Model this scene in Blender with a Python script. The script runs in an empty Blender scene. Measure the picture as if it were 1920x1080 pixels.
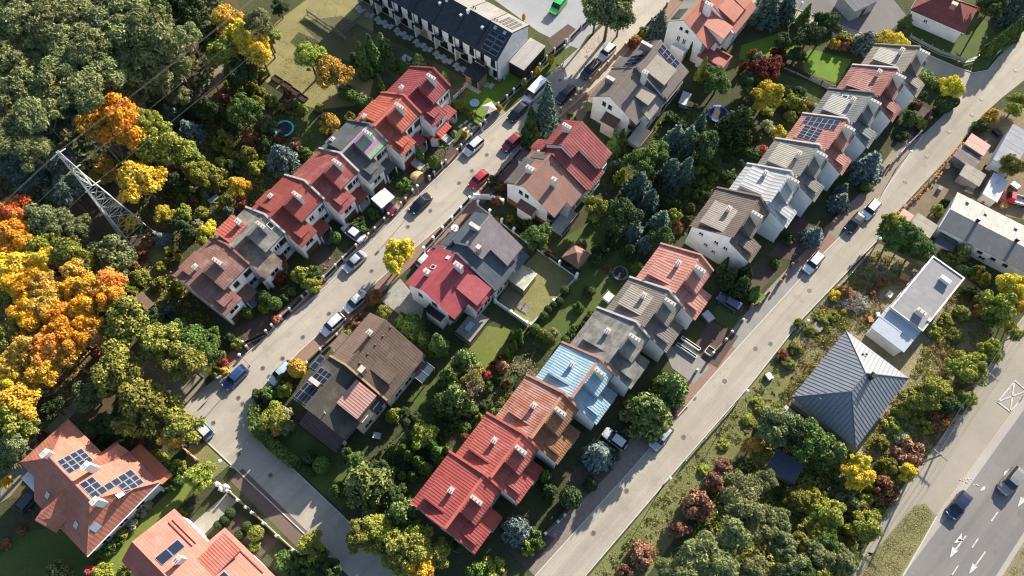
import bpy, bmesh, math, random
from mathutils import Vector, Matrix
import numpy as np
rnd = random.Random(7)
SC = bpy.context.scene
COL = SC.collection
R = math.radians

# ------------------------------------------------------------------ camera, sky, sun, exposure
F_PX, CAM_H = 1400.0, 110.0
PITCH = math.atan(F_PX / 625.0)                    # below the horizon
cam = bpy.data.cameras.new('camera')
cam.sensor_width = 36.0
cam.lens = 36.0 * F_PX / 1920.0
cam.clip_start, cam.clip_end = 1.0, 3000.0
camo = bpy.data.objects.new('camera', cam)
camo.location = (0, 0, CAM_H)
camo.rotation_euler = (math.pi / 2 - PITCH, 0, 0)
COL.objects.link(camo)
SC.camera = camo

SUN_AZ, SUN_EL = R(55.5), R(23.5)                  # direction the light comes from
world = bpy.data.worlds.new('World')
SC.world = world
world.use_nodes = True
wn = world.node_tree
sky = wn.nodes.new('ShaderNodeTexSky')
sky.sky_type = 'NISHITA'
sky.sun_disc = False
sky.sun_elevation = SUN_EL
sky.sun_rotation = math.pi / 2 - SUN_AZ
bg = wn.nodes['Background']
bg.inputs['Strength'].default_value = 0.092
wn.links.new(sky.outputs['Color'], bg.inputs['Color'])
sl = bpy.data.lights.new('sun', 'SUN')
sl.energy = 5.0
sl.angle = R(0.55)
sl.color = (1.0, 0.915, 0.78)
slo = bpy.data.objects.new('sun', sl)
sd = Vector((math.cos(SUN_AZ) * math.cos(SUN_EL), math.sin(SUN_AZ) * math.cos(SUN_EL), math.sin(SUN_EL)))
slo.rotation_euler = sd.to_track_quat('Z', 'Y').to_euler()
slo.location = sd * 200
COL.objects.link(slo)
vs = SC.view_settings
vs.view_transform, vs.look, vs.exposure, vs.gamma = 'Standard', 'None', 1.44, 1.0
SC.cycles.use_denoising = True
SC.cycles.filter_width = 1.15
SC.cycles.max_bounces = 6
SC.cycles.diffuse_bounces = 3
SC.cycles.transparent_max_bounces = 6

# ------------------------------------------------------------------ measuring helpers
CP, SP = math.cos(PITCH), math.sin(PITCH)
def at(x, y, z=0.0):
    """the point of the place at height z that the photograph shows at pixel x, y (1920 x 1080)"""
    u, v = x - 960.0, y - 540.0
    d = (u, F_PX * CP - v * SP, -F_PX * SP - v * CP)
    t = (CAM_H - z) / -d[2]
    return Vector((d[0] * t, d[1] * t, z))
def c3(c, x, y, s=3.0):
    o = {1: (0, 0), 2: (640, 0), 3: (1280, 0), 4: (0, 360), 5: (640, 360), 6: (1280, 360), 7: (0, 720), 8: (640, 720), 9: (1280, 720)}[c]
    return o[0] + x / s, o[1] + y / s
def crop(ox, oy, s):
    return lambda x, y: (ox + x / s, oy + y / s)

# ------------------------------------------------------------------ mesh builder
class MB:
    def __init__(self, flip=False):
        self.v, self.f, self.m, self.flip = [], [], [], flip
    def add(self, pts, faces, mi=0):
        n = len(self.v)
        self.v += [tuple(p) for p in pts]
        self.f += [tuple(i + n for i in f) for f in faces]
        self.m += [mi] * len(faces)
        return self
    def box(self, x0, x1, y0, y1, z0, z1, mi=0):
        p = [(x, y, z) for z in (z0, z1) for x, y in ((x0, y0), (x1, y0), (x1, y1), (x0, y1))]
        return self.add(p, [(0, 3, 2, 1), (4, 5, 6, 7), (0, 1, 5, 4), (1, 2, 6, 5), (2, 3, 7, 6), (3, 0, 4, 7)], mi)
    def prism(self, A, B, mi=0):
        """two matching outlines joined: A and B are lists of points"""
        n = len(A)
        return self.add(list(A) + list(B), [tuple(range(n))[::-1], tuple(range(n, 2 * n))] + [(i, (i + 1) % n, n + (i + 1) % n, n + i) for i in range(n)], mi)
    def px(self, x0, x1, prof, mi=0):
        return self.prism([(x0, y, z) for y, z in prof], [(x1, y, z) for y, z in prof], mi)
    def pz(self, poly, z0, z1, mi=0):
        return self.prism([(p[0], p[1], z0) for p in poly], [(p[0], p[1], z1) for p in poly], mi)
    def slab(self, pts, t=0.15, mi=0):
        return self.prism([(p[0], p[1], p[2] - t) for p in pts], pts, mi)
    def tube(self, a, b, r0, r1=None, n=6, mi=0):
        a, b = Vector(a), Vector(b)
        r1 = r0 if r1 is None else r1
        d = (b - a).normalized()
        s = d.cross(Vector((0, 0, 1) if abs(d.z) < .9 else (1, 0, 0))).normalized()
        t = d.cross(s)
        A, B = [], []
        for i in range(n):
            q = 2 * math.pi * i / n
            w = s * math.cos(q) + t * math.sin(q)
            A.append(a + w * r0); B.append(b + w * r1)
        return self.prism(A, B, mi)
    def lathe(self, c, prof, n=16, mi=0):
        """prof: (r, z) pairs from bottom to top about a vertical axis at c"""
        pts, fc = [], []
        for r, z in prof:
            for i in range(n):
                q = 2 * math.pi * i / n
                pts.append((c[0] + r * math.cos(q), c[1] + r * math.sin(q), c[2] + z))
        for k in range(len(prof) - 1):
            for i in range(n):
                j = (i + 1) % n
                fc.append((k * n + i, k * n + j, (k + 1) * n + j, (k + 1) * n + i))
        fc += [tuple(range(n))[::-1], tuple(range((len(prof) - 1) * n, len(prof) * n))]
        return self.add(pts, fc, mi)
    def mesh(self, name, mats, smooth=False, fix=True):
        me = bpy.data.meshes.new(name)
        v = [(p[0], -p[1], p[2]) for p in self.v] if self.flip else self.v
        me.from_pydata(v, [], self.f)
        for m in (mats if isinstance(mats, (list, tuple)) else [mats]):
            me.materials.append(m)
        if any(self.m):
            me.polygons.foreach_set('material_index', self.m)
        if fix:
            bm = bmesh.new(); bm.from_mesh(me)
            bmesh.ops.recalc_face_normals(bm, faces=bm.faces[:])
            bm.to_mesh(me); bm.free()
        if smooth:
            me.polygons.foreach_set('use_smooth', [True] * len(me.polygons))
        me.update()
        return me
    def build(self, name, mats, parent=None, label=None, smooth=False, kind=None, fix=True):
        return link(name, self.mesh(name, mats, smooth, fix), parent, label, kind)
def link(name, me, parent=None, label=None, kind=None):
    o = bpy.data.objects.new(name, me)
    COL.objects.link(o)
    if parent: o.parent = parent
    if label: o['label'] = label
    if kind: o['kind'] = kind
    return o
def tag(o, label, cat, group=None):
    o['label'], o['category'] = label, cat
    if group: o['group'] = group
    return o
def thing(name, label, cat, loc=(0, 0, 0), rot=0.0, group=None):
    o = bpy.data.objects.new(name, None)
    COL.objects.link(o)
    o.location = loc; o.rotation_euler = (0, 0, rot)
    o.empty_display_size = 0.3
    return tag(o, label, cat, group)

# ------------------------------------------------------------------ materials
MATS = {}
def nodes(name):
    m = bpy.data.materials.new(name); m.use_nodes = True
    t = m.node_tree
    return m, t, t.nodes['Principled BSDF']
def N(t, kind, **kw):
    n = t.nodes.new(kind)
    for k, v in kw.items():
        if k in ('inp',):
            for a, b in v.items(): n.inputs[a].default_value = b
        else: setattr(n, k, v)
    return n
def mixc(t, fac, a, b, mode='MIX'):
    n = t.nodes.new('ShaderNodeMix'); n.data_type = 'RGBA'; n.blend_type = mode
    for s, v in ((n.inputs[0], fac), (n.inputs[6], a), (n.inputs[7], b)):
        if isinstance(v, bpy.types.NodeSocket): t.links.new(v, s)
        elif isinstance(v, (int, float)): s.default_value = v
        else: s.default_value = (*v, 1)
    return n.outputs[2]
def noise(t, co, scale, detail=4.0, rough=.6, out=0):
    n = N(t, 'ShaderNodeTexNoise'); n.inputs['Scale'].default_value = scale
    n.inputs['Detail'].default_value = detail; n.inputs['Roughness'].default_value = rough
    t.links.new(co, n.inputs['Vector'])
    return n.outputs[out]
def ramp(t, fac, a, b, lo=0.0, hi=1.0):
    n = N(t, 'ShaderNodeMapRange'); n.inputs['From Min'].default_value = a; n.inputs['From Max'].default_value = b
    n.inputs['To Min'].default_value = lo; n.inputs['To Max'].default_value = hi
    t.links.new(fac, n.inputs['Value'])
    return n.outputs[0]
def math_(t, op, a, b=None, c=None):
    n = N(t, 'ShaderNodeMath', operation=op)
    for i, v in enumerate((a, b, c)):
        if v is None: continue
        if isinstance(v, bpy.types.NodeSocket): t.links.new(v, n.inputs[i])
        else: n.inputs[i].default_value = v
    return n.outputs[0]
def bump(t, h, strength, dist, p):
    n = N(t, 'ShaderNodeBump'); n.inputs['Strength'].default_value = strength; n.inputs['Distance'].default_value = dist
    t.links.new(h, n.inputs['Height']); t.links.new(n.outputs[0], p.inputs['Normal'])
def plain(name, col=(.5, .5, .5), rough=.7, metal=0.0, var=.15, scale=1.5, spec=.3, dirt=None, coat=0.0):
    if name in MATS: return MATS[name]
    m, t, p = nodes(name)
    co = N(t, 'ShaderNodeTexCoord').outputs['Object']
    f = ramp(t, noise(t, co, scale, 6, .65), .3, .7)
    dk = dirt if dirt else tuple(c * (1 - 2 * var) for c in col)
    c = mixc(t, f, tuple(min(1, x * (1 + var)) for x in col), dk)
    t.links.new(c, p.inputs['Base Color'])
    p.inputs['Roughness'].default_value = rough; p.inputs['Metallic'].default_value = metal
    p.inputs['Specular IOR Level'].default_value = spec
    if coat: p.inputs['Coat Weight'].default_value = coat
    MATS[name] = m
    return m
def paint(name, col, metal=.25):
    if name in MATS: return MATS[name]
    m, t, p = nodes(name)
    p.inputs['Base Color'].default_value = (*col, 1); p.inputs['Roughness'].default_value = .35
    p.inputs['Metallic'].default_value = metal; p.inputs['Coat Weight'].default_value = .6; p.inputs['Coat Roughness'].default_value = .08
    MATS[name] = m
    return m
def glass(name='glass', col=(.015, .02, .028), rough=.06):
    if name in MATS: return MATS[name]
    m, t, p = nodes(name)
    p.inputs['Base Color'].default_value = (*col, 1); p.inputs['Roughness'].default_value = rough
    p.inputs['Specular IOR Level'].default_value = .45
    MATS[name] = m
    return m
def roofmat(name, col, style='rib', per=.42, alt=None, altamt=.25, rough=.62, spec=.16, alts=.5, sheet=0.0):
    """ribbed sheet or tile covering in the house's own x, y; alt = colour of wear, moss or bare patches"""
    if name in MATS: return MATS[name]
    m, t, p = nodes(name)
    co = N(t, 'ShaderNodeTexCoord').outputs['Object']
    sx = N(t, 'ShaderNodeSeparateXYZ'); t.links.new(co, sx.inputs[0])
    X, Y = sx.outputs[0], sx.outputs[1]
    px = math_(t, 'FRACT', math_(t, 'DIVIDE', X, per))
    py = math_(t, 'FRACT', math_(t, 'DIVIDE', Y, per * 1.15))
    tri = math_(t, 'ABSOLUTE', math_(t, 'SUBTRACT', px, .5))           # 0 .. .5
    big = noise(t, co, .45, 5, .6)
    fine = noise(t, co, 6.0, 4, .7)
    base = mixc(t, ramp(t, big, .3, .7), tuple(c * 1.12 for c in col), tuple(c * .85 for c in col))
    cell = N(t, 'ShaderNodeTexWhiteNoise', noise_dimensions='2D')
    cv = N(t, 'ShaderNodeCombineXYZ')
    t.links.new(math_(t, 'FLOOR', math_(t, 'DIVIDE', X, per if style == 'tile' else 1.1)), cv.inputs[0])
    t.links.new(math_(t, 'FLOOR', math_(t, 'DIVIDE', Y, per * 1.15 if style == 'tile' else 30)), cv.inputs[1])
    t.links.new(cv.outputs[0], cell.inputs['Vector'])
    base = mixc(t, ramp(t, cell.outputs['Value'], 0, 1, 0, .16 if style == 'tile' else .10), base, tuple(c * .45 for c in col))
    if alt:
        a = ramp(t, noise(t, co, alts, 7, .72), .58 - altamt * .35, .72 - altamt * .2)
        base = mixc(t, math_(t, 'MULTIPLY', a, .85), base, alt)
    base = mixc(t, ramp(t, fine, .45, .8, 0, .25), base, tuple(c * .5 for c in col))
    sv = N(t, 'ShaderNodeMapping'); sv.inputs['Scale'].default_value = (2.6, .22, .22); t.links.new(co, sv.inputs[0])
    base = mixc(t, ramp(t, noise(t, sv.outputs[0], 1.0, 5, .65), .48, .72, 0, .5), base, tuple(c * .55 for c in col))
    gy = sum(col) / 3
    base = mixc(t, ramp(t, noise(t, co, 1.3, 6, .7), .52, .72, 0, .35), base, tuple(.55 * c + .45 * gy + .05 for c in col))
    if style == 'tile':
        ln = ramp(t, py, 0, .18, .32, 0)
        h = math_(t, 'ADD', math_(t, 'MULTIPLY', py, .6), tri)
    else:
        ln = ramp(t, tri, .36, .48, 0, .42)
        h = ramp(t, tri, .2, .42, 0, 1)
    base = mixc(t, ln, base, tuple(c * .42 for c in col))
    t.links.new(base, p.inputs['Base Color'])
    p.inputs['Roughness'].default_value = rough; p.inputs['Specular IOR Level'].default_value = spec
    bump(t, h, .55, .05, p)
    MATS[name] = m
    return m
def feltmat(name, col, alt, amt=.3, rough=.85, bands=0.0):
    """bitumen or membrane sheets with stains"""
    if name in MATS: return MATS[name]
    m, t, p = nodes(name)
    co = N(t, 'ShaderNodeTexCoord').outputs['Object']
    sx = N(t, 'ShaderNodeSeparateXYZ'); t.links.new(co, sx.inputs[0])
    a = ramp(t, noise(t, co, .6, 8, .7), .6 - amt * .4, .75 - amt * .2)
    base = mixc(t, a, col, alt)
    base = mixc(t, ramp(t, noise(t, co, 5, 5, .75), .45, .75, 0, .5), base, tuple(c * .5 for c in col))
    if bands:
        f = math_(t, 'FRACT', math_(t, 'DIVIDE', sx.outputs[0], bands))
        base = mixc(t, ramp(t, f, .0, .06, .5, 0), base, tuple(c * .35 for c in col))
    t.links.new(base, p.inputs['Base Color']); p.inputs['Roughness'].default_value = rough
    p.inputs['Specular IOR Level'].default_value = .25
    bump(t, noise(t, co, 4, 6, .7), .3, .05, p)
    MATS[name] = m
    return m
def groundmat(name, cols, scale=.25, rough=.95, bumpd=.08, fine=3.0, per=None, ang=47.0, joint=.3, spots=None, tracks=None):
    """soil, turf, paving: world-space noise between three tones; per = (length, width) of laid blocks"""
    if name in MATS: return MATS[name]
    m, t, p = nodes(name)
    co = N(t, 'ShaderNodeTexCoord').outputs['Object']
    a, b, c = cols
    base = mixc(t, ramp(t, noise(t, co, scale, 8, .65), .35, .65), a, b)
    base = mixc(t, ramp(t, noise(t, co, fine, 6, .75), .42, .72, 0, .85), base, c)
    base = mixc(t, ramp(t, noise(t, co, .07, 6, .6), .35, .62, 0, .38), base, tuple(x * .62 for x in b))
    base = mixc(t, ramp(t, noise(t, co, .9, 7, .7), .55, .75, 0, .35), base, tuple(min(1, x * 1.18) for x in a))
    h = noise(t, co, fine * 2, 5, .7)
    if per:
        mp = N(t, 'ShaderNodeMapping'); mp.inputs['Rotation'].default_value = (0, 0, -R(ang)); t.links.new(co, mp.inputs[0])
        br = N(t, 'ShaderNodeTexBrick'); t.links.new(mp.outputs[0], br.inputs['Vector'])
        br.inputs['Scale'].default_value = 1.0; br.inputs['Brick Width'].default_value = per[0]; br.inputs['Row Height'].default_value = per[1]
        br.inputs['Mortar Size'].default_value = .035; br.inputs['Mortar Smooth'].default_value = .3
        br.inputs['Color1'].default_value = (1, 1, 1, 1); br.inputs['Color2'].default_value = (.8, .8, .8, 1); br.inputs['Mortar'].default_value = (.35, .35, .35, 1)
        base = mixc(t, joint, base, br.outputs['Color'], 'MULTIPLY')
    if tracks:
        # worn wheel lines run along the road: streaks stretched in the road's direction
        tm = N(t, 'ShaderNodeMapping'); tm.vector_type = 'TEXTURE'; tm.inputs['Rotation'].default_value = (0, 0, R(tracks[0])); tm.inputs['Scale'].default_value = (40, 1, 1); t.links.new(co, tm.inputs[0])
        base = mixc(t, ramp(t, noise(t, tm.outputs[0], tracks[1], 3, .6), .45, .7, 0, tracks[2]), base, tuple(x * .6 for x in b))
        jm = N(t, 'ShaderNodeMapping'); jm.inputs['Rotation'].default_value = (0, 0, -R(tracks[0])); t.links.new(co, jm.inputs[0])
        jb = N(t, 'ShaderNodeTexBrick'); t.links.new(jm.outputs[0], jb.inputs['Vector'])
        jb.inputs['Scale'].default_value = 1.0; jb.inputs['Brick Width'].default_value = 6.0; jb.inputs['Row Height'].default_value = 3.2; jb.inputs['Mortar Size'].default_value = .045
        jb.inputs['Color1'].default_value = (1, 1, 1, 1); jb.inputs['Color2'].default_value = (.86, .86, .87, 1); jb.inputs['Mortar'].default_value = (.5, .48, .45, 1)
        base = mixc(t, tracks[3], base, jb.outputs['Color'], 'MULTIPLY')                                    # slabs poured at different times
        base = mixc(t, ramp(t, noise(t, co, .35, 3, .5), .60, .68, 0, .42), base, tuple(x * .6 for x in b))
        base = mixc(t, ramp(t, noise(t, co, 1.7, 4, .6), .64, .72, 0, .4), base, tuple(x * .55 for x in b))
    if spots:
        base = mixc(t, ramp(t, noise(t, co, spots[0], 3, .5), spots[1], spots[1] + .06, 0, .8), base, spots[2])
    t.links.new(base, p.inputs['Base Color']); p.inputs['Roughness'].default_value = rough
    p.inputs['Specular IOR Level'].default_value = .15
    bump(t, h, .6, bumpd, p)
    MATS[name] = m
    return m
def leafmat(name, cols, rough=.65, trans=.2, alt=None, amt=.6):
    """foliage: every leaf its own tone, every plant its own shift"""
    if name in MATS: return MATS[name]
    m, t, p = nodes(name)
    geo = N(t, 'ShaderNodeNewGeometry'); oi = N(t, 'ShaderNodeObjectInfo')
    a, b, c = cols
    a = tuple(x * .72 for x in a)
    r = geo.outputs['Random Per Island']
    base = mixc(t, ramp(t, r, 0, .6), a, b)
    base = mixc(t, ramp(t, r, .72, 1.0), base, c)
    co = N(t, 'ShaderNodeTexCoord').outputs['Object']
    al = alt or tuple(.5 * x + .5 * y for x, y in zip(a, (.16, .14, .06)))
    ofs = N(t, 'ShaderNodeVectorMath', operation='ADD'); t.links.new(co, ofs.inputs[0])
    sc = N(t, 'ShaderNodeVectorMath', operation='SCALE'); sc.inputs[0].default_value = (37, 19, 53); t.links.new(oi.outputs['Random'], sc.inputs['Scale']); t.links.new(sc.outputs[0], ofs.inputs[1])
    base = mixc(t, ramp(t, noise(t, ofs.outputs[0], 1.3, 4, .6), .48, .66, 0, amt), base, al)     # parts of a crown turn earlier or later
    hs = N(t, 'ShaderNodeHueSaturation')
    t.links.new(ramp(t, oi.outputs['Random'], 0, 1, .485, .515), hs.inputs['Hue'])
    t.links.new(ramp(t, oi.outputs['Random'], 0, 1, .82, 1.15), hs.inputs['Value'])
    t.links.new(base, hs.inputs['Color'])
    t.links.new(hs.outputs[0], p.inputs['Base Color'])
    p.inputs['Roughness'].default_value = rough; p.inputs['Specular IOR Level'].default_value = .08
    tr = N(t, 'ShaderNodeBsdfTranslucent'); t.links.new(hs.outputs[0], tr.inputs[0])
    mx = N(t, 'ShaderNodeMixShader'); mx.inputs[0].default_value = trans
    t.links.new(p.outputs[0], mx.inputs[1]); t.links.new(tr.outputs[0], mx.inputs[2])
    t.links.new(mx.outputs[0], t.nodes['Material Output'].inputs[0])
    MATS[name] = m
    return m

WALL = plain('white plaster', (.76, .755, .74), .85, var=.04, scale=.8, dirt=(.62, .60, .57))
WALLC = plain('cream plaster', (.62, .55, .44), .85, var=.07, scale=.8)
WALL_SHADE = plain('shade-tinted white plaster', (.70, .71, .715), .85, var=.06, scale=.8)  # white walls; a faint cool shade tint is put into the colour
WALLG = plain('grey render', (.38, .37, .36), .9, var=.12, scale=.8)
BRICK = plain('red brick', (.30, .11, .07), .9, var=.2, scale=6)
FRAME = plain('window frame', (.72, .72, .70), .5, var=.03)
FRAMED = plain('dark frame', (.05, .045, .045), .5, var=.05)
GLASS = glass()
METAL = plain('zinc', (.42, .43, .44), .45, .6, var=.1)
DARKM = plain('dark metal', (.03, .032, .036), .45, .3, var=.1)
CONC = plain('concrete', (.42, .40, .37), .9, var=.12, scale=2)
CHIM = plain('chimney render', (.62, .58, .53), .9, var=.12, scale=3)
BROWNP = plain('brown boards', (.11, .055, .03), .75, var=.25, scale=3)
WOOD = plain('larch boards', (.42, .23, .10), .7, var=.2, scale=3)
GREYW = plain('weathered boards', (.23, .21, .19), .9, var=.2, scale=3)
BARK = plain('bark', (.10, .075, .055), .95, var=.3, scale=4)
BARKP = plain('pine bark', (.20, .12, .075), .95, var=.3, scale=3)
BARKW = plain('pale bark', (.42, .38, .33), .9, var=.3, scale=4)
WHITE = plain('white paint', (.78, .78, .76), .6, var=.04)
SOLF = plain('panel frame', (.22, .23, .25), .5, 0, var=.03)
SOLC = glass('panel cells', (.012, .018, .035), .12)

# ------------------------------------------------------------------ ground, roads, lawns
LAID = []
def sheet(name, pts, z, mat, kind='structure', parent=None, label=None):
    mb = MB()
    P = [p if isinstance(p, Vector) else at(*p) for p in pts]
    bb = (min(p.x for p in P), max(p.x for p in P), min(p.y for p in P), max(p.y for p in P))
    lev = {round(q[4] / .004) for q in LAID if q[0] < bb[1] and bb[0] < q[1] and q[2] < bb[3] and bb[2] < q[3]}
    k = round(z / .004)
    while k in lev: k += 1                       # each sheet lies 4 mm clear of every sheet it could touch
    z = k * .004
    LAID.append(bb + (z,))
    mb.add([(p.x, p.y, z) for p in P], [tuple(range(len(P)))])
    me = mb.mesh(name, mat, fix=False)
    bm = bmesh.new(); bm.from_mesh(me)
    bmesh.ops.triangulate(bm, faces=bm.faces[:], ngon_method='EAR_CLIP')
    for f in bm.faces:
        if f.normal.z < 0: f.normal_flip()
    bm.to_mesh(me); bm.free()
    return link(name, me, parent, label, kind)
SOIL = groundmat('soil and rough grass', ((.06, .072, .028), (.04, .05, .022), (.10, .085, .045)), .12, bumpd=.2, fine=1.6)
LITTER = groundmat('leaf litter', ((.10, .075, .042), (.055, .048, .03), (.17, .105, .045)), .3, bumpd=.15, fine=3)
TURF = groundmat('lawn', ((.075, .11, .026), (.055, .082, .022), (.12, .125, .045)), .5, bumpd=.06, fine=4, spots=(.7, .60, (.10, .085, .045)))
TURFB = groundmat('bright lawn', ((.115, .20, .022), (.085, .16, .018), (.16, .22, .05)), .5, bumpd=.05, fine=4)
TURFY = groundmat('dry lawn', ((.25, .22, .09), (.19, .17, .065), (.32, .27, .145)), .25, bumpd=.06, fine=4)
TURFR = groundmat('rough verge', ((.22, .205, .08), (.15, .155, .055), (.30, .26, .135)), .35, bumpd=.2, fine=2.5)
DRY = groundmat('dry weeds', ((.29, .225, .14), (.15, .145, .065), (.36, .30, .20)), .3, bumpd=.25, fine=2)
ROADM = groundmat('concrete block road', ((.43, .38, .315), (.37, .33, .275), (.29, .26, .22)), .22, .9, .02, 5, (.9, .45), 47, .16, None, (47, .55, .55, .2))
ASPH = groundmat('asphalt', ((.215, .20, .19), (.185, .175, .168), (.16, .152, .148)), .15, .85, .015, 9, None, 43, .3, None, (43, .5, .55, 0.0))
SHOULD = groundmat('pale concrete shoulder', ((.37, .34, .31), (.33, .305, .28), (.29, .27, .25)), .3, .9, .02, 6, (3.0, 1.5), 43, .12)
PAVEM = groundmat('beige pavement', ((.33, .295, .24), (.30, .27, .22), (.25, .225, .19)), .3, .9, .02, 6, (.4, .2), 43, .2)
REDP = groundmat('red pavers', ((.27, .155, .115), (.22, .135, .105), (.33, .25, .20)), .5, .9, .02, 5, (.5, .25), 47, .3)
GREYP = groundmat('grey pavers', ((.30, .28, .255), (.25, .235, .215), (.20, .19, .175)), .5, .9, .02, 5, (.5, .25), 47, .3)
DARKP = groundmat('dark brick paving', ((.11, .072, .058), (.085, .062, .052), (.15, .115, .095)), .5, .9, .02, 5, (.4, .2), 53, .35)
COBB = groundmat('crazy paving', ((.38, .35, .30), (.28, .27, .24), (.16, .16, .14)), 1.2, .9, .03, 2.2)
TRACK = groundmat('sandy track', ((.27, .225, .165), (.20, .17, .12), (.15, .125, .08)), .4, .95, .06, 3)
TOWNP = groundmat('grey block yard', ((.33, .34, .35), (.29, .30, .315), (.25, .255, .265)), .3, .9, .02, 6, (.6, .3), 54, .2)

gm = MB()
gm.add([(-900, -700, 0), (900, -700, 0), (900, 1100, 0), (-900, 1100, 0)], [(0, 1, 2, 3)])
gm.build('ground', SOIL, kind='structure', fix=False)
Z1, Z2, Z3_, Z4, Z5 = .004, .008, .012, .016, .06
# woods
sheet('forest_floor', [(-80, -60), (420, -60), (470, 60), (400, 200), (300, 330), (330, 470), (290, 640), (240, 740), (120, 830), (40, 930), (-80, 960)], Z1, LITTER)
sheet('forest_track', [(330, 205), (352, 190), (400, 130), (430, 112), (440, 122), (412, 150), (372, 190), (345, 212), (310, 225), (285, 230)], Z2, TRACK)
sheet('forest_path', [(0, 900), (40, 870), (90, 800), (140, 752), (150, 762), (100, 820), (60, 880), (20, 930), (-20, 960)], Z2, TRACK)
sheet('meadow', [(520, 40), (560, 10), (600, -20), (700, -20), (700, 70), (640, 95), (560, 60), (500, 130), (470, 100)], Z1, TURFY)
sheet('dry_garden_lawn', [(500, 95), (540, 75), (625, 150), (660, 130), (700, 150), (690, 195), (600, 205), (560, 195), (480, 140)], Z2, TURFY)
sheet('townhouse_lawn', [(560, 40), (640, 30), (705, 62), (880, 150), (870, 185), (800, 200), (720, 130), (620, 105)], Z2, groundmat('thin lawn', ((.105, .10, .05), (.085, .085, .04), (.145, .13, .07)), .3, bumpd=.05, fine=5))
sheet('trampoline_lawn', [(515, 255), (560, 200), (615, 235), (600, 290), (570, 305)], Z2, TURF)
sheet('play_lawn', [(848, 180), (875, 158), (985, 100), (1010, 118), (905, 240), (870, 215)], Z2, TURFB)
sheet('stepping_lawn', [(838, 215), (868, 210), (905, 240), (880, 258), (850, 270)], Z3_, TURF)
# roads
ROAD1 = [(345, 760), (385, 725), (430, 690), (617, 533), (790, 362), (917, 240), (1010, 160), (1100, 78), (1200, -20), (1275, -20), (1207, 60), (1130, 147), (1000, 262), (897, 362), (760, 480), (640, 588), (560, 660), (500, 725), (478, 763), (473, 788), (483, 817), (547, 877), (640, 965), (735, 1060), (800, 1130), (705, 1130), (623, 1050), (500, 934), (382, 823), (340, 785)]
street1 = sheet('street', ROAD1, Z2, ROADM)
sheet('wood_edge_track', [(230, 700), (300, 665), (335, 680), (385, 712), (385, 726), (345, 762), (340, 785), (300, 770), (250, 735)], Z1, TRACK)
ROAD2 = [(950, 1139), (1003, 1080), (1187, 877), (1323, 720), (1380, 655), (1548, 471), (1650, 370), (1731, 252), (1787, 198), (1796, 172), (1775, 158), (1740, 142), (1620, 100), (1560, 75), (1470, 38), (1400, 5), (1370, -20), (1440, -20), (1480, 12), (1613, 62), (1727, 97), (1790, 125), (1825, 137), (1852, 132), (1885, 92), (1945, 20), (1990, -20), (1990, 90), (1940, 135), (1880, 182), (1842, 216), (1787, 286), (1676, 404), (1643, 452), (1506, 595), (1406, 722), (1280, 866), (1097, 1080), (1046, 1139)]
street2 = sheet('street', ROAD2, Z2, groundmat('pale block road', ((.41, .365, .30), (.35, .315, .26), (.275, .245, .205)), .22, .9, .02, 5, (.9, .45), 46, .16, None, (46, .55, .55, .2)))
sheet('main_road', [(1625, 1170), (1693, 1080), (1773, 973), (1813, 917), (1877, 828), (1960, 712), (2080, 712), (1920, 997), (1867, 1080), (1812, 1165)], Z3_, ASPH)
sheet('road_shoulder', [(1612, 1165), (1690, 1080), (1756, 968), (1882, 797), (1950, 700), (1975, 700), (1877, 828), (1813, 917), (1773, 973), (1693, 1080), (1625, 1170)], Z2, SHOULD)
sheet('road_shoulder', [(1867, 1080), (1920, 997), (1990, 875), (2010, 875), (1920, 1015), (1878, 1082), (1826, 1165), (1812, 1165)], Z3_ + .004, SHOULD)
sheet('pavement', [(1560, 1170), (1600, 1080), (1650, 975), (1683, 925), (1742, 850), (1800, 772), (1850, 692), (1905, 610), (1990, 500), (1990, 640), (1950, 700), (1882, 797), (1756, 968), (1735, 944), (1714, 948), (1625, 1050), (1610, 1085), (1570, 1170)], Z1, PAVEM)
sheet('verge_lawn', [(1570, 1170), (1610, 1085), (1625, 1050), (1714, 948), (1735, 944), (1756, 968), (1690, 1080), (1640, 1165)], Z2, TURFR)
sheet('median_lawn', [(1826, 1165), (1878, 1082), (1920, 1015), (2010, 875), (2100, 875), (1960, 1165)], Z2, DRY)
# paved strips beside the kerbs
def strip(name, pts, wl, z, mat):
    P = [at(*p) for p in pts]
    Q = []
    for i, p in enumerate(P):
        d = (P[min(i + 1, len(P) - 1)] - P[max(i - 1, 0)]).normalized()
        Q.append(p + Vector((-d.y, d.x, 0)) * wl)
    return sheet(name, P + Q[::-1], z, mat)
strip('paved_strip', [(430, 690), (523, 612), (617, 533)], 1.9, Z1, REDP)
strip('paved_strip', [(617, 533), (700, 451), (758, 394)], 1.9, Z1, GREYP)
strip('paved_strip', [(758, 394), (790, 362), (880, 276)], 2.0, Z1, REDP)
strip('paved_strip', [(880, 276), (917, 240), (950, 212)], 2.0, Z1, GREYP)
strip('grass_strip', [(917, 240), (1010, 160), (1085, 92)], 2.6, Z1, TURF)
strip('paved_strip', [(500, 725), (560, 660), (640, 588), (730, 507)], -2.0, Z1, REDP)
strip('paved_strip', [(730, 507), (760, 480), (897, 362)], -2.0, Z1, REDP)
strip('paved_strip', [(897, 362), (1000, 262), (1130, 147), (1262, -5)], -2.0, Z1, REDP)
strip('paved_strip', [(1003, 1080), (1187, 877), (1255, 798)], 3.0, Z1, groundmat('mottled pavers', ((.21, .135, .11), (.20, .175, .155), (.30, .27, .245)), 1.1, .9, .02, 2.5, (.5, .25), 47, .3))
strip('paved_strip', [(1255, 798), (1323, 720), (1380, 655)], 2.6, Z1, REDP)
strip('paved_strip', [(1380, 655), (1468, 558), (1515, 507)], 2.6, Z1, GREYP)
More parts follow.
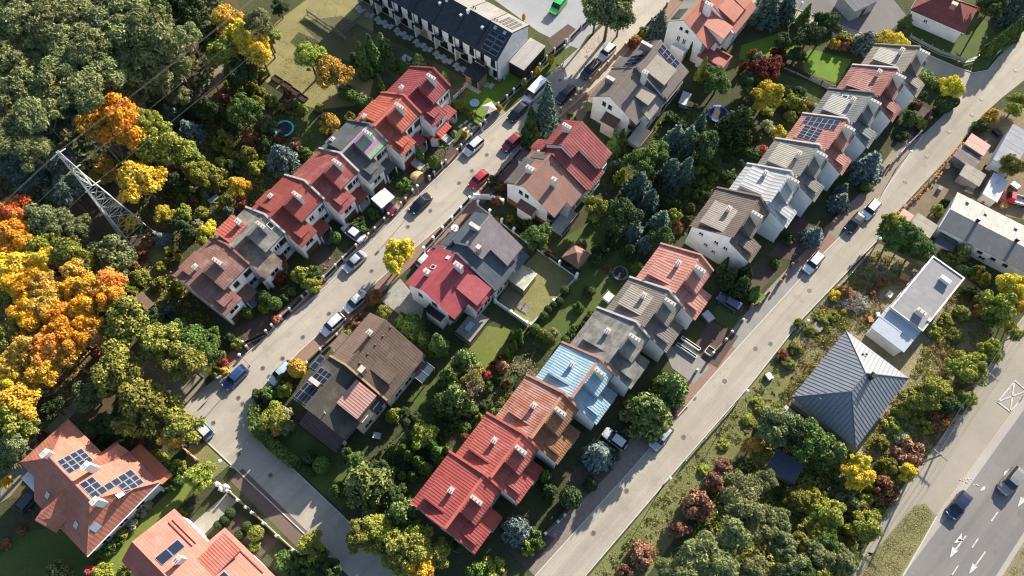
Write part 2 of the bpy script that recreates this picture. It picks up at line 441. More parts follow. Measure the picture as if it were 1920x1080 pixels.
strip('paved_strip', [(1515, 507), (1548, 471), (1570, 449)], 2.6, Z1, REDP)
strip('paved_strip', [(1570, 449), (1650, 370), (1731, 252)], 2.8, Z1, groundmat('worn paving', ((.30, .235, .18), (.25, .205, .165), (.19, .165, .135)), .5, .9, .03, 5, (.5, .25), 47, .25))
# kerbs: real steps made of kerb stones laid end to end
KERB = plain('kerb stone', (.45, .43, .40), .9, var=.1, scale=2)
def kerb(pts, name='kerb', hw=.075, h=.11, step=None):
    P = [at(*p) for p in pts]
    mb = MB()
    for a, b in zip(P, P[1:]):
        d = (b - a).normalized(); n = Vector((-d.y, d.x, 0)) * hw
        L = (b - a).length; k = max(1, int(L / 2.0))
        for i in range(k):
            s, e = a + d * (L * i / k + .01), a + d * (L * (i + 1) / k - .01)
            mb.prism([s - n, e - n, e + n, s + n], [q + Vector((0, 0, h)) for q in (s - n, e - n, e + n, s + n)])
    o = mb.build(name, KERB, kind='structure')
    return o
kerb([(430, 690), (617, 533), (790, 362), (917, 240), (1010, 160), (1085, 92)])
kerb([(478, 763), (473, 788), (483, 817), (547, 877), (640, 965), (735, 1060)])
kerb([(382, 823), (500, 934), (623, 1050)])
kerb([(500, 725), (560, 660), (640, 588), (760, 480), (897, 362), (1000, 262), (1130, 147), (1207, 60)], h=.06)
kerb([(1003, 1080), (1187, 877), (1323, 720), (1380, 655), (1548, 471), (1650, 370), (1731, 252)], h=.08)
kerb([(1097, 1080), (1280, 866), (1406, 722), (1506, 595), (1643, 452)])
kerb([(1480, 12), (1613, 62), (1727, 97), (1790, 125), (1825, 137), (1852, 132), (1885, 92)])
kerb([(1693, 1080), (1756, 968)], h=.1)
# verges and waste ground right of the second street
sheet('street_verge', [(1100, 1085), (1283, 868), (1409, 724), (1509, 597), (1600, 505), (1590, 560), (1500, 700), (1420, 800), (1330, 920), (1235, 1050), (1190, 1110)], Z1, groundmat('green verge', ((.16, .175, .055), (.12, .125, .045), (.26, .215, .12)), .4, bumpd=.2, fine=2.5))
sheet('waste_ground', [(1480, 700), (1510, 598), (1645, 455), (1700, 480), (1810, 520), (1860, 560), (1850, 690), (1740, 850), (1690, 880), (1600, 850), (1480, 760)], Z2, DRY)
sheet('yard_soil', [(1655, 440), (1690, 395), (1740, 340), (1790, 290), (1870, 210), (1960, 160), (1960, 420), (1860, 400), (1790, 390), (1760, 430), (1750, 480)], Z2, groundmat('bare yard', ((.24, .175, .12), (.16, .125, .085), (.12, .115, .06)), .4, bumpd=.1, fine=2))
sheet('corner_lawn', [(1690, 60), (1740, 90), (1830, 133), (1850, 128), (1885, 88), (1850, 40), (1740, 20)], Z1, TURF)
# gardens
def lawn(pts, mat=TURF, z=Z2, name='lawn'): return sheet(name, pts, z, mat)
lawn([(1505, 105), (1520, 92), (1597, 112), (1570, 157), (1508, 135)], TURFB)
lawn([(1390, 85), (1470, 60), (1490, 90), (1440, 130), (1385, 110)], TURFB)
lawn([(1455, 135), (1540, 160), (1530, 190), (1450, 170)])
lawn([(1210, 250), (1290, 200), (1400, 260), (1330, 330), (1240, 300)])
lawn([(1020, 470), (1130, 400), (1200, 470), (1190, 560), (1090, 600), (1050, 560)])
lawn([(860, 660), (900, 610), (985, 620), (950, 690), (870, 740), (820, 700)], groundmat('mown lawn', ((.135, .16, .035), (.10, .13, .028), (.19, .19, .06)), .6, bumpd=.05, fine=4, spots=(.6, .62, (.16, .14, .06))))
lawn([(930, 570), (960, 520), (1010, 470), (1080, 522), (1050, 560), (990, 615)], TURFR)
lawn([(1010, 600), (1060, 560), (1090, 600), (1050, 660), (1000, 650)])
lawn([(770, 740), (810, 700), (840, 740), (790, 830), (740, 860)], TURF)
lawn([(180, 1060), (210, 1020), (330, 910), (370, 900), (330, 960), (230, 1080), (190, 1090)], groundmat('sunlit lawn', ((.16, .20, .04), (.12, .155, .03), (.21, .22, .07)), .3, bumpd=.05, fine=5))
lawn([(-10, 1060), (30, 1000), (100, 990), (180, 1020), (170, 1090), (-10, 1090)])
lawn([(390, 830), (430, 872), (390, 905), (345, 870), (355, 835)], TURFR)
lawn([(452, 935), (475, 912), (490, 925), (468, 950)]); lawn([(480, 955), (505, 935), (547, 977), (520, 1005)])
lawn([(250, 520), (280, 500), (330, 510), (320, 560), (270, 570), (240, 560)], TURFR)
lawn([(380, 340), (470, 300), (500, 330), (430, 370)]); lawn([(255, 475), (290, 440), (330, 450), (300, 500), (262, 520)], TURFR)
lawn([(1400, 540), (1440, 555), (1425, 575), (1410, 570)], TURFB, Z3_); lawn([(1330, 590), (1360, 560), (1410, 590), (1375, 625)], TURF)
lawn([(475, 780), (485, 760), (520, 770), (600, 830), (690, 890), (640, 955), (545, 872), (485, 815)], TURF)
# paths, drives, yards
def pave(pts, mat=DARKP, z=Z3_, name='paving'): return sheet(name, pts, z, mat)
pave([(715, 560), (750, 525), (778, 575), (755, 590)], COBB, Z2, 'stone_terrace')
pave([(713, 563), (750, 522), (795, 575), (790, 600), (752, 592)], COBB, Z2 + .002, 'stone_terrace')
pave([(430, 900), (455, 878), (600, 1020), (575, 1045), (540, 1010)], groundmat('brown drive', ((.17, .115, .095), (.13, .095, .08), (.21, .16, .135)), .5, .9, .02, 5, (.4, .2), 51, .3), Z2, 'paved_drive')
pave([(358, 985), (425, 925), (445, 940), (380, 1005)], groundmat('concrete drive', ((.33, .31, .26), (.27, .255, .215), (.22, .205, .17)), .6, .9, .03, 3), Z3_, 'concrete_drive')
pave([(430, 950), (480, 985), (520, 1015), (490, 1045), (430, 1000)], DARKP)
pave([(1010, 60), (900, -20), (1180, -20), (1110, 62), (1060, 92), (1030, 70)], TOWNP, Z2, 'townhouse_yard')
pave([(1025, 75), (1065, 45), (1080, 55), (1040, 95)], DARKP, Z3_, 'parking_bay')
pave([(1058, 82), (1072, 66), (1110, 55), (1085, 92)], TOWNP, Z3_, 'drive_apron')
pave([(1380, -20), (1660, -20), (1700, 30), (1650, 75), (1560, 40)], groundmat('dark asphalt yard', ((.16, .155, .15), (.13, .127, .125), (.19, .175, .155)), .4, .9, .02, 5), Z1, 'asphalt_yard')
pave([(1075, 205), (1108, 170), (1125, 165), (1115, 190), (1085, 235)], TRACK, Z2, 'garden_path')
pave([(895, 375), (935, 420), (945, 470), (930, 468), (880, 395)], GREYP, Z2, 'garden_path')
for pts in ([(440, 620), (470, 590), (500, 620), (480, 650)], [(480, 600), (505, 575), (520, 600), (500, 620)], [(578, 480), (608, 455), (632, 490), (612, 512)], [(642, 440), (660, 420), (690, 437), (668, 455)], [(775, 320), (800, 300), (830, 318), (800, 345)], [(812, 285), (840, 262), (862, 280), (835, 305)]):
    pave(pts)
for pts in ([(1215, 770), (1260, 735), (1290, 765), (1240, 815)], [(1295, 660), (1330, 600), (1385, 630), (1345, 690)], [(1390, 520), (1430, 480), (1460, 505), (1420, 555)], [(1440, 480), (1500, 400), (1540, 440), (1490, 490)], [(1060, 900), (1110, 850), (1150, 880), (1090, 940)], [(940, 1020), (990, 980), (1040, 1010), (990, 1070)], [(1690, 240), (1730, 200), (1755, 210), (1720, 260)]):
    pave(pts, DARKP)
pave([(1245, 655), (1290, 640), (1330, 690), (1300, 720), (1260, 690)], GREYP, Z3_)
# manhole covers lie in the street
MAN = plain('cast iron', (.12, .108, .095), .6, .4, var=.2, scale=8)
MANR = plain('cover ring', (.24, .22, .19), .8, var=.1)
mm = MB(); mm.lathe((0, 0, 0), [(.40, 0), (.40, .012), (.31, .016), (.31, .012)], 14, 1); mm.lathe((0, 0, 0), [(.30, 0), (.30, .02), (.26, .024)], 14, 0)
man_me = mm.mesh('manhole_cover', [MAN, MANR])
for st, lst in ((street1, [(447, 746), (505, 706), (568, 632), (530, 672), (493, 690), (400, 793), (455, 757), (447, 851), (507, 891), (721, 396), (697, 508), (765, 425), (807, 395), (765, 363 + 32), (861, 343), (885, 320), (913, 290), (1050, 150), (1100, 106), (617, 588)]), (street2, [(1302, 746), (1282, 819), (1113, 999), (1175, 920), (1445, 644), (1417, 653), (1359, 714), (1518, 544), (1657, 405), (1698, 340), (1738, 293), (1780, 247), (1823, 215), (1905, 132), (1840, 186), (1697, 385)])):
    for p in lst:
        o = link('manhole_cover', man_me, st); o.location = at(*p, .03)
# road markings on the main road
MARK = plain('road paint', (.54, .53, .515), .85, var=.1, scale=2.6, dirt=(.24, .235, .23))
YEL = plain('yellow edge paint', (.40, .31, .15), .85, var=.15, scale=2.5, dirt=(.30, .27, .21))
def mark(name, polys, mat=MARK, z=Z5):
    mb = MB()
    for q in polys:
        P = [at(*p) for p in q]
        mb.add([(p.x, p.y, z) for p in P], [tuple(range(len(P)))])
    o = mb.build(name, mat, kind='structure', fix=False)
    for pl in o.data.polygons:
        if pl.normal.z < 0: pl.flip()
    return o
k9 = crop(1600, 860, 4.909)
for a in ([(900, 1070), (960, 980), (970, 984), (910, 1076)], [(1082, 820), (1145, 730), (1154, 735), (1092, 826)], [(1262, 574), (1322, 488), (1333, 494), (1272, 580)]):
    mark('lane_dash', [[k9(*p) for p in a]])
mark('lane_arrow', [[k9(*p) for p in q] for q in ([(885, 915), (908, 810), (965, 848)], [(935, 830), (1030, 706), (1042, 712), (948, 838)], [(1002, 742), (1010, 758), (965, 758), (962, 742)], [(922, 780), (1000, 680), (990, 765)])])
mark('lane_arrow', [[k9(*p) for p in q] for q in ([(1060, 1065), (1095, 962), (1143, 1000)], [(1118, 975), (1208, 852), (1220, 858), (1130, 984)])])
mark('lane_arrow', [[k9(*p) for p in q] for q in ([(1508, 447), (1540, 350), (1590, 385)], [(1560, 365), (1640, 250), (1652, 256), (1572, 372)])])
mark('lane_arrow', [[k9(*p) for p in q] for q in ([(1378, 172), (1385, 125), (1440, 90), (1420, 140), (1400, 145)],)])
mark('worn_marking', [[k9(x, y), k9(x + 14, y - 4), k9(x + 18, y + 6), k9(x + 4, y + 10)] for x, y in ((1000, 200), (1020, 185), (1040, 215), (1060, 195), (1100, 240), (1140, 245), (1125, 235), (1075, 180), (975, 190), (1050, 182), (1030, 212))] + [[k9(1165, 300), k9(1180, 265), k9(1215, 250), k9(1205, 290)]])
def linemark(name, pts, w, mat=MARK, z=Z5):
    P = [at(*p) for p in pts]
    mb = MB()
    for a, b in zip(P, P[1:]):
        d = (b - a).normalized(); n = Vector((-d.y, d.x, 0)) * w / 2
        mb.add([(q.x, q.y, z) for q in (a - n, b - n, b + n, a + n)], [(0, 1, 2, 3)])
    return mb.build(name, mat, kind='structure', fix=False)
linemark('yellow_edge_line', [(1757, 965), (1850, 838), (1882, 795), (1920, 741)], .11, YEL, Z5)
kb = crop(1680, 660, 5.4)
bay = mark('bus_bay_marking', [[kb(*p) for p in q] for q in ([(1018, 507), (1195, 290), (1205, 300), (1034, 506)], [(1018, 507), (1030, 500), (1160, 597), (1153, 610)], [(1153, 610), (1150, 596), (1320, 412), (1330, 424)], [(1195, 290), (1205, 285), (1330, 395), (1322, 404)], [(1034, 508), (1028, 495), (1310, 392), (1312, 404)], [(1148, 600), (1162, 600), (1204, 300), (1190, 300)])])
for bx, by in ((300, 560), (545, 810)):
    mark('painted_letters', [[(1860 + (bx + i * 30 + a) / 13.5, 700 + (by - i * 36 + b) / 13.5) for a, b in ((0, 0), (9, 7), (62, -40 + (i % 2) * 14), (53, -47 + (i % 2) * 14))] for i in range(5)])

# ------------------------------------------------------------------ houses
class House:
    """own frame: x along the row (up the street), y towards the lower right of the photograph, z up"""
    def __init__(s, name, label, o, ang, cat='house', group=None, wall=WALL):
        s.root = thing(name, label, cat, (o[0], o[1], 0), R(ang), group)
        s.wall = wall
        s.o, s.ang = o, ang
    def mb(s): return MB(True)
    def part(s, name, mb, mat, parent=None, label=None, smooth=False, kind=None):
        return mb.build(name, mat, parent or s.root, label, smooth, kind)
    def body(s, x0, x1, prof, mat=None, name='wall'):
        return s.part(name, s.mb().px(x0, x1, prof), mat or s.wall)
    def roof(s, x0, x1, prof, mat, name='roof', t=.14, parent=None):
        return s.part(name, s.mb().px(x0, x1, list(prof) + [(y, z - t) for y, z in reversed(prof)]), mat, parent)
    def box(s, name, x0, x1, y0, y1, z0, z1, mat, parent=None, label=None):
        return s.part(name, s.mb().box(x0, x1, y0, y1, z0, z1), mat, parent, label)
    def gutter(s, x0, x1, y, z, mat=None):
        return s.part('gutter', s.mb().tube((x0, y, z - .08), (x1, y, z - .08), .07, n=6), mat or FRAMED)
    def pipe(s, x, y, z, mat=None):
        return s.part('downpipe', s.mb().tube((x, y, 0), (x, y, z), .055, n=6), mat or FRAMED)
    def chim(s, x0, x1, y0, y1, z0, z1, mat=None, cap=None, pots=0):
        c = s.box('chimney', x0, x1, y0, y1, z0, z1, mat or CHIM)
        s.box('chimney_cap', x0 - .07, x1 + .07, y0 - .07, y1 + .07, z1, z1 + .09, cap or CONC, c)
        for i in range(pots):
            yy = y0 + (y1 - y0) * (i + .5) / pots; xx = (x0 + x1) / 2
            s.part('chimney_pot', s.mb().lathe((xx, yy, z1 + .09), [(.07, 0), (.07, .16), (.09, .18), (.03, .2)], 8), plain('clay pot', (.30, .24, .20), .9), c)
        return c
    def win(s, side, u, z, w, h, pos, frame=None, name='window', panes=2, sill=True):
        """side: 'y+','y-','x+','x-'; u along the wall, pos = wall plane"""
        fr = frame or FRAME
        sg = 1 if side[1] == '+' else -1
        t = .07
        def bx(m, u0, u1, z0, z1, d0, d1):
            a, b = sorted((pos + sg * d0, pos + sg * d1))
            if side[0] == 'y': m.box(u0, u1, a, b, z0, z1)
            else: m.box(a, b, u0, u1, z0, z1)
        m = s.mb()
        bx(m, u - w / 2, u + w / 2, z, z + t, -.02, .07); bx(m, u - w / 2, u + w / 2, z + h - t, z + h, -.02, .07)
        bx(m, u - w / 2, u - w / 2 + t, z + t, z + h - t, -.02, .07); bx(m, u + w / 2 - t, u + w / 2, z + t, z + h - t, -.02, .07)
        if panes == 2: bx(m, u - .035, u + .035, z + t, z + h - t, -.02, .065)
        o = s.part(name, m, fr)
        for i in range(panes):
            a = u - w / 2 + t + (w - 2 * t) * i / panes + (.03 if panes == 2 and i else 0); b = u - w / 2 + t + (w - 2 * t) * (i + 1) / panes - (.03 if panes == 2 and i == 0 else 0)
            m = s.mb(); bx(m, a, b, z + t, z + h - t, -.02, .03)
            s.part('pane', m, GLASS, o)
        if sill:
            m = s.mb(); bx(m, u - w / 2 - .08, u + w / 2 + .08, z - .07, z - .005, -.02, .16)
            s.part('sill', m, CONC, o)
        return o
    def solar(s, xs, ys, zf, nx, ny, gap=.018, lift=.1):
        """nx by ny panels between x and y limits on the slope zf(x, y)"""
        for i in range(nx):
            for j in range(ny):
                a, b = xs[0] + (xs[1] - xs[0]) * i / nx + gap, xs[0] + (xs[1] - xs[0]) * (i + 1) / nx - gap
                c, d = ys[0] + (ys[1] - ys[0]) * j / ny + gap, ys[0] + (ys[1] - ys[0]) * (j + 1) / ny - gap
                P = [(x, y, zf(x, y) + lift) for x, y in ((a, c), (b, c), (b, d), (a, d))]
                m = s.mb().slab(P, .05)
                e = .045
                Q = [(x, y, zf(x, y) + lift + .006) for x, y in ((a + e, c + e), (b - e, c + e), (b - e, d - e), (a + e, d - e))]
                m.add(Q, [(0, 1, 2, 3)] if True else [], 1)
                s.part('solar_panel', m, [SOLF, SOLC])
    def dormer(s, x0, x1, prof, z0, roofm, wallm=None, over=.18):
        """prof: [(y, z) low edge .. (y, z) at the main slope]; cheeks go down to z0(y)"""
        (ya, za), (yb, zb) = prof
        m = s.mb().px(x0, x1, [(ya, za - .1), (yb, zb - .1), (yb, zb - .4), (ya, z0)])
        d = s.part('dormer', m, wallm or roofm)
        k = (zb - za) / (yb - ya); sg = -1 if yb > ya else 1
        s.roof(x0 - over, x1 + over, [(ya + sg * .25, za + k * sg * .25), (yb, zb)], roofm, 'dormer_roof', .1, d)
        return d
    def flash(s, x0, x1, y0, y1, z, mat=METAL, name='ridge_cap'):
        return s.box(name, x0, x1, y0, y1, z - .05, z + .05, mat)

def lerp(a, b, t): return a + (b - a) * t
def slope(p, q):
    return lambda y: p[1] + (q[1] - p[1]) * (y - p[0]) / (q[0] - p[0])
def boxon(h, name, x0, x1, y0, y1, zf, dz, mat, up=.02):
    return h.part(name, h.mb().slab([(x, y, zf(y) + up + dz) for x, y in ((x0, y0), (x1, y0), (x1, y1), (x0, y1))], dz), mat)

# roof coverings
RM = dict(
    brownred=roofmat('brown red tile', (.21, .105, .085), 'tile', .38, (.30, .19, .16), .15),
    weath=feltmat('weathered grey sheet', (.29, .275, .245), (.105, .10, .082), .75),
    redtile=roofmat('dark red tile', (.245, .062, .05), 'tile', .38, (.22, .05, .05), .2),
    redtile2=roofmat('faded red tile', (.25, .068, .062), 'tile', .38, (.36, .16, .15), .2),
    charcoal=feltmat('charcoal felt', (.075, .08, .085), (.12, .12, .125), .3),
    redor=roofmat('bright red sheet', (.344, .086, .053), 'rib', .5, (.451, .139, .098), .2),
    crimson=roofmat('crimson sheet', (.232, .050, .057), 'rib', .45, (.258, .065, .073), .2),
    red1=roofmat('red ribbed sheet', (.288, .062, .056), 'rib', .40, (.304, .068, .064), .15),
    red2=roofmat('salmon red ribbed sheet', (.312, .078, .062), 'rib', .40, (.360, .136, .112), .2),
    rust=roofmat('rusty brown sheet', (.289, .102, .060), 'rib', .36, (.357, .230, .204), .45),
    rustd=roofmat('brown ochre sheet', (.25, .125, .06), 'rib', .36, (.16, .06, .04), .35),
    blue=roofmat('sky blue sheet', (.24, .355, .42), 'rib', .42, (.33, .415, .45), .3),
    grey=feltmat('lichen grey sheet', (.26, .25, .235), (.095, .092, .082), .75),
    taupe=roofmat('taupe ribbed sheet', (.164, .143, .127), 'rib', .36, (.205, .180, .156), .2),
    pink=roofmat('faded pink sheet', (.361, .163, .133), 'rib', .5, (.473, .232, .189), .3),
    brown3=roofmat('brown ribbed sheet', (.135, .105, .088), 'rib', .36, (.192, .160, .136), .2),
    zinc=roofmat('pale zinc sheet', (.365, .374, .383), 'rib', .7, (.340, .315, .306), .3, rough=.4),
    grey3=roofmat('mid grey sheet', (.155, .15, .142), 'rib', .36, (.224, .216, .200), .2),
    redsol=roofmat('pinkish red sheet', (.295, .127, .098), 'rib', .45, (.344, .180, .148), .3),
    grey4=roofmat('slate grey sheet', (.125, .132, .14), 'rib', .5, (.195, .195, .195), .2),
    darkred3=roofmat('maroon sheet', (.207, .077, .068), 'rib', .45, (.297, .180, .162), .25),
    ltan=roofmat('pale tan sheet', (.27, .25, .205), 'rib', .36, (.21, .19, .16), .35), lgrey=roofmat('pale grey sheet', (.27, .265, .245), 'rib', .36, (.21, .205, .19), .35), ltaupe=roofmat('light taupe sheet', (.25, .215, .185), 'rib', .36, (.30, .27, .23), .3),
    greige=roofmat('greige sheet', (.18, .155, .132), 'rib', .4, (.238, .213, .184), .2))
PCAP = plain('pale coping', (.42, .40, .39), .6, .2, var=.1)
PRED = plain('red coping', (.40, .10, .08), .6, var=.1)
PORG = plain('rust coping', (.36, .175, .115), .7, var=.15)
PDRK = plain('dark coping', (.11, .10, .10), .6, var=.1)

def row_house(o, W, label, rf, rear=None, low=None, cop=PCAP, yr=6.0, zr=9.1, end=None, porch=None, boxd=True, rdorm=(1.6, 5.0), rchim=(2.3, 4.0), fchim=5.0, wall=WALL, first=False, last=False, lowwall=None, gar=None, group=None, skylight=None, side='brick', xs=2.9, nofront=False, ze=5.7, zl=5.0, dm=None, drop=1.55):
    h = House('row_house', label, o, 53.5, 'house', group, wall)
    low = low or rf; rear = rear or rf
    yf, zf, yl, xg = 9.0, 7.0, 11.0, 3.5
    fr = slope((0, ze), (yr, zr)); fl = slope((yr, zr - drop), (yl, zl)); fu = slope((yr, zr), (yf, zf))
    e = .03
    h.body(xs, W - e, [(.4, 0), (.4, fr(.4) - .16), (yr, zr - .18), (yf - .4, fu(yf - .4) - .16), (yf - .4, 0)])
    h.body(e, xs - .002, [(.4, 0), (.4, fr(.4) - .16), (yr, zr - .18), (yr + .01, fl(yr) - .1), (yl - .45, fl(yl - .45) - .16), (yl - .45, 0)])
    h.box('step_wall', 0, xs - .15, yr - .02, yr + .08, fl(yr) - .1, zr - .1, low)
    h.body(xs, xg, [(yf - .38, 0), (yf - .38, fl(yf - .38) - .2), (yl - .47, fl(yl - .47) - .2), (yl - .47, 0)], lowwall)
    if side == 'brick':
        h.box('plinth', e - .02, xg + .02, yl - .6, yl - .42, 0, .5, BRICK)
    h.roof(0, W - .3, [(0, ze), (yr, zr)], rear)
    h.roof(xs - .12, W - .3, [(yr, zr), (yf, zf)], rf, 'front_roof')
    h.roof(-.08, xs - .02, [(yr + .085, fl(yr + .085)), (yl, zl)], low, 'low_roof', .12)
    h.part('cheek', h.mb().px(xs - .1, xs - .03, [(yr, zr - .05), (yf - .4, fu(yf - .4) - .1), (yf - .4, fl(yf - .4) - .1), (yr, fl(yr) - .1)]), low)
    h.roof(xs - .02, xg + .12, [(yf - .42, fl(yf - .42) - .012), (yl, zl - .012)], low, 'low_roof', .12)
    h.part('ridge_cap', h.mb().px(0, W - .3, [(yr - .22, zr - .03), (yr, zr + .07), (yr + .22, zr - .05)]), cop if cop in (PRED, PORG) else rf)
    h.roof(W - .32, W, [(-.12, ze + .12), (yr, zr + .34), (yf + .12, zf + .26)], cop, 'parapet', .5)
    if first:
        h.roof(-.1, .06, [(-.1, ze + .06), (yr, zr + .1)], cop, 'verge_trim', .2)
    # rear dormer and chimneys
    if rdorm:
        x0, x1 = rdorm
        h.dormer(x0, x1, [(1.35, fr(1.35) + 1.25), (5.0, fr(5.0) + .03)], fr(1.35) - .2, dm or rear, rear)
        h.win('y-', (x0 + x1) / 2, fr(1.35) + .05, min(1.6, x1 - x0 - .8), .62, 1.36, sill=False)
    if rchim:
        h.chim(rchim[0], rchim[0] + .75, rchim[1], rchim[1] + .6, fr(rchim[1]) - .1, fr(rchim[1]) + 1.35, None, None, 2)
    if fchim:
        h.chim(fchim, fchim + .42, yr + .35, yr + 2.0, fu(yr + 2.0) - .1, zr + .75, None, None, 3)
    if skylight:
        for (x, y) in skylight:
            f = fu if y > yr else fr
            boxon(h, 'skylight', x, x + .8, y, y + .95, f, .08, FRAME); boxon(h, 'skylight_pane', x + .1, x + .7, y + .1, y + .85, f, .1, GLASS)
    if boxd:
        h.dormer(1.05, xs - .3, [(10.2, fl(10.2) + .75), (7.9, fl(7.9) + .04)], fl(10.2) - .1, low)
    # front wall
    if not nofront:
        yw = yf - .4
        for k, u in enumerate((xs + 1.9, W - 1.1)):
            h.win('y+', u, 4.35, 1.35 if k else 1.0, 1.25, yw, FRAMED if rnd.random() < .35 else None)
        h.win('y+', W - 1.2, 1.5, 1.5, 1.3, yw)
        h.part('door', h.mb().box(xs + 1.3, xs + 2.3, yw - .02, yw + .05, .5, 2.6), BROWNP)
        h.gutter(xs - .1, W - .3, yf + .06, zf)
        h.pipe(W - .42, yw + .08, zf - .2)
        h.win('y+', xg / 2, 3.1, 1.7, 1.1, yl - .45)
        g = h.part('garage_door', h.mb().box(.45, xg - .45, yl - .48, yl - .40, .05, 2.2), gar or BROWNP)
        for i in range(1, 4):
            h.part('door_rib', h.mb().box(.45, xg - .45, yl - .40, yl - .385, .05 + i * .53, .08 + i * .53), FRAMED, g)
    for k in range(2):
        h.win('y-', 1.6 + k * (W - 3.2), 2.9, 1.4, 1.3, .4)
    if first:
        for (y, z, w) in ((2.2, 5.0, .8), (4.9, 5.1, .8), (6.6, 5.0, .8), (3.6, 2.9, .7), (5.2, 2.2, .7), (7.8, 2.4, .8)):
            h.win('x-', y, z, w, .8, e)
    p = porch or low
    if p != 'none':
        h.part('porch_roof', h.mb().slab([(xg + .2, yf - .3, 3.15), (xg + 2.7, yf - .3, 3.15), (xg + 2.7, yf + 1.9, 2.75), (xg + .2, yf + 1.9, 2.75)], .12), p)
        for x in (xg + .35, xg + 2.55):
            h.box('porch_post', x - .08, x + .08, yf + 1.65, yf + 1.81, 0, 2.7, WALL)
        h.box('porch_step', xg + .3, xg + 2.6, yf - .3, yf + 1.85, 0, .35, CONC)
    if end: end(h, W, yr, zr, yf, zf)
    return h

ROWS = {1: [(323.6, 515.6), (402, 447), (469.4, 392), (543.9, 332.5), (600.6, 277.4), (660.4, 228.6), (720.2, 175.1), (770.6, 134.2)],
        2: [(770, 942), (853.4, 851.7), (927.5, 782.2), (1001.6, 710.5), (1066.4, 648), (1133.5, 583.1), (1190, 523.3), (1250, 461.7)],
        3: [(1293.2, 422.9), (1362.2, 360.3), (1415.5, 313.4), (1467.8, 265.3), (1517.7, 217.6), (1564.5, 169.9), (1610, 126), (1640, 85.6)]}
TX = Vector((math.cos(R(53.5)), math.sin(R(53.5)), 0))
PTS = {k: [at(*p, 5.7) for p in v] for k, v in ROWS.items()}
def ow(r, i):
    a, b = PTS[r][i], PTS[r][i + 1]
    return (a.x, a.y), (b - a).dot(TX)
DKRED = plain('dark red porch sheet', (.16, .04, .035), .6, var=.12)
DKBRN = plain('dark brown sheet', (.085, .055, .05), .6, var=.12)

def end_red(h, W, yr, zr, yf, zf): pass
# row along the first street, from the wood upwards
o, W = ow(1, 0); row_house(o, W, 'brown-red tiled row house at the lower end of its row, nearest the autumn wood', RM['brownred'], cop=plain('brown coping', (.24, .11, .09), .6), yr=5.3, first=True, porch=DKBRN, fchim=5.0, rdorm=(1.4, 4.6), group='row houses along the first street')
o, W = ow(1, 1); h = row_house(o, W, 'row house with weathered grey roof and a flat red rear dormer', RM['weath'], low=feltmat('mossy brown felt', (.10, .072, .06), (.24, .21, .155), .55), cop=PCAP, yr=5.6, rdorm=None, rchim=None, porch='none', skylight=[(6.0, 6.6)], boxd=False, group='row houses along the first street')
h.dormer(.6, 4.2, [(.6, 7.6), (4.2, 8.35)], 5.6, roofmat('brick red dormer sheet', (.40, .105, .075), 'rib', .5, None))
h.chim(3.4, 4.1, 2.6, 3.6, 7.9, 9.1, CHIM, None, 2)
creeper_house = h
o, W = ow(1, 2); row_house(o, W, 'row house with dark red tiles, the third up from the wood', RM['redtile'], cop=PCAP, yr=5.6, porch=DKRED, rdorm=(1.0, 3.8), rchim=(2.6, 2.4), group='row houses along the first street')
o, W = ow(1, 3); row_house(o, W, 'faded red tiled row house with a long plain rear slope, beside the charcoal roof', RM['redtile2'], cop=PCAP, yr=5.6, porch=DKRED, rdorm=None, rchim=None, group='row houses along the first street')
# the half-stripped roof: magenta and green boards show on the street side
STRIP = None
def stripmat():
    m, t, p = nodes('green and magenta underlay')
    co = N(t, 'ShaderNodeTexCoord').outputs['Object']
    sx = N(t, 'ShaderNodeSeparateXYZ'); t.links.new(co, sx.inputs[0])
    u = math_(t, 'ADD', math_(t, 'MULTIPLY', sx.outputs[1], -1.0), math_(t, 'MULTIPLY', noise(t, co, .8, 3), .5))
    f = math_(t, 'FRACT', math_(t, 'DIVIDE', u, 1.9))
    n2 = noise(t, co, 2.2, 5, .7)
    g = mixc(t, ramp(t, n2, .35, .65), (.13, .26, .10), (.24, .33, .22)); mg = mixc(t, ramp(t, n2, .35, .65), (.28, .10, .22), (.25, .20, .25))
    c = mixc(t, ramp(t, f, .46, .54), mg, g)
    t.links.new(c, p.inputs['Base Color']); p.inputs['Roughness'].default_value = .8
    return m
STRIP = stripmat()
o, W = ow(1, 4); row_house(o, W, 'charcoal row house with green and magenta streaks on its street-side roof', STRIP, rear=RM['charcoal'], low=RM['charcoal'], cop=PDRK, yr=5.6, porch=RM['charcoal'], rdorm=(.7, 3.2), rchim=(1.2, 1.7), group='row houses along the first street')
o, W = ow(1, 5); row_house(o, W, 'row house with bright orange-red sheet roof and white coping', RM['redor'], cop=PRED, yr=5.6, porch=RM['crimson'], rdorm=(1.0, 4.4), rchim=(.5, 2.2), gar=plain('dark red door', (.20, .035, .03), .6), group='row houses along the first street')
o, W = ow(1, 6); h = row_house(o, W + .9, 'crimson-roofed row house at the upper end of its row, beside the play lawn', RM['crimson'], cop=RM['crimson'], yr=5.6, porch=RM['crimson'], last=True, rdorm=None, rchim=(.6, 3.4), gar=plain('dark red door', (.20, .035, .03), .6), group='row houses along the first street')
for (y, z) in ((7.2, 4.6), (7.3, 1.8), (3.5, 4.6)): h.win('x+', y, z, 1.1, 1.15, W + .87, FRAMED)
h.part('awning', h.mb().slab([(.3, 10.9, 2.75), (3.3, 10.9, 2.75), (3.3, 12.0, 2.35), (.3, 12.0, 2.35)], .1), roofmat('striped red awning', (.42, .07, .06), 'rib', .5, None))
